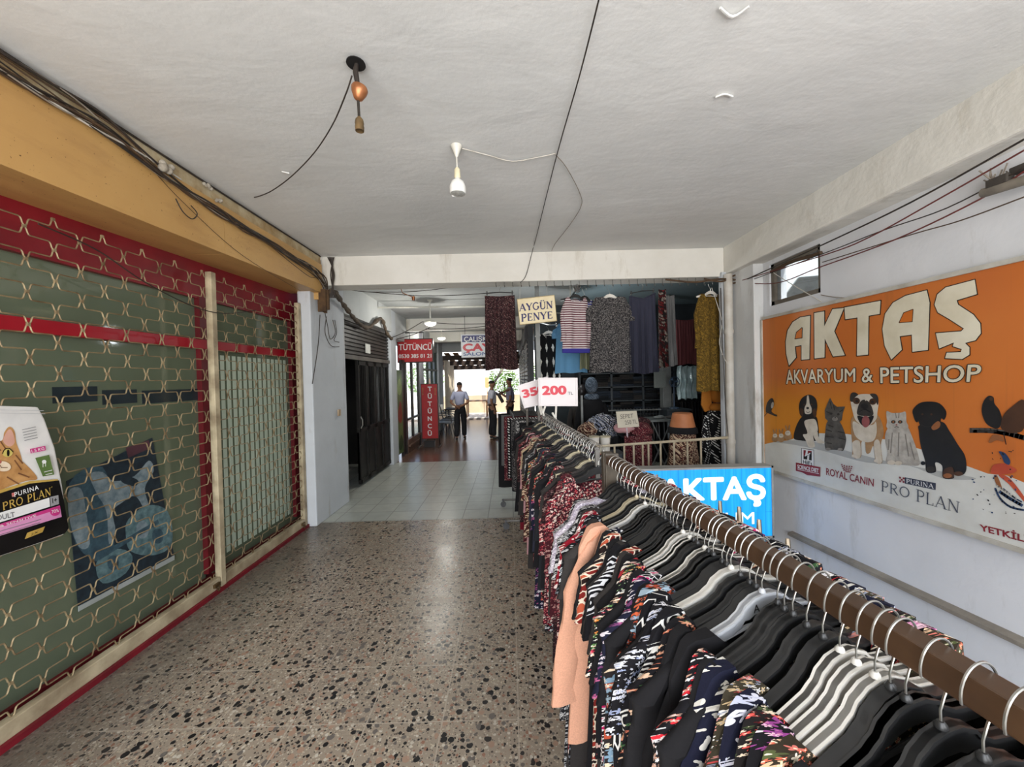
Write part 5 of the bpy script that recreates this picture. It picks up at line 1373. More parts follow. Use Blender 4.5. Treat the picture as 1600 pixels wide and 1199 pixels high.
# ------------------------------------------------------------------ people
SKIN = pm('skin', (148, 106, 82), (126, 88, 66), 9, 0.6); HAIR = pm('hair_dark', (46, 40, 36), (30, 26, 24), 30, 0.8)
def skin_mesh(name, chains, mat_, parent, sub=1):
    """one continuous surface grown on a skeleton: chains of (point, radius); shared points are merged"""
    pts = []; rads = []; edges = []; idx = {}
    def vid(p, r):
        k = (round(p[0], 4), round(p[1], 4), round(p[2], 4))
        if k not in idx:
            idx[k] = len(pts); pts.append(k); rads.append(r)
        return idx[k]
    for ch in chains:
        ids = [vid(p, r) for p, r in ch]
        for i in range(len(ids) - 1):
            if ids[i] != ids[i + 1]: edges.append((ids[i], ids[i + 1]))
    me = bpy.data.meshes.new(name); me.from_pydata(pts, edges, [])
    o = bpy.data.objects.new(name, me); COL.objects.link(o)
    mo = o.modifiers.new('Skin', 'SKIN'); mo.use_smooth_shade = True
    if not me.skin_vertices: 
        bpy.context.view_layer.update()
    sv = me.skin_vertices[0].data
    for i, r in enumerate(rads):
        rr = r if isinstance(r, tuple) else (r, r)
        sv[i].radius = rr
    sv[0].use_root = True
    ms = o.modifiers.new('Subsurf', 'SUBSURF'); ms.levels = sub; ms.render_levels = sub
    dg = bpy.context.evaluated_depsgraph_get()
    nm = bpy.data.meshes.new_from_object(o.evaluated_get(dg))
    o.modifiers.clear(); o.data = nm; bpy.data.meshes.remove(me)
    nm.materials.clear(); nm.materials.append(mat_)
    for p in nm.polygons: p.use_smooth = True
    if parent is not None: o.parent = parent
    return o
def hand(wrist, d, side, curl=0.3):
    """palm, four unequal bent fingers and a side thumb as skin chains starting at the wrist"""
    d = Vector(d).normalized(); side = Vector(side).normalized(); nrm = d.cross(side).normalized()
    w = Vector(wrist); ch = []
    palm = w + d * 0.05
    knu = w + d * 0.085
    for i, L in enumerate((0.068, 0.076, 0.070, 0.056)):
        off = side * (0.030 - 0.020 * i)
        k = knu + off - d * 0.004 * abs(i - 1)
        m1 = k + (d + nrm * curl).normalized() * L * 0.55
        e = m1 + (d + nrm * curl * 2.4).normalized() * L * 0.45
        ch.append([(tuple(palm), 0.026), (tuple(k), 0.010), (tuple(m1), 0.0085), (tuple(e), 0.0075)])
    t1 = w + d * 0.035 + side * 0.036; t2 = t1 + (d * 0.7 + side * 0.6 + nrm * 0.3).normalized() * 0.035; t3 = t2 + (d + nrm * 0.4).normalized() * 0.026
    ch.append([(tuple(palm), 0.026), (tuple(t1), 0.012), (tuple(t2), 0.010), (tuple(t3), 0.008)])
    return [[(tuple(w), 0.024), (tuple(palm), 0.026)]] + ch
def person(label, loc, yaw, H, arms, shirt, trousers, stride=0.0, belly=1.0, hair='short', collar=True):
    g = thing('person', label, 'person', loc)
    g.rotation_euler = (0, 0, yaw)
    s = H / 1.74
    P = lambda x, y, z: (x * s, y * s, z * s)       # faces +Y
    hip = P(0, 0, 0.94)
    legs = {}
    body = [[(hip, 0.13 * s), (P(0, 0, 1.08), (0.13 * s, 0.105 * s * belly)), (P(0, 0.0, 1.25), (0.15 * s, 0.11 * s * belly)), (P(0, 0, 1.40), (0.155 * s, 0.095 * s)), (P(0, 0.0, 1.475), 0.065 * s), (P(0, 0.015, 1.535), 0.052 * s), (P(0, 0.025, 1.60), (0.074 * s, 0.086 * s)), (P(0, 0.025, 1.665), (0.082 * s, 0.096 * s)), (P(0, 0.018, 1.715), (0.058 * s, 0.066 * s))]]
    # face: nose, brow, chin, ears
    body.append([(P(0, 0.025, 1.60), 0.066 * s), (P(0, 0.095, 1.585), 0.026 * s)])
    body.append([(P(0, 0.025, 1.60), 0.066 * s), (P(0, 0.112, 1.625), 0.013 * s)])
    for e in (-1, 1): body.append([(P(0, 0.025, 1.60), 0.066 * s), (P(e * 0.078, 0.02, 1.625), 0.014 * s)])
    tro = [[(hip, 0.145 * s), (P(0, 0, 1.06), (0.15 * s, 0.12 * s * belly))]]
    shoes = []
    for e in (-1, 1):
        f = stride * e
        hj = P(e * 0.09, 0, 0.90); kn = P(e * 0.10, 0.03 + f * 0.5, 0.49); an = P(e * 0.10, f - 0.01, 0.085); toe = P(e * 0.115, f + 0.15, 0.035)
        body.append([(hip, 0.13 * s), (hj, 0.088 * s), (kn, 0.056 * s), (P(e * 0.10, 0.0 + f * 0.8, 0.32), 0.054 * s), (an, 0.036 * s), (P(e * 0.108, f + 0.06, 0.05), 0.036 * s), (toe, 0.03 * s)])
        tro.append([(hip, 0.145 * s), (hj, 0.115 * s), (P(e * 0.098, 0.02 + f * 0.25, 0.7), 0.104 * s), (kn, 0.090 * s), (P(e * 0.10, f * 0.8, 0.3), 0.084 * s), (P(e * 0.10, f - 0.005, 0.09), 0.080 * s)])
        shoes.append([(P(e * 0.10, f - 0.05, 0.045), 0.042 * s), (P(e * 0.105, f + 0.05, 0.045), 0.046 * s), (P(e * 0.115, f + 0.17, 0.03), 0.034 * s)])
    sh = [[(P(0, 0, 1.0), (0.15 * s, 0.12 * s * belly)), (P(0, 0, 1.12), (0.155 * s, 0.13 * s * belly)), (P(0, 0, 1.27), (0.17 * s, 0.13 * s * belly)), (P(0, 0, 1.39), (0.155 * s, 0.105 * s)), (P(0, 0, 1.46), 0.075 * s)]]
    for e, (el, wr, hd, hs, curl) in zip((-1, 1), arms):
        shj = P(e * 0.170, 0, 1.405)
        body.append([(P(0, 0, 1.40), 0.155 * s), (shj, 0.06 * s), (P(*el), 0.042 * s), (P(*wr), 0.027 * s)])
        body += [[(tuple(p), r * s if not isinstance(r, tuple) else r) for p, r in c] for c in hand(P(*wr), hd, hs, curl)]
        mid = (Vector(shj) + Vector(P(*el))) * 0.5
        sh.append([(P(0, 0, 1.39), (0.155 * s, 0.105 * s)), (shj, 0.070 * s), (tuple(mid), 0.068 * s), (tuple(Vector(shj).lerp(Vector(P(*el)), 0.8)), 0.064 * s)])
    skin_mesh('body', body, SKIN, g)
    skin_mesh('shirt', sh, shirt, g)
    skin_mesh('trousers', tro, trousers, g)
    for c in shoes: skin_mesh('shoe', [c], pm('shoe_black', (34, 30, 28), (24, 22, 20), 9, 0.4), g)
    b = MB()
    if hair == 'short':
        c_ = Vector(P(0, 0.008, 1.668)); vs = []; fs = []
        nu, nv = 14, 7
        for j in range(nv + 1):
            t_ = j / nv * 1.75
            for k in range(nu):
                a_ = 2 * pi * k / nu
                front_cut = 1.0 - 0.42 * max(0, sin(a_)) * (j / nv)
                tt = t_ * front_cut
                vs.append(c_ + Vector((0.085 * s * sin(tt) * cos(a_), 0.097 * s * sin(tt) * sin(a_), 0.082 * s * cos(tt))))
        for j in range(nv):
            for k in range(nu): fs.append((j * nu + k, j * nu + (k + 1) % nu, (j + 1) * nu + (k + 1) % nu, (j + 1) * nu + k))
        b.add(vs, fs); obj('hair', b, HAIR, g, smooth=True, local=True)
    # eyes, mouth
    b = MB()
    for e in (-1, 1): b.ball(P(e * 0.030, 0.094, 1.638), 0.010 * s, 8, 6)
    obj('eyes', b, pm('eye_dark', (40, 32, 28), (220, 216, 210), 60, 0.3), g, smooth=True, local=True)
    b = MB(); b.ball(P(0, 0.108, 1.578), (0.022 * s, 0.008, 0.006), 8, 6); obj('mouth', b, pm('lip', (120, 70, 62), (104, 60, 54), 9, 0.5), g, smooth=True, local=True)
    if trousers is not None:
        b = MB(); b.lathe([(0.158 * s, 1.0 * s), (0.158 * s, 1.035 * s)], (0, 0, 0), 18)
        for i_, v in enumerate(b.v): b.v[i_] = Vector((v.x, v.y * 0.82 * belly, v.z))
        obj('belt', b, pm('belt_black', (30, 26, 24), (22, 20, 18), 9, 0.4), g, local=True)
    return g
SH1 = pm('shirt_lilac_blue', (186, 190, 216), (168, 172, 200), 7, 0.85); SH2 = pm('polo_pale_grey', (196, 198, 210), (176, 178, 192), 7, 0.85); SH3 = pm('shirt_grey_lilac', (150, 148, 172), (130, 128, 152), 7, 0.85)
TR = pm('trousers_black', (34, 34, 38), (24, 24, 28), 7, 0.85)
pA = at(720, 687, Z=0.0); pB = at(770, 686, Z=0.0)
person('man in a pale blue shirt seen from behind with hands clasped at his back', (pA.x, pA.y, 0), 0.0, 1.72,
       [((-0.27, -0.06, 1.13), (-0.10, -0.17, 1.02), (0.85, -0.1, -0.35), (0, -0.2, 1), 0.6), ((0.27, -0.06, 1.13), (0.10, -0.18, 1.04), (-0.85, -0.1, -0.35), (0, -0.2, 1), 0.6)], SH1, TR, 0.12, 1.2)
person('man in a pale polo shirt with one arm stretched out to the right', (pB.x, pB.y, 0), rad(-78), 1.74,
       [((-0.20, 0.26, 1.30), (-0.17, 0.48, 1.42), (0.0, 1, 0.25), (0.1, 0, 1), 0.2), ((0.24, -0.06, 1.13), (0.25, 0.03, 0.90), (0.0, 0.1, -1), (0, 1, 0.1), 0.3)], SH2, TR, 0.03, 1.15)
pC = at(799, 690, Y=pB.y + 0.8); 
person('man in a grey lilac shirt facing left beside the dark clothes rail', (pC.x, pC.y, 0), rad(82), 1.80,
       [((-0.23, -0.04, 1.14), (-0.24, 0.06, 0.92), (0, 0.15, -1), (0, 1, 0.1), 0.3), ((0.21, 0.16, 1.15), (0.16, 0.30, 1.26), (-0.1, 0.6, 0.7), (1, 0, 0.3), 0.5)], SH3, TR, 0.03, 1.1)
c_ = at(782, 622, Y=pB.y - 0.2); b = MB(); b.box(c_, (0.09, 0.22, 0.30), Matrix.Rotation(rad(-28), 3, 'Y')); b.tube([c_ + Vector((0, 0, .14)), c_ + Vector((0.04, 0, 0.2)), c_ + Vector((0.08, 0, 0.14))], 0.01, 6)
tag(obj('bag', b, pm('bag_dark', (48, 40, 40), (36, 30, 30), 7, 0.6), bevel=0.015), 'dark flat bag held up between the two standing men', 'bag')
# ------------------------------------------------------------------ printed cloth
def cloth(name, base, kind='plain', cols=(), scale=30.0, rough=0.9, seed=0.0, size=0.42, density=0.7):
    if name in _pm: return _pm[name]
    scale *= {'floral': 1.7, 'leaf': 1.7, 'daisy': 1.6, 'speckle': 1.7, 'mesh': 1.35, 'swirl': 1.5}.get(kind, 1.0)
    t = NT(name, rough, 0, 0.2)
    o = t.obj()
    s = t.n('SeparateXYZ', {0: o})
    u = t.math('ADD', s.outputs[0], t.math('MULTIPLY', s.outputs[1], 0.9))
    vec = t.n('CombineXYZ', {0: t.math('ADD', u, seed), 1: t.math('ADD', t.math('SUBTRACT', s.outputs[2], t.math('MULTIPLY', s.outputs[1], 0.9)), seed * 0.7), 2: 0.0}).outputs[0]
    weave = t.noise(o, 240, 2)
    col = t.mix(weave.outputs[0], lin(base), lin(tuple(x * 0.8 for x in base)))
    L = [lin(c) for c in cols]
    if kind in ('floral', 'leaf', 'daisy'):
        sv = t.n('VectorMath', {0: vec, 'Scale': scale}, operation='SCALE').outputs[0]
        for lay in range(2):
            vv = t.n('VectorMath', {0: sv, 1: (lay * 7.3, lay * 3.1, 0)}, operation='ADD').outputs[0]
            if lay: vv = t.n('VectorMath', {0: vv, 'Scale': 1.7}, operation='SCALE').outputs[0]
            vo = t.n('TexVoronoi', {'Vector': vv, 'Scale': 1.0, 'Randomness': 0.85}, voronoi_dimensions='2D')
            df = t.n('SeparateXYZ', {0: t.n('VectorMath', {0: vv, 1: vo.outputs['Position']}, operation='SUBTRACT').outputs[0]})
            sc = t.n('SeparateColor', {0: vo.outputs['Color']})
            ang = t.math('ARCTAN2', df.outputs[1], df.outputs[0])
            npet = 5.0 if kind != 'leaf' else 2.0
            pet = t.math('COSINE', t.math('MULTIPLY', t.math('ADD', ang, t.math('MULTIPLY', sc.outputs[0], 6.28)), npet))
            rad_ = t.math('MULTIPLY', t.math('ADD', 0.72, t.math('MULTIPLY', pet, 0.30 if kind != 'daisy' else 0.42)), size if lay == 0 else size * 0.75)
            inside = t.math('LESS_THAN', vo.outputs['Distance'], rad_)
            keep = t.math('LESS_THAN', sc.outputs[1], density if lay == 0 else density * 0.8)
            n = len(L)
            pc = t.ramp(sc.outputs[2], [(i / n, c) for i, c in enumerate(L)], 'CONSTANT')
            col = t.mix(t.math('MULTIPLY', inside, keep), col, pc)
            cen = t.math('MULTIPLY', t.math('LESS_THAN', vo.outputs['Distance'], size * 0.2), keep)
            if kind != 'leaf': col = t.mix(cen, col, L[-1])
    elif kind == 'speckle':
        a = t.noise(vec, scale, 2, 0.6, 1.2)
        col = t.mix(t.ramp(a.outputs[0], [(0.52, K0), (0.56, W1)]), col, L[0])
        if len(L) > 1:
            c2 = t.noise(t.n('VectorMath', {0: vec, 1: (3.3, 1.7, 0)}, operation='ADD').outputs[0], scale * 0.8, 2, 0.6, 1.2)
            col = t.mix(t.ramp(c2.outputs[0], [(0.60, K0), (0.63, W1)]), col, L[1])
    elif kind == 'mesh':
        wv = t.n('VectorMath', {0: vec, 1: t.n('VectorMath', {0: t.noise(vec, scale * 0.5, 2).outputs['Color'], 'Scale': 0.5 / scale}, operation='SCALE').outputs[0]}, operation='ADD').outputs[0]
        vo = t.n('TexVoronoi', {'Vector': wv, 'Scale': scale}, voronoi_dimensions='2D', feature='DISTANCE_TO_EDGE')
        v2 = t.n('TexVoronoi', {'Vector': wv, 'Scale': scale}, voronoi_dimensions='2D')
        sc = t.n('SeparateColor', {0: v2.outputs['Color']})
        n = len(L) - 1
        col = t.mix(t.math('LESS_THAN', sc.outputs[0], 0.75), col, t.ramp(sc.outputs[1], [(i / n, c) for i, c in enumerate(L[1:])], 'CONSTANT'))
        col = t.mix(t.math('LESS_THAN', vo.outputs['Distance'], 0.10), col, L[0])
    elif kind == 'dots':
        vo = t.n('TexVoronoi', {'Vector': vec, 'Scale': scale, 'Randomness': 0.15}, voronoi_dimensions='2D')
        col = t.mix(t.math('LESS_THAN', vo.outputs['Distance'], size), col, L[0])
    elif kind == 'stripes':      # upright
        w_ = t.math('FRACT', t.math('MULTIPLY', u, scale))
        col = t.mix(t.math('LESS_THAN', w_, size), col, L[0])
    elif kind == 'hoops':        # across
        w_ = t.math('FRACT', t.math('MULTIPLY', s.outputs[2], scale))
        col = t.mix(t.math('LESS_THAN', w_, size), col, L[0])
    elif kind == 'swirl':
        vo = t.n('TexVoronoi', {'Vector': vec, 'Scale': scale, 'Randomness': 0.7}, voronoi_dimensions='2D')
        r = t.math('SINE', t.math('MULTIPLY', vo.outputs['Distance'], 26.0))
        sc = t.n('SeparateColor', {0: vo.outputs['Color']})
        col = t.mix(t.math('MULTIPLY', t.math('GREATER_THAN', r, 0.2), t.math('LESS_THAN', sc.outputs[0], 0.8)), col, L[0])
    elif kind == 'damask':
        gx = t.math('SUBTRACT', t.math('FRACT', t.math('MULTIPLY', u, scale)), 0.5); gz = t.math('SUBTRACT', t.math('FRACT', t.math('MULTIPLY', s.outputs[2], scale * 0.55)), 0.5)
        d = t.math('ADD', t.math('MULTIPLY', t.math('ABSOLUTE', gx), 1.5), t.math('ABSOLUTE', gz))
        nz = t.noise(vec, scale * 5, 3)
        col = t.mix(t.math('LESS_THAN', t.math('ADD', d, t.math('MULTIPLY', nz.outputs[0], 0.5)), 0.58), col, L[0])
    wr = t.noise(t.vmath('MULTIPLY', o, (1, 1, 0.3)), 14, 3)
    t.bump(t.math('ADD', t.math('MULTIPLY', weave.outputs[0], 0.15), wr.outputs[0]), 0.25, 0.006)
    _pm[name] = t.m
    return t.color(col)

BL = (26, 25, 29); NV = (28, 30, 50)
C = {}
C['black'] = cloth('cloth_black', (30, 29, 31))
C['charcoal'] = cloth('cloth_charcoal', (58, 54, 52))
C['peach'] = cloth('cloth_peach', (226, 168, 138))
C['slate'] = cloth('cloth_slate', (54, 55, 70))
C['grey'] = cloth('cloth_grey', (104, 104, 104))
C['wine'] = cloth('cloth_wine', (112, 62, 64))
C['darkred'] = cloth('cloth_darkred', (120, 26, 40))
C['skyblue'] = cloth('cloth_skyblue', (108, 162, 204))
C['palegreen'] = cloth('cloth_palegreen', (178, 182, 150))
C['palepink'] = cloth('cloth_palepink', (206, 156, 158))
C['beige'] = cloth('cloth_beige', (196, 172, 140))
C['coral_olive'] = cloth('cloth_coral_olive', (60, 52, 40), 'floral', [(222, 110, 84), (226, 186, 150), (84, 92, 56), (216, 120, 108), (240, 226, 200)], 30)
C['pink_blossom'] = cloth('cloth_pink_blossom', BL, 'floral', [(232, 190, 206), (150, 70, 140), (238, 222, 226), (196, 120, 160)], 26, size=0.5, seed=1.3)
C['red_rose'] = cloth('cloth_red_rose', (36, 32, 32), 'floral', [(196, 32, 40), (226, 92, 84), (108, 26, 32), (70, 84, 52), (232, 214, 190)], 36, seed=2.2, density=0.85)
C['navy_daisy'] = cloth('cloth_navy_daisy', NV, 'daisy', [(216, 216, 228), (232, 232, 236), (196, 200, 220)], 20, size=0.4, seed=3.7, density=0.6)
C['olive_ditsy'] = cloth('cloth_olive_ditsy', (70, 64, 50), 'floral', [(226, 150, 140), (236, 232, 226), (206, 180, 140), (188, 70, 70), (150, 158, 180)], 40, seed=4.1, density=0.85)
C['navy_leaf'] = cloth('cloth_navy_leaf', NV, 'leaf', [(226, 222, 212), (206, 202, 192)], 20, size=0.40, seed=5.5, density=0.6)
C['peach_flower_black'] = cloth('cloth_peach_flower', BL, 'floral', [(214, 150, 118), (196, 110, 84), (64, 96, 62), (226, 190, 160)], 24, size=0.4, seed=6.6, density=0.5)
C['white_squiggle'] = cloth('cloth_white_squiggle', BL, 'swirl', [(230, 228, 222)], 14, seed=7.7)
C['white_stripe'] = cloth('cloth_white_stripe', BL, 'stripes', [(232, 228, 222)], 36, size=0.12)
C['orange_blue'] = cloth('cloth_orange_blue', (44, 38, 38), 'floral', [(196, 92, 58), (120, 148, 168), (226, 204, 176), (170, 74, 50), (150, 168, 180)], 20, size=0.52, seed=8.2, density=0.9)
C['magenta_mesh'] = cloth('cloth_magenta_mesh', BL, 'mesh', [(226, 222, 220), (206, 36, 110), (30, 28, 30), (180, 30, 90), (28, 26, 28)], 60)
C['multi_ditsy'] = cloth('cloth_multi_ditsy', BL, 'floral', [(90, 130, 70), (206, 60, 84), (232, 200, 170), (226, 140, 60), (238, 234, 226)], 44, seed=9.4, density=0.9)
C['big_white_red'] = cloth('cloth_big_white_red', BL, 'leaf', [(226, 218, 206), (170, 50, 56), (206, 170, 160)], 13, size=0.42, seed=10.1, density=0.55)
C['rust_mesh'] = cloth('cloth_rust_mesh', (40, 26, 24), 'mesh', [(228, 212, 190), (150, 50, 38), (38, 24, 22), (120, 34, 30), (186, 88, 60)], 34, seed=1.1)
C['bw_swirl'] = cloth('cloth_bw_swirl', BL, 'swirl', [(222, 222, 224)], 9, seed=2.9)
C['fleck_red'] = cloth('cloth_fleck_red', BL, 'floral', [(206, 206, 208), (226, 224, 222), (176, 30, 44), (120, 124, 130)], 34, size=0.4, seed=3.3)
C['red_leaf'] = cloth('cloth_red_leaf', (156, 26, 44), 'leaf', [(236, 226, 220), (226, 206, 200)], 26, size=0.46, seed=4.8)
C['lilac_speckle'] = cloth('cloth_lilac_speckle', (176, 164, 178), 'speckle', [(226, 220, 224)], 90)
C['paisley_bw'] = cloth('cloth_paisley_bw', (32, 31, 34), 'speckle', [(196, 194, 192), (120, 118, 118)], 42)
C['redpink_floral'] = cloth('cloth_redpink', (70, 26, 36), 'floral', [(190, 48, 62), (226, 170, 160), (150, 36, 52), (226, 214, 200)], 34, seed=6.1, density=0.95)
C['navy_pink'] = cloth('cloth_navy_pink', NV, 'floral', [(176, 90, 130), (214, 206, 210), (110, 60, 100)], 26, size=0.4, seed=7.1, density=0.55)
C['white_flower_black'] = cloth('cloth_white_flower', BL, 'floral', [(232, 230, 232), (206, 206, 214), (150, 160, 190)], 34, seed=8.8, density=0.8)
C['red_white_black'] = cloth('cloth_red_white_black', BL, 'floral', [(214, 40, 52), (234, 230, 228), (190, 150, 130), (226, 224, 226)], 30, size=0.46, seed=9.9, density=0.9)
C['maroon_ditsy'] = cloth('cloth_maroon_ditsy', (40, 25, 28), 'floral', [(140, 112, 106), (72, 38, 42), (92, 54, 54)], 42, density=0.6)
C['polka'] = cloth('cloth_polka', NV, 'dots', [(226, 224, 220)], 46, size=0.25)
C['polka_black'] = cloth('cloth_polka_black', (22, 22, 24), 'dots', [(206, 204, 200)], 28, size=0.24)
C['bw_speckle'] = cloth('cloth_bw_speckle', (28, 27, 30), 'speckle', [(120, 116, 114), (70, 68, 70)], 52, seed=0.4)
C['mustard'] = cloth('cloth_mustard', (96, 74, 28), 'speckle', [(124, 96, 36), (62, 48, 22)], 24)
C['leopard'] = cloth('cloth_leopard', (66, 32, 30), 'speckle', [(206, 180, 150), (110, 54, 44)], 26, seed=1.9)
C['damask'] = cloth('cloth_damask', (20, 20, 22), 'damask', [(206, 204, 196)], 7)
C['hoop_wine'] = cloth('cloth_hoop_wine', (218, 206, 206), 'hoops', [(88, 42, 52)], 31, size=0.48)
C['hoop_blue'] = cloth('cloth_hoop_blue', (222, 222, 226), 'hoops', [(64, 60, 150)], 22, size=0.5)
C['bluehem'] = cloth('cloth_bluehem', (58, 56, 140))
C['ikat'] = cloth('cloth_ikat', (38, 32, 32), 'leaf', [(110, 34, 34), (140, 130, 120), (80, 24, 28)], 14, size=0.55, seed=3.0)
C['burgundy_floral'] = cloth('cloth_burgundy_floral', (74, 28, 36), 'floral', [(150, 70, 74), (190, 150, 140), (100, 36, 44)], 40, seed=5.0)
C['denim'] = cloth('cloth_denim', (48, 54, 64)); C['denim2'] = cloth('cloth_denim_black', (40, 42, 46)); C['redfold'] = cloth('cloth_redfold', (196, 44, 66)); C['whitefold'] = cloth('cloth_whitefold', (150, 156, 158)); C['navyfold'] = cloth('cloth_navyfold', (36, 40, 72))
M_HBLK = pm('hanger_black', (46, 46, 46), (36, 36, 36), 6, 0.38, 0, 0.5); M_HWHT = pm('hanger_white', (224, 220, 212), (208, 204, 194), 6, 0.35, 0, 0.5); M_HCRM = pm('hanger_cream', (206, 194, 164), (190, 176, 144), 6, 0.4)
M_HCLR = pm('hanger_milky', (196, 198, 200), (176, 178, 182), 6, 0.25, 0, 0.5)
M_WIRE = pm('hook_wire', (176, 174, 168), (140, 138, 132), 8, 0.3, 0.85)

# ------------------------------------------------------------------ garments (local frame: hook on the rail at the origin, x across, z up)
def htop(x):
    x = abs(x)
    P_ = [(0, -0.092), (0.03, -0.095), (0.052, -0.105), (0.078, -0.127), (0.10, -0.137), (0.215, -0.163), (0.4, -0.215)]
    for (a_, za), (b_, zb_) in zip(P_, P_[1:]):
        if x <= b_: 
            f = (x - a_) / (b_ - a_); f = f * f * (3 - 2 * f) if b_ <= 0.1 else f
            return za + (zb_ - za) * f
    return P_[-1][1]
def garment_mb(seed, neck=0.13, scoop=0.10, length=0.95, wt=0.235, wh=0.29, th=0.016, fold=0.010, waist=0.0, puff=0.0):
    r = random.Random(seed); b = MB()
    nu, nv = 28, 16
    ph = [r.uniform(0, 6) for _ in range(4)]; fr = [r.uniform(5, 9), r.uniform(10, 16)]
    def top(x):
        ax = abs(x)
        shoulder = htop(ax) + 0.006 + 0.012 * max(0, 1 - abs(ax - 0.185) / 0.05) - max(0, ax - 0.205) * 1.6 + (puff * math.exp(-((x + 0.195) / 0.04) ** 2) if x < 0 else 0)
        if ax < neck: return shoulder - scoop * (1 - (ax / neck) ** 2) ** 0.6
        return shoulder
    rows = {}
    for side in (1, -1):
        g = []
        for j in range(nv + 1):
            v = j / nv
            row = []
            for i in range(nu + 1):
                u = -1 + 2 * i / nu
                wq = wt + (wh - wt) * v - waist * sin(pi * min(1, v * 1.6)) * 0.03
                x = u * wq
                zt_ = top(u * wt)
                if side == 1 and abs(u * wt) < neck: zt_ += scoop * 0.45 * (1 - (abs(u * wt) / neck) ** 2)
                z = zt_ + (-0.12 - length - zt_) * v + 0.008 * sin(6 * u + ph[3]) * v
                rim = max(0.0, 1 - abs(u) ** 6)
                if puff and x < 0: rim += 0.8 * math.exp(-((x + 0.19) / 0.05) ** 2) * max(0, 1 - v * 5)
                y = side * (th * rim * (0.75 + 0.25 * min(1, v * 4)) + 0.0035) + fold * min(1, v * 2.2) * (sin(fr[0] * u + ph[0] + v * 1.1) * 0.7 + sin(fr[1] * u + ph[1]) * 0.4) + 0.006 * sin(3 * v + ph[2])
                row.append((x, y, z))
            g.append(row)
        vs = [p for row in g for p in row]
        fs = []
        for j in range(nv):
            for i in range(nu):
                a_ = j * (nu + 1) + i
                q = (a_, a_ + 1, a_ + nu + 2, a_ + nu + 1)
                fs.append(q if side == -1 else q[::-1])
        b.add(vs, fs)
        rows[side] = g
    n = (nu + 1) * (nv + 1)
    fs = []
    for j in range(nv):       # side seams
        for i in (0, nu):
            a_ = j * (nu + 1) + i
            fs.append((a_, a_ + nu + 1, n + a_ + nu + 1, n + a_))
    for i in range(nu):       # shoulders
        xm = abs((-1 + 2 * (i + 0.5) / nu) * wt)
        if xm > neck: fs.append((i, i + 1, n + i + 1, n + i))
    b.f += [list(f) for f in fs]; b.mi += [0] * len(fs)
    return b
def sleeve_mb(seed, e, length=0.5, r0=0.075, r1=0.05, flare=0.0, wt=0.235):
    r = random.Random(seed); b = MB(); n = 12; N = 12
    vs = []; fs = []
    z0 = htop(0.20) + 0.004
    for j in range(N + 1):
        t_ = j / N
        cx = 0.185 + 0.075 * min(1, t_ * 3) + 0.02 * t_ + 0.012 * sin(t_ * 5 + seed)
        cz = z0 - 0.02 - length * t_
        rx = (0.03 + 0.012 * t_ + flare * t_ * t_) * (0.75 if t_ == 0 else 1); ry = 0.016 + 0.004 * sin(j * 1.9 + seed) + flare * 0.2 * t_
        tilt = 0.9 * max(0, 1 - t_ * 3.2)
        for k in range(n):
            a_ = 2 * pi * k / n
            px, pz = rx * cos(a_), 0.0
            wob = 1 + 0.12 * sin(3 * a_ + j)
            vs.append((e * (cx + px * wob), ry * sin(a_) * wob + 0.008 * sin(t_ * 4 + seed), cz - px * tilt * 0.9))
    for j in range(N):
        for k in range(n): fs.append((j * n + k, j * n + (k + 1) % n, (j + 1) * n + (k + 1) % n, (j + 1) * n + k))
    fs.append(tuple(range(n)))
    fs.append(tuple(N * n + k for k in range(n)))
    return b.add(vs, fs)
def hanger_meshes(m_body):
    b = MB()
    xs = [0.0, 0.015, 0.03, 0.045, 0.058, 0.07, 0.082, 0.095, 0.115, 0.14, 0.17, 0.2, 0.215]
    def bot(x): return htop(x) - (0.040 if x < 0.05 else 0.034 - 0.012 * (x - 0.05) / 0.165)
    up = [(x, htop(x)) for x in xs]; dn = [(x, bot(x)) for x in xs]
    full = [(-x, z) for x, z in reversed(up[1:])] + up
    lowr = [(-x, z) for x, z in reversed(dn[1:])] + dn
    for hw, top_, thick in ((0.0045, 0, None), (0.009, 0.0, 0.007)):
        T = full; B = lowr if thick is None else [(x, z - thick) for x, z in full]
        k = len(T); vs = []; fs = []
        for y in (-hw, hw):
            vs += [(x, y, z) for x, z in T] + [(x, y, z) for x, z in B]
        for i in range(k - 1):
            fs += [(i, k + i, k + i + 1, i + 1), (2 * k + i, 2 * k + i + 1, 3 * k + i + 1, 3 * k + i), (i, i + 1, 2 * k + i + 1, 2 * k + i), (k + i, 3 * k + i, 3 * k + i + 1, k + i + 1)]
        fs += [(0, 2 * k, 3 * k, k), (k - 1, 2 * k - 1, 4 * k - 1, 3 * k - 1)]
        b.add(vs, fs)
    # lower rib and collar under the hook
    b.lathe([(0.0075, 0), (0.0075, 0.005), (0.004, 0.010)], (0, 0, htop(0) - 0.001), 10)
    b.tube([(-0.12, 0, htop(0.12) - 0.03), (-0.05, 0, htop(0.05) - 0.055), (0.05, 0, htop(0.05) - 0.055), (0.12, 0, htop(0.12) - 0.03)], 0.005, 6)
    me_b = mesh_of('hanger_body', b, m_body, smooth=True)
    return me_b
_hk = MB()
_R = 0.0355
_pts = [(_R * cos(rad(a_)), 0, _R * sin(rad(a_)) - 0.002) for a_ in range(-12, 206, 12)]
_pts += [(-0.026, 0, -0.030), (-0.010, 0, -0.052), (-0.001, 0, -0.068), (0, 0, -0.100)]
_hk.tube(_pts, 0.0017, 6)
ME_HOOK = mesh_of('hanger_hook', _hk, M_WIRE, smooth=True)
ME_H = {'black': hanger_meshes(M_HBLK), 'white': hanger_meshes(M_HWHT), 'cream': hanger_meshes(M_HCRM), 'milky': hanger_meshes(M_HCLR)}
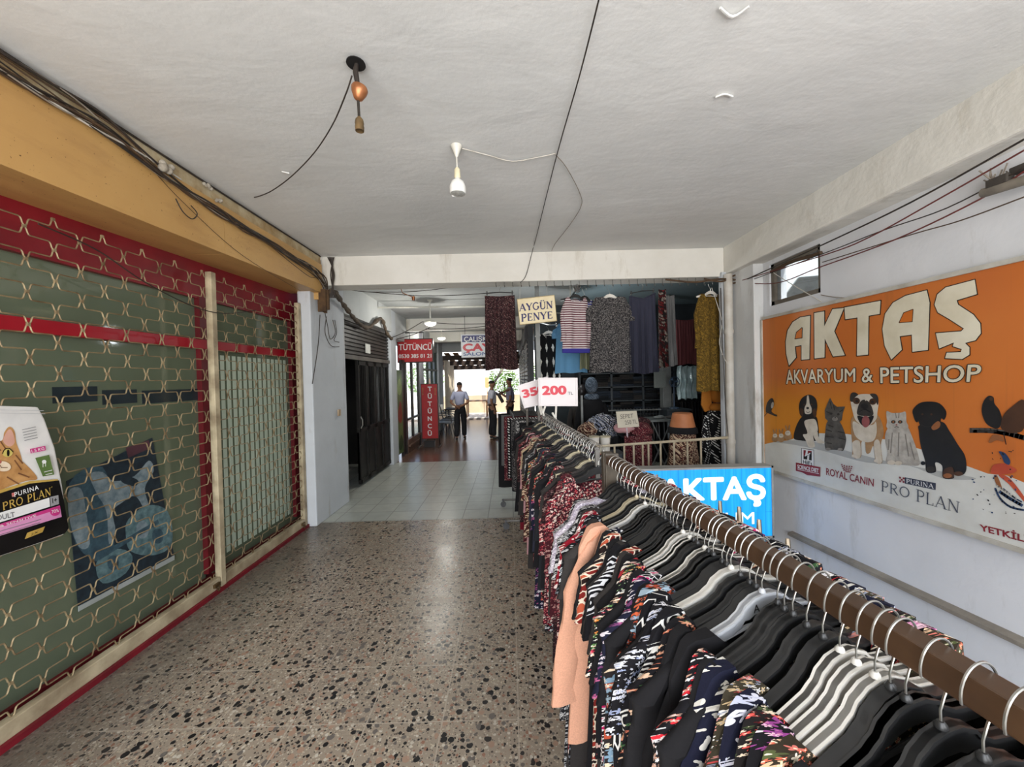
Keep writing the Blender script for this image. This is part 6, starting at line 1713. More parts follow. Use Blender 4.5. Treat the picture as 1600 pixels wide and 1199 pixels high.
def link_obj(name, me, parent=None, mat_=None):
    o = bpy.data.objects.new(name, me); COL.objects.link(o)
    if parent is not None: o.parent = parent
    if mat_ is not None:
        o.material_slots[0].link = 'OBJECT'; o.material_slots[0].material = mat_
    return o
def hanger(colr, M4, label, group=None):
    h = link_obj('hanger', ME_H[colr]); h.matrix_world = M4
    link_obj('hook', ME_HOOK, h)
    return tag(h, label, 'hanger', group)
SL = {}
def lean(me):
    for v in me.vertices: v.co.z -= v.co.x * 0.079       # the hangers on the wooden rail hang a little askew
    return me
def smesh(kind, e, askew=False):
    k = (kind, e, askew)
    if k not in SL:
        a_ = {'long': (0.50, 0.0), 'longer': (0.58, 0.012), 'half': (0.24, 0.02), 'short': (0.15, 0.02)}[kind]
        SL[k] = mesh_of('sleeve_' + kind, sleeve_mb(2 + e + len(kind), e, a_[0], flare=a_[1]), C['black'], smooth=True)
        if askew: lean(SL[k])
    return SL[k]
GM = {}
def gmesh(kind):
    full = kind; kind = kind.split('_')[0]
    if full not in GM:
        a_ = {'top': (1, .140, .10, .78), 'wide': (2, .165, .12, .92), 'dress': (3, .125, .09, 1.12), 'tunic': (4, .150, .14, .98), 'close': (5, .09, .07, .88), 'deep': (6, .168, .17, .95)}[kind]
        GM[full] = mesh_of('garment_' + kind, garment_mb(a_[0] * 13, a_[1], a_[2], a_[3], puff=0.062 if full.endswith('_puffed') else 0.0), C['black'], smooth=True)
        if '_' in full: lean(GM[full])
    return GM[full]
def garment(name, kind, sl, cl, M4, label, cat, group=None):
    o = link_obj(name, gmesh(kind), None, C[cl]); o.matrix_world = M4
    if sl:
        for e in (-1, 1): link_obj('sleeve', smesh(sl, e, '_' in kind), o, C[cl])
    return tag(o, label, cat, group)

# ------------------------------------------------------------------ clothes hung along the cross beam
def clip_hanger(p, w, label, tilt=0.0):
    g = thing('clip_hanger', label, 'hanger', p)
    c_, s_ = cos(tilt), sin(tilt)
    b = MB(); b.tube([p + Vector((-w / 2 * c_, 0, -w / 2 * s_)), p + Vector((0, 0, 0.012)), p + Vector((w / 2 * c_, 0, w / 2 * s_))], 0.007, 6); obj('bar', b, M_HBLK, g, smooth=True)
    b = MB(); b.tube([p + Vector((0, 0, 0.01)), p + Vector((0, 0, 0.05)), p + Vector((0.018, 0, 0.075)), p + Vector((0, 0, 0.10)), p + Vector((-0.018, 0, 0.085))], 0.0025, 6); obj('hook', b, M_WIRE, g, smooth=True)
    for e in (-1, 1):
        b = MB(); q = p + Vector((e * w * 0.46 * c_, 0, e * w * 0.46 * s_)); b.box(q, (0.014, 0.026, 0.05)); b.box(q + Vector((0, -0.012, 0.018)), (0.01, 0.014, 0.02)); obj('clip', b, M_HBLK, g, bevel=0.003)
    return g
def skirt(label, cl, px0, px1, ptop, pbot, Y, name='skirt', flare=0.06, drop=0.0, seed=1, yaw=0.0, sagt=0.02, tilt=0.0, cat='skirt', hanger_label=None, folds=8, wrap=0.03):
    A, B_ = at(px0, ptop, Y=Y), at(px1, ptop, Y=Y); bot_ = at(px0, pbot, Y=Y).z
    r = random.Random(seed); b = MB(); nu, nv = 40, 18
    w = (B_.x - A.x); cx = (A.x + B_.x) / 2
    ph = [r.uniform(0, 6) for _ in range(4)]
    vs = []; fs = []
    ring = 2 * nu
    for j in range(nv + 1):
        v = j / nv
        for k in range(ring):
            a_ = 2 * pi * k / ring
            hw = w / 2 * (1 + flare * v)
            x = hw * (abs(cos(a_)) ** 0.75) * (1 if cos(a_) > 0 else -1)
            y = wrap * sin(a_) + (0.020 * v + 0.004) * sin(folds * x / w * 2 * pi * 0.9 + ph[0] + 0.7 * v) + 0.010 * v * sin(2.3 * folds * x / w * pi + ph[1])
            zt_ = A.z - sagt * (1 - (2 * x / max(w, 1e-3)) ** 2) * max(0, 1 - 2 * v) + tilt * x * (1 - v)
            z = zt_ + (bot_ - zt_) * v + 0.012 * sin(7 * x / w + ph[2]) * v
            vs.append((cx + x * cos(yaw) - y * sin(yaw), Y + y * cos(yaw) + x * sin(yaw), z))
    for j in range(nv):
        for k in range(ring): fs.append((j * ring + k, j * ring + (k + 1) % ring, (j + 1) * ring + (k + 1) % ring, (j + 1) * ring + k))
    b.add(vs, fs)
    o = obj(name, b, C[cl], smooth=True)
    tag(o, label, cat)
    b = MB(); b.tube([(cx - w / 2 * cos(yaw), Y - w / 2 * sin(yaw), A.z - tilt * w / 2 - 0.004), (cx, Y - 0.03 * cos(yaw), A.z - sagt - 0.004), (cx + w / 2 * cos(yaw), Y + w / 2 * sin(yaw), A.z + tilt * w / 2 - 0.004)], 0.010, 6); obj('waistband', b, C[cl], o, smooth=True)
    if hanger_label: clip_hanger(Vector((cx, Y, A.z + 0.035)), w * 0.92, hanger_label, math.atan(tilt))
    return o
skirt('long dark skirt with tiny pale print hanging left of the cream sign', 'maroon_ditsy', 757.5, 804, 463, 578, 5.06, flare=0.10, seed=3, hanger_label='black clip hanger holding the tiny print skirt left of the cream sign')
def beam_garment(name, label, cl, kind, sl, px, py, Y, cat, w=1.0, hcol='white', yaw=0.0, hlabel=None, sz=1.0):
    p = at(px, py, Y=Y)
    M4 = Matrix.Translation(p) @ Matrix.Rotation(yaw, 4, 'Z') @ Matrix.Translation((0, 0, -0.16 * (1 - sz))) @ Matrix.Diagonal((w, 1.6, sz, 1))
    o = garment(name, kind, sl, cl, M4, label, cat)
    hanger(hcol, Matrix.Translation(p) @ Matrix.Rotation(yaw, 4, 'Z'), hlabel)
    if cl.startswith('hoop'):
        b = MB(); vs = []; fs = []
        for z, e_ in ((-0.855, 0.001), (-0.915, 0.003)):
            for k in range(40):
                a_ = 2 * pi * k / 40; vs.append(((0.292 + e_) * (abs(cos(a_)) ** 0.6) * (1 if cos(a_) > 0 else -1), 0.026 * sin(a_), z))
        for k in range(40): fs.append((k, (k + 1) % 40, 40 + (k + 1) % 40, 40 + k))
        b.add(vs, fs); obj('hem', b, C['bluehem'], o, smooth=True, local=True)
    return o
beam_garment('top', 'wine and white hooped long sleeved top under the cross beam', 'hoop_wine', 'top', 'longer', 899, 449, 5.05, 'top', 0.72, 'black', rad(18), 'black hanger inside the wine and white hooped top', 0.93)
beam_garment('top', 'blue and white hooped top half hidden behind the wine hooped one', 'hoop_blue', 'top', 'longer', 913, 452, 5.22, 'top', 0.55, 'black', rad(30), 'black hanger inside the blue and white hooped top', 0.82)
beam_garment('dress', 'black and white speckled dress on a white hanger under the cross beam', 'bw_speckle', 'close', 'half', 952.5, 449, 5.06, 'dress', 1.0, 'white', rad(2), 'white hanger inside the black and white speckled dress', 1.14)
skirt('long plain slate blue skirt beside the speckled dress', 'slate', 983, 1024, 461, 584, 5.06, flare=0.10, seed=5, tilt=0.10, sagt=0.06, hanger_label='tilted black clip hanger holding the slate blue skirt')
skirt('narrow red and cream patterned skirt seen edge on beside the slate skirt', 'ikat', 1029, 1040, 453, 574, 5.15, flare=0.25, seed=6, wrap=0.03)
skirt('grey skirt with black waist and hem hanging next to the red patterned skirt', 'grey', 1036, 1053, 462, 572, 5.2, flare=0.25, seed=7, wrap=0.05)
skirt('plain wine red skirt hanging deeper in the shop by the mustard dress', 'wine', 1056, 1086, 500, 570, 6.4, flare=0.08, seed=8)
beam_garment('dress', 'long mustard patterned dress by the grey column', 'mustard', 'dress', 'longer', 1110, 444, 5.12, 'dress', 0.80, 'white', rad(12), 'white hanger inside the long mustard dress', 1.17)
beam_garment('tunic', 'light blue tunic behind the hooped tops', 'skyblue', 'deep', 'half', 890, 490, 5.75, 'tunic', 0.85, 'white', rad(-20), 'white hanger inside the light blue tunic', 0.8)
skirt('pale green grey cloth hanging between the hooped top and the speckled dress', 'palegreen', 907, 924, 522, 577, 5.6, flare=0.25, seed=10, cat='cloth', name='cloth')
beam_garment('dress', 'black dress with white ornaments beside the grey post', 'damask', 'dress', None, 857, 508, 6.0, 'dress', 0.70, 'white', rad(0), 'white hanger inside the black dress with white ornaments', 0.85)
for i, (a_, c_, lbx) in enumerate((((902, 452), 'cable tie knot', 'tied knot of dark straps above the wine hooped top'),)):
    p = at(a_[0], a_[1], Y=5.02); b = MB()
    for k in range(9): b.tube([p + Vector((rnd.uniform(-.03, .03), 0, rnd.uniform(-.05, .0))), p + Vector((rnd.uniform(-.05, .07), rnd.uniform(-.02, .02), rnd.uniform(0.0, 0.07)))], 0.006, 5)
    tag(obj('strap_knot', b, pm('strap_grey', (96, 92, 90), (60, 56, 54), 9, 0.8)), lbx, 'straps')
# display arms fixed to the grey post carry the tunic and the ornament dress
for (px, py, Y, lbx) in ((890, 490, 5.75, 'steel display arm carrying the light blue tunic'), (857, 508, 6.0, 'steel display arm carrying the black ornament dress')):
    p = at(px, py, Y=Y); q = at(840, 510, Y=5.63)
    b = MB(); b.tube([Vector((q.x, q.y, p.z)), Vector((p.x, p.y, p.z)), Vector((p.x + 0.1, p.y, p.z)), Vector((p.x + 0.12, p.y, p.z + 0.03))], 0.012, 8); tag(obj('display_arm', b, M_WIRE, smooth=True), lbx, 'display arm')
# cream shop sign
Ys = 4.95
sgn = thing('hanging_sign', 'cream hanging sign with dark blue serif lettering under the cross beam', 'sign', at(838, 506, Y=Ys))
qq = [at(x, y, Y=Ys) for x, y in ((808, 468), (866, 461.5), (870, 501.5), (812.5, 507.5))]
b = MB(); b.prism(qq, (0, 0.012, 0)); obj('panel', b, pm('sign_cream', (228, 214, 178), (212, 196, 156), 5, 0.5), sgn)
b = MB(); b.tube(qq, 0.006, 6, closed=True); obj('frame', b, pm('sign_frame_cream', (196, 178, 136), (176, 158, 118), 6, 0.5), sgn)
S_ = lambda x, y: at(x, y, Y=Ys - 0.002)
b = MB(); put_serif(b, 'AYGÜN', [S_(811, 475.5), S_(864, 470.5), S_(864.5, 481.5), S_(811.5, 486.5)], ny, 0.21, 0.0015)
put_serif(b, 'PENYE', [S_(814, 491), S_(864, 486.5), S_(864.5, 497.5), S_(814.5, 503)], ny, 0.21, 0.0015); obj('lettering', b, pm('print_indigo', (46, 44, 96), (38, 36, 84), 5, 0.5), sgn)
b = MB(); b.tube([at(812, 467, Y=Ys + 0.006), at(813, 440, Y=Ys + 0.006)], 0.0025, 5); b.tube([at(854, 463, Y=Ys + 0.006), at(855, 442, Y=Ys + 0.006)], 0.0025, 5); obj('hanging_wire', b, M_WIRE, sgn)

# ------------------------------------------------------------------ inside the clothes shop
M_POST = pm('post_grey', (128, 130, 128), (104, 106, 104), 5, 0.5, 0.3)
M_SHELF = pm('shelf_dark', (52, 58, 62), (40, 44, 48), 4, 0.5)
for (px, pt, pb, Y, w, lbx) in ((840, 500, 690, 5.6, 0.06, 'grey steel post left of the black ornament dress'), (1042, 572, 700, 7.2, 0.16, 'thick grey post in the middle of the clothes shop'), (909, 618, 690, 6.2, 0.035, 'thin grey post beside the black gowned mannequin')):
    p = at(px, pt, Y=Y)
    b = MB(); b.bb((p.x - w / 2, Y, 0), (p.x + w / 2, Y + w, 3.3 if Y != 6.2 else p.z)); b.bb((p.x - w, Y - w / 2, 0), (p.x + w, Y + 1.5 * w, 0.02))
    tag(obj('post', b, M_POST, bevel=0.004), lbx, 'post')
sx0, sx1 = at(905, 640, Y=7.9).x, at(1050, 640, Y=7.9).x
su = thing('shelving_unit', 'tall shelving of dark folded clothes along the back of the shop', 'shelves', ((sx0 + sx1) / 2, 8.0, 0))
for k in range(4):
    x = sx0 + (sx1 - sx0) * k / 3
    b = MB(); b.bb((x - 0.02, 7.75, 0), (x + 0.02, 8.2, 2.3)); obj('upright', b, M_SHELF, su)
shz = [1.02, 1.30, 1.58, 1.86, 2.14]
for z in shz:
    b = MB(); b.bb((sx0, 7.75, z - 0.025), (sx1, 8.2, z)); obj('shelf', b, M_SHELF, su)
fold_me = {}
def fold_mesh(k):
    if k not in fold_me:
        b = MB(); w, d, h = 0.27, 0.30, 0.046
        for i in range(2):
            b.tube(smooth_path([(-w / 2, -d / 2 + 0.01, 0.012 + i * 0.022), (0, -d / 2 - 0.008, 0.012 + i * 0.022), (w / 2, -d / 2 + 0.01, 0.012 + i * 0.022)], 4), 0.0115, 8)
            b.box((0, 0, 0.012 + i * 0.022), (w, d - 0.02, 0.020))
        fold_me[k] = mesh_of('folded', b, C['denim'], smooth=True)
    return fold_me[k]
rf = random.Random(21)
special = {(1, 3, 2): ('redfold', 'red folded garment on the shelf in the dark stacks'), (1, 3, 3): ('darkred', 'dark red folded garment in the same stack as the bright red one'), (0, 3, 4): ('whitefold', 'pale grey folded garment on top of a stack left of the red one'), (3, 3, 5): ('palepink', 'small pinkish folded garment topping a back shelf stack')}
for s_i, z in enumerate(shz[:4]):
    nst = 7
    for c_i in range(nst):
        x = sx0 + 0.2 + c_i * (sx1 - sx0 - 0.4) / (nst - 1)
        for k in range(rf.randint(4, 5)):
            key = (c_i, s_i, k)
            cl, lbx = special.get(key, (rf.choice(('denim', 'denim2', 'denim2', 'black', 'charcoal')), None))
            o = link_obj('folded_garment', fold_mesh(0), None, C[cl])
            o.location = (x + rf.uniform(-.012, .012), 7.93 + rf.uniform(-.015, .01), z + 0.001 + k * 0.047); o.rotation_euler = (0, 0, rf.uniform(-.05, .05))
            if lbx: tag(o, lbx, 'folded garment')
            else: tag(o, 'dark folded garment in the stacks on the back shelves', 'folded garment', 'dark folded garments on the back shelves')
# grey board, clothes rails deep in the shop
A, B_ = at(1022, 580, Y=7.1), at(1041, 606, Y=7.1)
b = MB(); b.bb((A.x, 7.1, B_.z), (B_.x, 7.13, A.z)); tag(obj('board', b, pm('board_grey', (112, 116, 112), (96, 100, 96), 4, 0.6), bevel=0.006), 'plain grey board fixed to the thick grey post', 'board')
def floor_rail(label, xa, xb, Y, h):
    g = thing('clothes_rail', label, 'clothes rail', ((xa + xb) / 2, Y, 0))
    b = MB(); b.tube([(xa, Y, h), (xb, Y, h)], 0.014, 8); obj('bar', b, M_POST, g, smooth=True)
    for x in (xa, xb):
        b = MB(); b.tube([(x, Y, 0.06), (x, Y, h)], 0.014, 8); obj('upright', b, M_POST, g, smooth=True)
        b = MB(); b.tube([(x, Y - 0.25, 0.06), (x, Y + 0.25, 0.06)], 0.014, 8); obj('foot', b, M_POST, g, smooth=True)
    return g
xa, xb = at(947, 668, Y=7.0).x, at(1040, 668, Y=7.0).x
floor_rail('rail of dark garments in front of the back shelves', xa, xb, 7.0, 1.16)
for k in range(18):
    x = xa + 0.05 + k * (xb - xa - 0.1) / 17
    M4 = Matrix.Translation((x, 7.0, 1.16)) @ Matrix.Rotation(rad(90 + rf.uniform(-12, 12)), 4, 'Z')
    garment('top', 'top', None, rf.choice(('black', 'denim2', 'charcoal')), M4, 'dark garment on the rail in front of the back shelves', 'garment', 'dark garments on the rail before the back shelves')
    hanger('black', M4, 'black hanger on the rail in front of the back shelves', 'black hangers on the rail before the back shelves')
xc, xd = at(1048, 620, Y=7.6).x, at(1100, 620, Y=7.6).x
floor_rail('rail of dark garments at the right rear of the shop', xc, xd, 7.5, 1.42)
for k in range(10):
    x = xc + 0.05 + k * (xd - xc - 0.1) / 9
    M4 = Matrix.Translation((x, 7.5, 1.42)) @ Matrix.Rotation(rad(90 + rf.uniform(-12, 12)), 4, 'Z')
    garment('top', 'tunic', None, rf.choice(('black', 'denim2', 'charcoal')), M4, 'dark garment on the rail at the right rear of the shop', 'garment', 'dark garments on the right rear rail')
    hanger('black', M4, 'black hanger on the rail at the right rear of the shop', 'black hangers on the right rear rail')
# bright plastic wrapped garments hanging at the right rear
M_PLW = pm('plastic_wrap', (206, 222, 222), (150, 176, 178), 9, 0.2, 0, 0.6, 0.4)
for k, (px, lbx) in enumerate(((1064, 'clear plastic garment cover farthest left under the wine skirt'), (1074, 'clear plastic garment cover in the middle under the wine skirt'), (1084, 'clear plastic garment cover nearest the mustard dress'))):
    A, B_ = at(px - 6, 571, Y=7.2 + 0.05 * k), at(px + 6, 622, Y=7.2 + 0.05 * k); b = MB(); vs = []; fs = []
    for j in range(13):
        for i in range(9):
            u, v = i / 8, j / 12
            vs.append((A.x + (B_.x - A.x) * u * (1 + 0.1 * v), 7.2 + 0.05 * k + 0.03 * sin(u * 9 + k + v * 3) + 0.02 * sin(v * 11), A.z + (B_.z - A.z) * v - 0.06 * abs(u - 0.5)))
    for j in range(12):
        for i in range(8): fs.append((j * 9 + i, j * 9 + i + 1, (j + 1) * 9 + i + 1, (j + 1) * 9 + i))
    b.add(vs, fs); o = obj('garment_cover', b, M_PLW, smooth=True); tag(o, lbx, 'garment cover')
d = bpy.data.lights.new('shop_lamp_light', 'POINT'); d.energy = 20; d.color = (0.9, 0.97, 1); d.shadow_soft_size = 0.1
p = at(892, 500, Y=6.4)
shl = thing('shop_lamp', 'white lamp high in the clothes shop behind the hooped tops', 'lamp', (p.x, p.y, 3.30))
b = MB(); b.lathe([(0.08, 0), (0.16, 0.03), (0.03, 0.10)], (p.x, p.y, 2.78), 16); b.tube([(p.x, p.y, 2.86), (p.x, p.y, 3.31)], 0.01, 6); obj('shade', b, M_WPL, shl, smooth=True)
b = MB(); b.lathe([(0.0, -0.05), (0.05, -0.04), (0.075, 0.0)], (p.x, p.y, 2.78), 16); obj('bulb', b, M_LIT, shl, smooth=True)
lo_ = bpy.data.objects.new('lamp_light', d); COL.objects.link(lo_); lo_.parent = shl; lo_.location = (0, 0, -0.68)
# blue fan
p = at(1054, 597, Y=6.9); g = thing('fan', 'small dark blue table fan before the plastic garment covers', 'fan', p)
b = MB(); b.tube([p + Vector((0.09 * cos(k * pi / 8), 0, 0.09 * sin(k * pi / 8))) for k in range(16)], 0.008, 6, closed=True)
for k in range(8): b.tube([p, p + Vector((0.09 * cos(k * pi / 4), 0, 0.09 * sin(k * pi / 4)))], 0.003, 5)
obj('guard', b, pm('fan_blue', (52, 70, 92), (40, 54, 72), 6, 0.4), g)
b = MB()
for k in range(3): a_ = k * 2.09; b.prism([p + Vector((0.02 * cos(a_), 0.02, 0.02 * sin(a_))), p + Vector((0.08 * cos(a_ + 0.5), 0.03, 0.08 * sin(a_ + 0.5))), p + Vector((0.075 * cos(a_ - 0.2), 0.01, 0.075 * sin(a_ - 0.2)))], (0, 0.004, 0))
obj('blades', b, pm('fan_blade', (70, 90, 112)), g)
b = MB(); b.tube([p + Vector((0, 0.03, -0.02)), (p.x, p.y + 0.03, 1.2)], 0.012, 6); b.lathe([(0.09, 0), (0.08, 0.02), (0.02, 0.03)], (p.x, p.y + 0.03, 1.18), 14); obj('stand', b, pm('fan_blue', (52, 70, 92)), g)
b = MB(); b.bb((p.x - 0.2, p.y - 0.15, 0), (p.x + 0.2, p.y + 0.25, 1.16)); b.bb((p.x - 0.22, p.y - 0.17, 1.15), (p.x + 0.22, p.y + 0.27, 1.18)); tag(obj('cabinet', b, M_SHELF, bevel=0.006), 'dark cabinet carrying the small blue fan', 'cabinet')
# mannequins
M_MAN = pm('mannequin_dark', (46, 40, 40), (34, 30, 30), 7, 0.35)
def gowned(label, px, ptop, pbot, Y, cl, head_m, wscale=1.0, scarf=None, scale=1.0):
    p = at(px, ptop, Y=Y); H_ = p.z
    g = thing('mannequin', label, 'mannequin', (p.x, Y, 0))
    b = MB(); b.ball((p.x, Y, H_ - 0.12), (0.085, 0.10, 0.125), 14, 10); b.tube([(p.x, Y, H_ - 0.22), (p.x, Y, H_ - 0.34)], [0.05, 0.055], 10); hd_ = obj('head', b, head_m, g, smooth=True)
    b = MB(); prof = [(0.06, H_ - 0.30), (0.16, H_ - 0.36), (0.20, H_ - 0.44), (0.19, H_ - 0.62), (0.17, H_ - 0.78), (0.21, H_ - 0.95), (0.25, H_ - 1.2), (0.28, max(0.15, H_ - 1.55))]
    n = 36; vs = []; fs = []
    for j, (r_, z) in enumerate(prof):
        for k in range(n):
            a_ = 2 * pi * k / n; f = 1 + 0.06 * sin(9 * a_) * j / len(prof)
            vs.append((p.x + r_ * wscale * f * cos(a_), Y + r_ * 0.72 * f * sin(a_), z))
    for j in range(len(prof) - 1):
        for k in range(n): fs.append((j * n + k, j * n + (k + 1) % n, (j + 1) * n + (k + 1) % n, (j + 1) * n + k))
    b.add(vs, fs); obj('gown', b, C[cl], g, smooth=True)
    for e in (-1, 1):
        b = MB(); b.tube(smooth_path([(p.x + e * 0.18 * wscale, Y, H_ - 0.42), (p.x + e * 0.24 * wscale, Y - 0.02, H_ - 0.65), (p.x + e * 0.25 * wscale, Y - 0.06, H_ - 0.92)], 4), 0.05, 10); obj('sleeve', b, C[cl], g, smooth=True)
    if scarf:
        b = MB(); b.ball((p.x, Y + 0.01, H_ - 0.11), (0.105, 0.12, 0.14), 14, 10); b.ball((p.x, Y, H_ - 0.30), (0.13, 0.11, 0.07), 12, 8); obj('headscarf', b, C[scarf], hd_, smooth=True)
    b = MB(); b.lathe([(0.16, 0), (0.15, 0.02), (0.02, 0.03)], (p.x, Y, 0.0), 18); b.tube([(p.x, Y, 0.02), (p.x, Y, H_ - 0.9)], 0.015, 8); obj('stand', b, M_POST, g, smooth=True)
    return g
C['bluegrey'] = cloth('cloth_bluegrey', (70, 80, 92), 'speckle', [(110, 120, 132)], 30)
C['mustard_scarf'] = cloth('cloth_mustard_scarf', (186, 116, 44))
gowned('mannequin in a long black gown with grey headscarf beside the thin post', 924, 592, 690, 6.3, 'black', M_MAN, 1.0, 'bluegrey')
gowned('brown headed mannequin in a dark top behind the price card', 908, 601, 690, 6.7, 'charcoal', M_MAN, 0.9)
gowned('mannequin in a polka dot dress with mustard scarf by the column', 1121, 604, 720, 5.45, 'polka_black', M_MAN, 0.8, 'mustard_scarf')
p = at(1104, 622, Y=5.45); b = MB()
b.prism([p + Vector((x, 0, z)) for x, z in ((-0.05, 0.16), (0.05, 0.14), (0.08, -0.16), (-0.02, -0.2), (-0.07, -0.1))], (0, 0.03, 0)); tag(obj('scarf', b, C['mustard_scarf']), 'orange scarf hanging left of the polka dot mannequin', 'scarf')
# tan form with black rim over a printed cloth
p = at(1066, 645, Y=5.35); zt_, zb2, zc_ = p.z, at(1066, 668, Y=5.35).z, at(1066, 674, Y=5.35).z
g = thing('dress_form', 'tan tapered form with black band above a brown printed skirt behind the railing', 'dress form', (p.x, 5.35, 0))
b = MB(); b.lathe([(0.17, zb2), (0.15, (zt_ + zb2) / 2), (0.13, zt_ - 0.01), (0.11, zt_)], (p.x, 5.35, 0), 24); obj('torso', b, pm('form_tan', (186, 120, 78), (166, 102, 64), 5, 0.6), g, smooth=True)
b = MB(); b.lathe([(0.20, zc_ - 0.02), (0.19, zb2 - 0.01), (0.172, zb2 + 0.012)], (p.x, 5.35, 0), 24); obj('waistband', b, C['black'], g, smooth=True)
b = MB(); n = 48; vs = []; fs = []
for j in range(9):
    v = j / 8; z = zc_ - 0.01 + (0.25 - zc_) * v
    for k in range(n): a_ = 2 * pi * k / n; r_ = 0.17 + 0.07 * v + 0.018 * v * sin(8 * a_); vs.append((p.x + r_ * cos(a_), 5.35 + r_ * 0.8 * sin(a_), z))
for j in range(8):
    for k in range(n): fs.append((j * n + k, j * n + (k + 1) % n, (j + 1) * n + (k + 1) % n, (j + 1) * n + k))
b.add(vs, fs); obj('skirt', b, C['leopard'], g, smooth=True)
b = MB(); b.lathe([(0.16, 0), (0.15, 0.02), (0.02, 0.03)], (p.x, 5.35, 0.0), 18); b.tube([(p.x, 5.35, 0.02), (p.x, 5.35, zc_)], 0.015, 8); obj('stand', b, M_POST, g, smooth=True)
# folding table
p = at(1035, 655, Y=6.1)
g = thing('folding_table', 'grey folding table with crossed legs behind the tan form', 'table', (p.x, 6.1, 0))
b = MB(); b.box((p.x, 6.1, p.z), (0.62, 0.5, 0.03)); obj('tabletop', b, pm('table_grey', (110, 114, 112), (92, 96, 94), 5, 0.4), g, bevel=0.006)
for yy in (5.9, 6.3):
    for e in (-1, 1):
        b = MB(); b.tube([(p.x - e * 0.24, yy + 0.01 * e, p.z - 0.015), (p.x + e * 0.24, yy + 0.01 * e, 0.0)], 0.011, 6); obj('leg', b, M_POST, g, smooth=True)
for (dx, c1, lbx) in ((-0.08, (120, 124, 122), 'pale folded cloth on the grey folding table'), (0.12, (70, 66, 64), 'dark small bundle on the grey folding table')):
    b = MB(); b.ball((p.x + dx, 6.05, p.z + 0.035), (0.09, 0.08, 0.022), 12, 8); b.ball((p.x + dx + 0.02, 6.03, p.z + 0.05), (0.06, 0.06, 0.02), 10, 6); tag(obj('bundle', b, pm('bun%s' % str(c1), c1), smooth=True), lbx, 'bundle')
# heaps of printed clothes on low tables, with the hand written card
def crumple(label, c, r, cl, seed, group=None):
    r_ = random.Random(seed); b = MB(); nu, nv = 28, 14
    ph = [(r_.uniform(2, 6), r_.uniform(2, 6), r_.uniform(0, 6), r_.uniform(0.3, 1)) for _ in range(7)]
    vs = []; fs = []
    for j in range(nv + 1):
        t_ = pi * j / nv
        for k in range(nu):
            a_ = 2 * pi * k / nu
            d = 1 + 0.14 * sum(w * sin(round(f1) * a_ + f2 * t_ + p_) for f1, f2, p_, w in ph) / 2.2
            vs.append((c[0] + r[0] * d * sin(t_) * cos(a_), c[1] + r[1] * d * sin(t_) * sin(a_), c[2] + max(-r[2] * 0.6, -r[2] * d * cos(t_))))
    for j in range(nv):
        for k in range(nu): fs.append((j * nu + k, j * nu + (k + 1) % nu, (j + 1) * nu + (k + 1) % nu, (j + 1) * nu + k))
    b.add(vs, fs)
    return tag(obj('crumpled_garment', b, C[cl], smooth=True), label, 'garment', group)
def basket(label, px0, px1, ptop, Y, d, cl):
    A, B_ = at(px0, ptop, Y=Y), at(px1, ptop, Y=Y)
    g = thing('bargain_table', label, 'table', ((A.x + B_.x) / 2, Y + d / 2, 0))
    b = MB(); b.bb((A.x, Y, A.z - 0.03), (B_.x, Y + d, A.z)); obj('tabletop', b, M_SHELF, g)
    n = 40; vs = []; fs = []
    for i in range(n + 1):
        t_ = i / n; x = A.x + (B_.x - A.x) * t_
        for z in (A.z + 0.005, 0.05): vs.append((x, Y - 0.012 + 0.014 * sin(t_ * 40) * (1 if z < 0.5 else 0.3), z))
    for i in range(n): fs.append((2 * i, 2 * i + 1, 2 * i + 3, 2 * i + 2))
    b = MB(); b.add(vs, fs); obj('cover', b, C[cl], g, smooth=True)
    for x in (A.x + 0.03, B_.x - 0.03):
        for y in (Y + 0.03, Y + d - 0.03):
            b = MB(); b.bb((x - 0.02, y - 0.02, 0), (x + 0.02, y + 0.02, A.z - 0.03)); obj('leg', b, M_SHELF, g)
    return A, B_
A, B_ = basket('bargain table draped in burgundy flowered cloth under the hand written card', 975, 1018, 682, 5.3, 0.5, 'burgundy_floral')
crumple('burgundy flowered garment heaped right on the bargain table', (B_.x - 0.12, 5.5, A.z + 0.05), (0.2, 0.2, 0.12), 'burgundy_floral', 2)
crumple('pink garment under the hand written price card', (A.x + 0.03, 5.42, A.z + 0.09), (0.14, 0.14, 0.08), 'palepink', 3)
crumple('dark patterned garment at the back of the bargain table', (A.x + 0.28, 5.66, A.z + 0.10), (0.22, 0.15, 0.12), 'maroon_ditsy', 4)
A2, B2 = basket('bargain table draped in black cloth left of the hand written card', 918, 968, 686, 5.55, 0.5, 'black')
crumple('big grey and black flowered garment heaped left of the hand written card', (B2.x - 0.16, 5.8, A2.z + 0.12), (0.26, 0.22, 0.19), 'white_flower_black', 5)
crumple('brown patterned garment at the left end of the black draped table', (A2.x + 0.05, 5.75, A2.z + 0.08), (0.16, 0.18, 0.13), 'leopard', 6)
crumple('black fleecy garment in front of the grey flowered heap', (A2.x + 0.24, 5.66, A2.z + 0.03), (0.16, 0.12, 0.09), 'polka_black', 7)
Yc = 5.28
cd = thing('price_card', 'hand written cream price card standing on the heap of clothes', 'price card', at(980, 672, Y=Yc))
q4 = [at(x, y, Y=Yc) for x, y in ((962.5, 643.5), (994.5, 642), (999, 667), (965.5, 669))]
b = MB(); b.prism(q4, (0, 0.004, 0)); obj('card', b, pm('card_cream', (206, 198, 180), (190, 182, 164), 5, 0.7), cd)
S_ = lambda x, y: at(x, y, Y=Yc - 0.001)
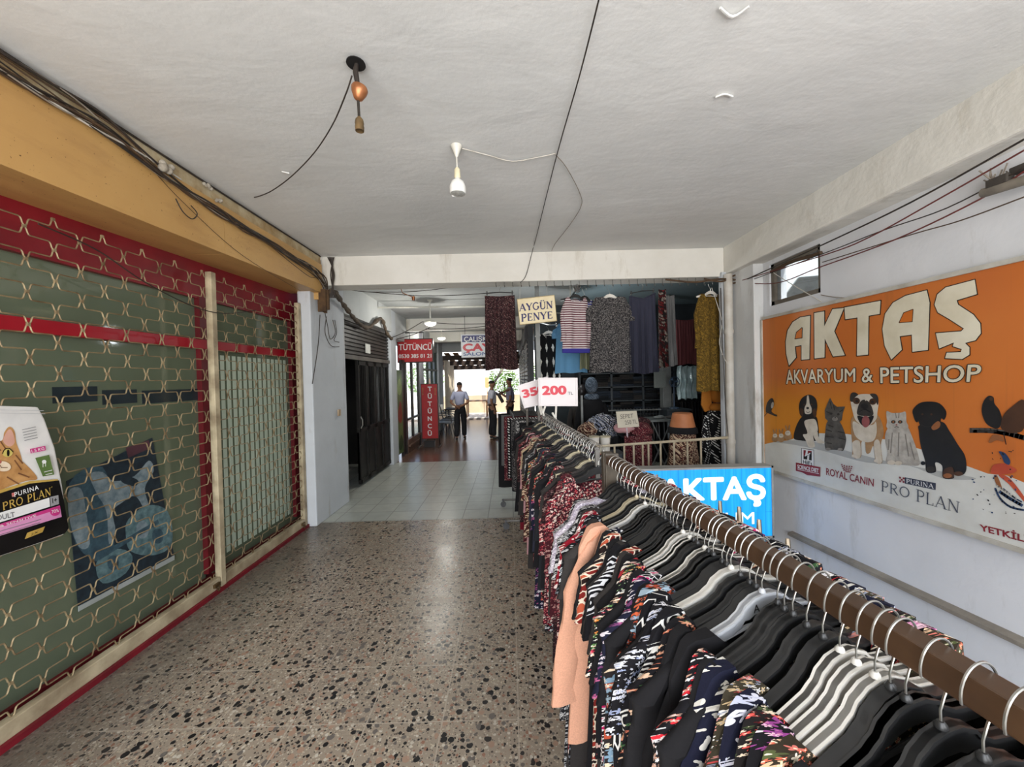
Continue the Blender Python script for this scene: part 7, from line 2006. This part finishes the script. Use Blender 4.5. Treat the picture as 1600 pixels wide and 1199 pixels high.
b = MB(); put_text(b, 'SEPET', [S_(969, 648), S_(989, 646.5), S_(989.5, 652.5), S_(969.5, 655)], ny, 0.001, 0.0); put_text(b, '250 TL', [S_(976, 657.5), S_(995, 655.5), S_(996, 662), S_(977, 664)], ny, 0.001, 0.0); obj('lettering', b, pm('pencil', (90, 84, 80), (76, 70, 68), 9, 0.7), cd)
b = MB(); b.tube([at(979, 669, Y=Yc + 0.004), at(981, 690, Y=Yc + 0.02)], 0.012, 8); obj('stick', b, pm('stick_pale', (206, 190, 196), (186, 170, 178), 8, 0.4), cd, smooth=True)
# white tubs with black strap at the left end of the railing
for (px, w, lbx) in ((929, 8, 'white tub with a black strap, left of two beside the railing'), (946, 8, 'white tub right of the strap beside the railing')):
    p = at(px, 708, Y=5.0); t_ = at(px, 682, Y=5.0); r_ = w / 600 * 5.0
    g = thing('tub', lbx, 'tub', p)
    b = MB(); b.lathe([(r_ * 0.85, p.z), (r_, t_.z - 0.01), (r_ * 1.06, t_.z), (r_ * 0.95, t_.z), (r_ * 0.8, p.z + 0.01)], (p.x, 5.0, 0), 18); obj('shell', b, M_HWHT, g, smooth=True)
    b = MB(); b.lathe([(r_ * 1.03, t_.z - 0.012), (r_ * 1.08, t_.z - 0.004), (r_ * 1.03, t_.z + 0.003)], (p.x, 5.0, 0), 18); obj('rim', b, M_HCRM, g, smooth=True)
b = MB(); q = at(938, 716, Y=4.98); b.bb((q.x - 0.32, 4.9, 0), (q.x + 0.30, 5.2, q.z + 0.06)); b.bb((q.x - 0.33, 4.89, q.z + 0.05), (q.x + 0.31, 5.21, q.z + 0.065)); tag(obj('stand', b, M_SHELF, bevel=0.01), 'low dark stand carrying the two white tubs', 'stand')
# ------------------------------------------------------------------ the long clothes rails
ZB = CAMZ - 0.41
M_WBAR = pm('bar_wood_brown', (84, 60, 40), (58, 40, 27), 7, 0.35, 0, 0.5)
M_WPOST = pm('post_wood_dark', (84, 74, 62), (66, 58, 48), 7, 0.45)
M_TUBE = pm('rail_steel', (120, 116, 110), (92, 88, 84), 8, 0.5, 0.4)
pA = at(1084, 800, Z=ZB); pB = at(1600, 1120, Z=ZB); pE = at(948, 716, Z=ZB)
d1 = (pB - pA).normalized(); 
P1 = pA - d1 * (pA - pE).length                      # far end of the near rail
P0 = pB + d1 * 0.34                                  # near end, out of the frame
pF = at(938, 706, Z=ZB); pG = at(842, 645, Z=ZB)
d2 = (pG - pF).normalized()
def rail_frame(name, label, a, e, bar_m, post_m, w, round_=False, casters=True):
    g = thing(name, label, 'clothes rail', ((a.x + e.x) / 2, (a.y + e.y) / 2, 0))
    d = (e - a).normalized(); s = Vector((d.y, -d.x, 0))
    b = MB()
    if round_: b.tube([a, e], w, 12)
    else:
        k = w
        b.prism([a + s * x + Vector((0, 0, z)) for x, z in ((-k, -k), (k, -k), (k, k), (-k, k))], e - a)
    obj('bar', b, bar_m, g, smooth=round_, bevel=0 if round_ else 0.003)
    for q in (a, e):
        b = MB(); h = 0.024
        if round_: h = 0.013
        b.bb((q.x - h, q.y - h, 0.16), (q.x + h, q.y + h, ZB + (0.03 if not round_ else 0.0))); obj('upright', b, post_m, g, bevel=0.003)
        b = MB(); u = s * 0.14
        b.prism([q + Vector((0, 0, -q.z)) - u + Vector((0, 0, z)) + d * x for x, z in ((-0.02, 0.10), (0.02, 0.10), (0.02, 0.16), (-0.02, 0.16))], u * 2); ft_ = obj('foot', b, post_m, g)
        for e_ in (-1, 1):
            b = MB(); c_ = Vector((q.x, q.y, 0.04)) + u * e_ * 0.92
            b.lathe([(0.012, -0.012), (0.038, -0.012), (0.04, 0), (0.038, 0.012), (0.012, 0.012)], c_, 16, axis=(1, 0, 0)); b.bb(c_ + Vector((-0.018, -0.012, 0.0)), c_ + Vector((0.018, 0.012, 0.065)))
            obj('caster', b, pm('caster_grey', (90, 90, 92), (60, 60, 62), 9, 0.4), ft_)
    b = MB(); b.tube([Vector((a.x, a.y, 0.13)), Vector((e.x, e.y, 0.13))], 0.016, 8); obj('base_bar', b, post_m, g, smooth=True)
    return g
rail_frame('clothes_rail', 'long brown wooden clothes rail full of hangers, nearest the viewer', P0, P1, M_WBAR, M_WPOST, 0.0205)
rail_frame('clothes_rail', 'steel clothes rail crowded with hooks behind the brown wooden one', pF + d2 * 0.06, pG, M_TUBE, M_TUBE, 0.014, True)
# brown flat upright and the pale bracket where the two rails meet
b = MB(); p = at(955, 716, Z=ZB); 
# (the upright of the near rail itself, widened as in the photo)
q = at(955, 712, Y=P1.y - 0.03); q2 = at(955, 770, Y=P1.y - 0.03)
b.bb((q.x - 0.032, P1.y - 0.045, ZB - 0.30), (q.x + 0.032, P1.y - 0.026, ZB + 0.03)); tag(obj('bracket_board', b, M_WPOST, bevel=0.003), 'flat dark brown board screwed to the far end of the brown rail', 'board')

pos1 = lambda t_: P0.lerp(P1, t_)
L1 = (P1 - P0).length
base_yaw = math.atan2(d1.y, d1.x)        # direction of the rail, near end to far end is -d1
def frame_at(p, yaw_extra, roll=0.0):
    ang = math.atan2(-d1.x, d1.y)        # turn so that local x lies across the rail
    return Matrix.Translation(p) @ Matrix.Rotation(ang + yaw_extra, 4, 'Z') @ Matrix.Rotation(roll, 4, 'Y')
# (depth of the hook, cloth, garment shape, sleeve, hanger colour, what it looks like)
G1 = [
    (0.30, 'black', 'wide', 'long', 'black', 'plain black top at the very near end of the brown rail'),
    (0.35, 'black', 'deep', 'long', 'black', 'plain black top second from the near end of the brown rail'),
    (0.395, 'pink_blossom', 'wide', 'half', 'black', 'pink blossom print top near the front end of the brown rail'),
    (0.44, 'black', 'wide', 'long', 'white', 'plain black top on the nearest white hanger'),
    (0.48, 'charcoal', 'deep', 'long', 'black', 'charcoal top just behind the nearest white hanger'),
    (0.525, 'black', 'wide', 'long', 'black', 'large plain black top with wide open neck near the front'),
    (0.57, 'black', 'wide', 'long', 'black', 'plain black long sleeved top between the open necked one and the coral flowers'),
    (0.615, 'coral_olive', 'top', 'long', 'white', 'coral and olive flowered top on the front one of three white hangers'),
    (0.645, 'pink_blossom', 'tunic', 'long', 'white', 'pink and purple blossom top on the middle one of three white hangers'),
    (0.675, 'red_rose', 'top', 'half', 'white', 'small red rose print top on the rear one of three white hangers'),
    (0.71, 'navy_daisy', 'tunic', 'long', 'black', 'navy top with white daisies and curved stems'),
    (0.745, 'olive_ditsy', 'dress', 'long', 'black', 'olive top crowded with small pink and white flowers'),
    (0.78, 'navy_leaf', 'tunic', 'long', 'black', 'navy top with large white leaf print'),
    (0.82, 'red_white_black', 'deep', 'half', 'black', 'red, white and black flowered top behind the navy leaf one'),
    (0.865, 'black', 'dress', 'longer', 'milky', 'smooth plain black dress on the milky hanger marked A'),
    (0.905, 'peach_flower_black', 'tunic', 'half', 'black', 'black top with scattered peach flowers'),
    (0.94, 'white_squiggle', 'tunic', 'long', 'black', 'black top with white rings along the shoulder'),
    (0.975, 'white_flower_black', 'deep', 'half', 'white', 'black top with dense white flowers behind the ringed one'),
    (1.01, 'white_stripe', 'tunic', 'long', 'black', 'black top with thin upright white stripes'),
    (1.05, 'orange_blue', 'dress', 'long', 'black', 'long dress with orange and blue grey flowers'),
    (1.09, 'navy_pink', 'deep', 'half', 'white', 'navy top with pink motifs behind the orange flowered dress'),
    (1.125, 'magenta_mesh', 'dress', 'long', 'black', 'dress with magenta and white net print'),
    (1.165, 'multi_ditsy', 'tunic', 'half', 'white', 'black top with tiny green, red and cream flowers'),
    (1.205, 'big_white_red', 'tunic', 'long', 'white', 'black top with large white and red leaves'),
    (1.245, 'black', 'deep', 'half', 'black', 'plain black top behind the large white and red leaves'),
    (1.285, 'rust_mesh', 'dress', 'long', 'black', 'dress with cream net over rust patches'),
    (1.325, 'bw_swirl', 'tunic', 'half', 'black', 'black top with bold white swirls'),
    (1.365, 'black', 'deep', 'half', 'black', 'plain black top between the white swirls and the peach top'),
    (1.40, 'rust_mesh', 'tunic', 'half', 'black', 'top with cream net over rust patches, the one next to the peach top'),
    (1.44, 'polka', 'dress', None, 'black', 'navy polka dot skirted dress beside the peach top'),
    (1.485, 'peach', 'top', 'longer', 'white', 'plain peach long sleeved top'),
    (1.53, 'charcoal', 'deep', 'half', 'black', 'charcoal top just behind the peach one'),
    (1.57, 'fleck_red', 'tunic', 'half', 'cream', 'grey flecked top with red flowers on the long cream hanger'),
    (1.61, 'red_leaf', 'tunic', 'half', 'black', 'red top with white leaf flecks and lilac yoke'),
    (1.655, 'charcoal', 'dress', 'long', 'black', 'long charcoal dress hanging below the red leaf top'),
    (1.70, 'paisley_bw', 'dress', 'half', 'black', 'black and white ring print dress behind the red leaf top'),
    (1.745, 'lilac_speckle', 'close', 'half', 'black', 'lilac speckled top with dark red lining at the far end of the brown rail'),
    (1.79, 'paisley_bw', 'tunic', 'half', 'black', 'black and white ring print tunic last on the brown rail'),
]
G1 += [
    (0.592, 'black', 'wide', 'half', 'black', 'black top tucked behind the long sleeved black one near the front'),
    (0.80, 'black', 'deep', 'half', 'black', 'black top squeezed between the white leaves and the red white flowers'),
    (0.886, 'black', 'deep', 'half', 'black', 'black top tucked right behind the smooth black dress'),
    (0.992, 'black', 'wide', 'half', 'black', 'black top squeezed between the dense white flowers and the thin stripes'),
    (1.07, 'black', 'deep', 'half', 'black', 'black top squeezed behind the orange and blue grey flowers'),
    (1.145, 'black', 'wide', 'half', 'black', 'black top squeezed behind the magenta net dress'),
    (1.265, 'charcoal', 'deep', 'half', 'black', 'charcoal top squeezed ahead of the rust patched dress'),
    (1.345, 'charcoal', 'wide', 'half', 'black', 'charcoal top squeezed behind the bold white swirls'),
    (1.42, 'black', 'deep', 'half', 'black', 'black top squeezed ahead of the navy polka dots')]
rj = random.Random(5)
def at_depth(p, d, Y): return p + d * ((Y - p.y) / d.y)
fin = None
for (Y, cl, kind, sl, hc, lbx) in G1:
    q = at_depth(P0, d1, Y)
    ya_ = rad(12 + 3.0 * sin(Y * 11) + rj.uniform(-1.2, 1.2))
    M4 = frame_at(q, ya_, rad(4.5 + rj.uniform(-0.8, 0.8)))
    MG = frame_at(q, ya_, rad(rj.uniform(-1.0, 0.6)))
    ws = 1.10 if cl == 'peach' else (0.93 if 1.22 < Y < 1.46 else 1.0)
    nm = 'dress' if kind == 'dress' else ('tunic' if kind == 'tunic' else 'top')
    garment(nm, kind + ('_puffed' if cl not in ('black', 'charcoal', 'peach') else '_rail'), sl, cl, MG @ Matrix.Diagonal((ws * 1.05, 1.25 if ws > 1.05 else 1.0, 1.0, 1)), lbx, nm, 'garments on the brown wooden rail')
    h = hanger(hc, M4, {'black': 'black', 'white': 'white', 'cream': 'cream', 'milky': 'milky'}[hc] + ' hanger holding the ' + lbx, 'hangers on the brown wooden rail')
    if hc == 'milky':
        b = MB(); put_text(b, 'A', [Vector((x, 0.0050, z)) for x, z in ((0.034, -0.112), (0.016, -0.112), (0.016, -0.130), (0.034, -0.130))], (0, 1, 0), 0.0008, 0.01)
        obj('lettering', b, pm('print_black', (34, 32, 32)), h, local=True)
for h in [o for o in SC.objects if o.get('group') == 'hangers on the brown wooden rail']:
    w_ = h['label'].split()
    h['label'] = ' '.join(w_[:16])
# second rail
G2c = ['redpink_floral', 'burgundy_floral', 'maroon_ditsy', 'charcoal', 'redpink_floral', 'black', 'fleck_red', 'denim2', 'red_rose', 'black', 'navy_pink', 'charcoal', 'redpink_floral', 'slate', 'multi_ditsy', 'black', 'burgundy_floral', 'paisley_bw', 'charcoal', 'leopard', 'black', 'beige', 'palepink', 'redpink_floral', 'black', 'palepink', 'burgundy_floral', 'charcoal', 'maroon_ditsy', 'black', 'darkred', 'charcoal', 'black', 'denim2']
desc = {'redpink_floral': 'red and pink flowered', 'burgundy_floral': 'burgundy flowered', 'maroon_ditsy': 'dark maroon fine print', 'charcoal': 'charcoal grey', 'black': 'plain black', 'fleck_red': 'grey flecked red flowered', 'denim2': 'dark grey blue', 'red_rose': 'small red rose print', 'navy_pink': 'navy and pink', 'slate': 'slate blue', 'multi_ditsy': 'tiny mixed flower', 'paisley_bw': 'black and white ring print', 'leopard': 'brown leopard print', 'beige': 'plain beige', 'palepink': 'pale pink', 'darkred': 'dark red'}
cnt = {}
n2 = len(G2c)
Y2a, Y2b = 2.12, pG.y - 0.08
tot = {c: G2c.count(c) for c in G2c}
ordn = ['nearest', 'second', 'third', 'fourth', 'fifth', 'sixth', 'seventh', 'eighth']
for i, cl in enumerate(G2c):
    Y = Y2a + (Y2b - Y2a) * (i / (n2 - 1)) ** 1.05
    q = at_depth(pF, d2, Y)
    M4 = frame_at(q, rad(6 + 4 * sin(Y * 7) + rj.uniform(-2, 2)), rad(rj.uniform(-2, 2)))
    cnt[cl] = cnt.get(cl, 0) + 1
    k = cnt[cl]
    if tot[cl] == 1: lbx = '%s top on the steel rail behind the brown one' % desc[cl]
    else: lbx = '%s top on the steel rail, %s such from the brown rail' % (desc[cl], ordn[k - 1])
    kind = ('tunic', 'top', 'dress', 'close')[i % 4]
    garment('top', kind, ('half', 'long', 'half')[i % 3], cl, M4, lbx, 'top', 'garments on the steel rail')
    hc = 'cream' if i % 4 == 3 else 'black'
    hanger(hc, M4, '%s hanger holding the %s' % (hc, lbx.replace(' behind the brown one', '').replace(' top on the steel rail,', ' top,')), 'hangers on the steel rail')
# hooks crowd the steel rail: extra empty hangers between the garments
for i in range(16):
    Y = Y2a + 0.05 + (Y2b - Y2a - 0.2) * i / 15
    q = at_depth(pF, d2, Y + 0.03)
    hanger('black', frame_at(q, rad(4 + rj.uniform(-4, 4)), 0), 'empty black hanger squeezed between the tops on the steel rail', 'empty hangers on the steel rail')

# third rail farther on, skirts and trousers clipped across it
xa3 = at(783, 640, Y=5.05); 
Y3a, Y3b = 4.55, 5.35
x3 = lambda Y: at(818, 640, Y=5.0).x + (Y - 5.0) * (-0.06)
A3, B3 = Vector((x3(Y3a), Y3a, ZB + 0.02)), Vector((x3(Y3b), Y3b, ZB + 0.02))
g = thing('clothes_rail', 'short steel clothes rail at the far end with dark skirts and trousers', 'clothes rail', ((A3.x + B3.x) / 2, 5.0, 0))
b = MB(); b.tube([A3, B3], 0.014, 10); obj('bar', b, M_TUBE, g, smooth=True)
for q in (A3, B3):
    b = MB(); b.tube([(q.x, q.y, 0.08), q], 0.014, 8); obj('upright', b, M_TUBE, g, smooth=True)
    b = MB(); b.tube([(q.x - 0.30, q.y, 0.10), (q.x + 0.25, q.y, 0.10)], 0.014, 8); obj('foot', b, M_TUBE, g, smooth=True)
    for e_ in (-0.28, 0.23):
        b = MB(); c_ = Vector((q.x + e_, q.y, 0.04)); b.lathe([(0.012, -0.012), (0.038, -0.012), (0.04, 0), (0.038, 0.012), (0.012, 0.012)], c_, 16, axis=(0, 1, 0)); b.bb(c_ + Vector((-0.012, -0.018, 0)), c_ + Vector((0.012, 0.018, 0.07))); obj('caster', b, pm('caster_grey', (90, 90, 92)), g)
def hung_edge(label, cl, Y, zt_, zb_, x0, x1, seed, name='trousers', cat='trousers'):
    r = random.Random(seed); b = MB(); n = 24; nv = 14; vs = []; fs = []; ph = r.uniform(0, 6)
    for j in range(nv + 1):
        v = j / nv
        for k in range(2 * n):
            a_ = 2 * pi * k / (2 * n)
            cx, hw = (x0 + x1) / 2, (x1 - x0) / 2
            vs.append((cx + hw * (abs(cos(a_)) ** 0.7) * (1 if cos(a_) > 0 else -1) * (1 + 0.05 * v), Y + 0.032 * sin(a_) + 0.012 * v * sin(6 * cos(a_) + ph), zt_ + (zb_ - zt_) * v))
    m_ = 2 * n
    for j in range(nv):
        for k in range(m_): fs.append((j * m_ + k, j * m_ + (k + 1) % m_, (j + 1) * m_ + (k + 1) % m_, (j + 1) * m_ + k))
    fs.append(tuple(range(m_))); b.add(vs, fs)
    o = obj(name, b, C[cl], smooth=True); tag(o, label, cat)
    b = MB(); b.tube([(x0, Y, zt_), ((x0 + x1) / 2, Y, zt_ + 0.008), (x1, Y, zt_)], 0.014, 6); obj('waistband', b, C[cl], o, smooth=True)
    return o
for k, (cl, px, zb_, nm, lbx) in enumerate((('black', 779, 0.30, 'trousers', 'long black trousers at the far end of the third rail'), ('grey', 784, 0.62, 'skirt', 'grey skirt next to the black trousers on the third rail'), ('burgundy_floral', 788, 0.45, 'skirt', 'burgundy flowered skirt on the third rail'), ('polka_black', 793, 0.5, 'skirt', 'black skirt with white dots on the third rail'), ('bw_speckle', 799, 0.36, 'skirt', 'speckled grey skirt on the third rail'), ('paisley_bw', 806, 0.34, 'skirt', 'ring print skirt nearer on the third rail'), ('black', 812, 0.30, 'skirt', 'black skirt nearest on the third rail'))):
    Y = Y3b - 0.06 - k * 0.105
    xl = at(px, 680, Y=Y).x
    zt_ = ZB - 0.09 - 0.01 * k
    hung_edge(lbx, cl, Y, zt_, zb_, xl, 2 * x3(Y) - xl if 2 * x3(Y) - xl > xl + 0.2 else xl + 0.4, 40 + k, nm, nm)
    clip_hanger(Vector((x3(Y), Y, ZB - 0.055)), 0.34, 'black clip hanger holding the ' + lbx)
# price cards on twin stems clipped to the steel rail
def price_card(label, q4px, Y, txt, tpx, tl, tlpx, stems):
    q = [at(x, y, Y=Y) for x, y in q4px]
    g = thing('price_card', label, 'price card', at(stems[0][0], stems[0][1], Y=Y))
    b = MB(); b.prism(q, (0, 0.006, 0)); obj('card', b, pm('card_white', (212, 203, 203), (200, 192, 192), 4, 0.35), g, bevel=0.002)
    cen = sum(q, Vector()) / 4
    b = MB(); qi = [p + (cen - p) * 0.09 + Vector((0, -0.003, 0)) for p in q]; b.tube(qi, 0.003, 5, closed=True); obj('raised_rim', b, pm('card_rim', (236, 232, 232), (226, 220, 220), 6, 0.3), g)
    S_ = lambda x, y: at(x, y, Y=Y - 0.002)
    b = MB(); put_text(b, txt, [S_(*p) for p in tpx], ny, 0.001, 0.05); obj('printed_price', b, pm('price_red', (204, 54, 70), (190, 44, 60), 6, 0.5), g)
    if tl:
        b = MB(); put_text(b, tl, [S_(*p) for p in tlpx], ny, 0.001, 0.01); obj('printed_currency', b, pm('price_grey', (90, 92, 96)), g)
    for k, (x0, y0, x1, y1) in enumerate(stems):
        b = MB(); b.tube([at(x0, y0, Y=Y + 0.008), at(x1, y1, Y=Y + 0.008)], 0.010, 6); obj('stem', b, M_HWHT, g, smooth=True)
price_card('white price card with red 350 leaning behind the other card', [(808, 603), (856, 588), (868, 628), (819, 638.5)], 3.80, '350', [(814, 610), (851, 600), (854, 614), (818, 623)], 'TL', [(856, 607), (862, 605), (863, 610), (857, 612)], [(845, 634, 850, 650), (842, 634, 846, 648)])
price_card('white price card with red 200 standing upright on the steel rail', [(841, 590.5), (902.5, 590.5), (903, 635), (841.5, 635)], 3.62, '200', [(846.5, 603), (885, 602.5), (885.5, 617), (847, 618)], 'TL', [(887, 612.5), (895, 612.5), (895.5, 617), (887.5, 617)], [(869, 635, 868, 656), (852, 635, 848, 646), (863, 645, 869, 656)])
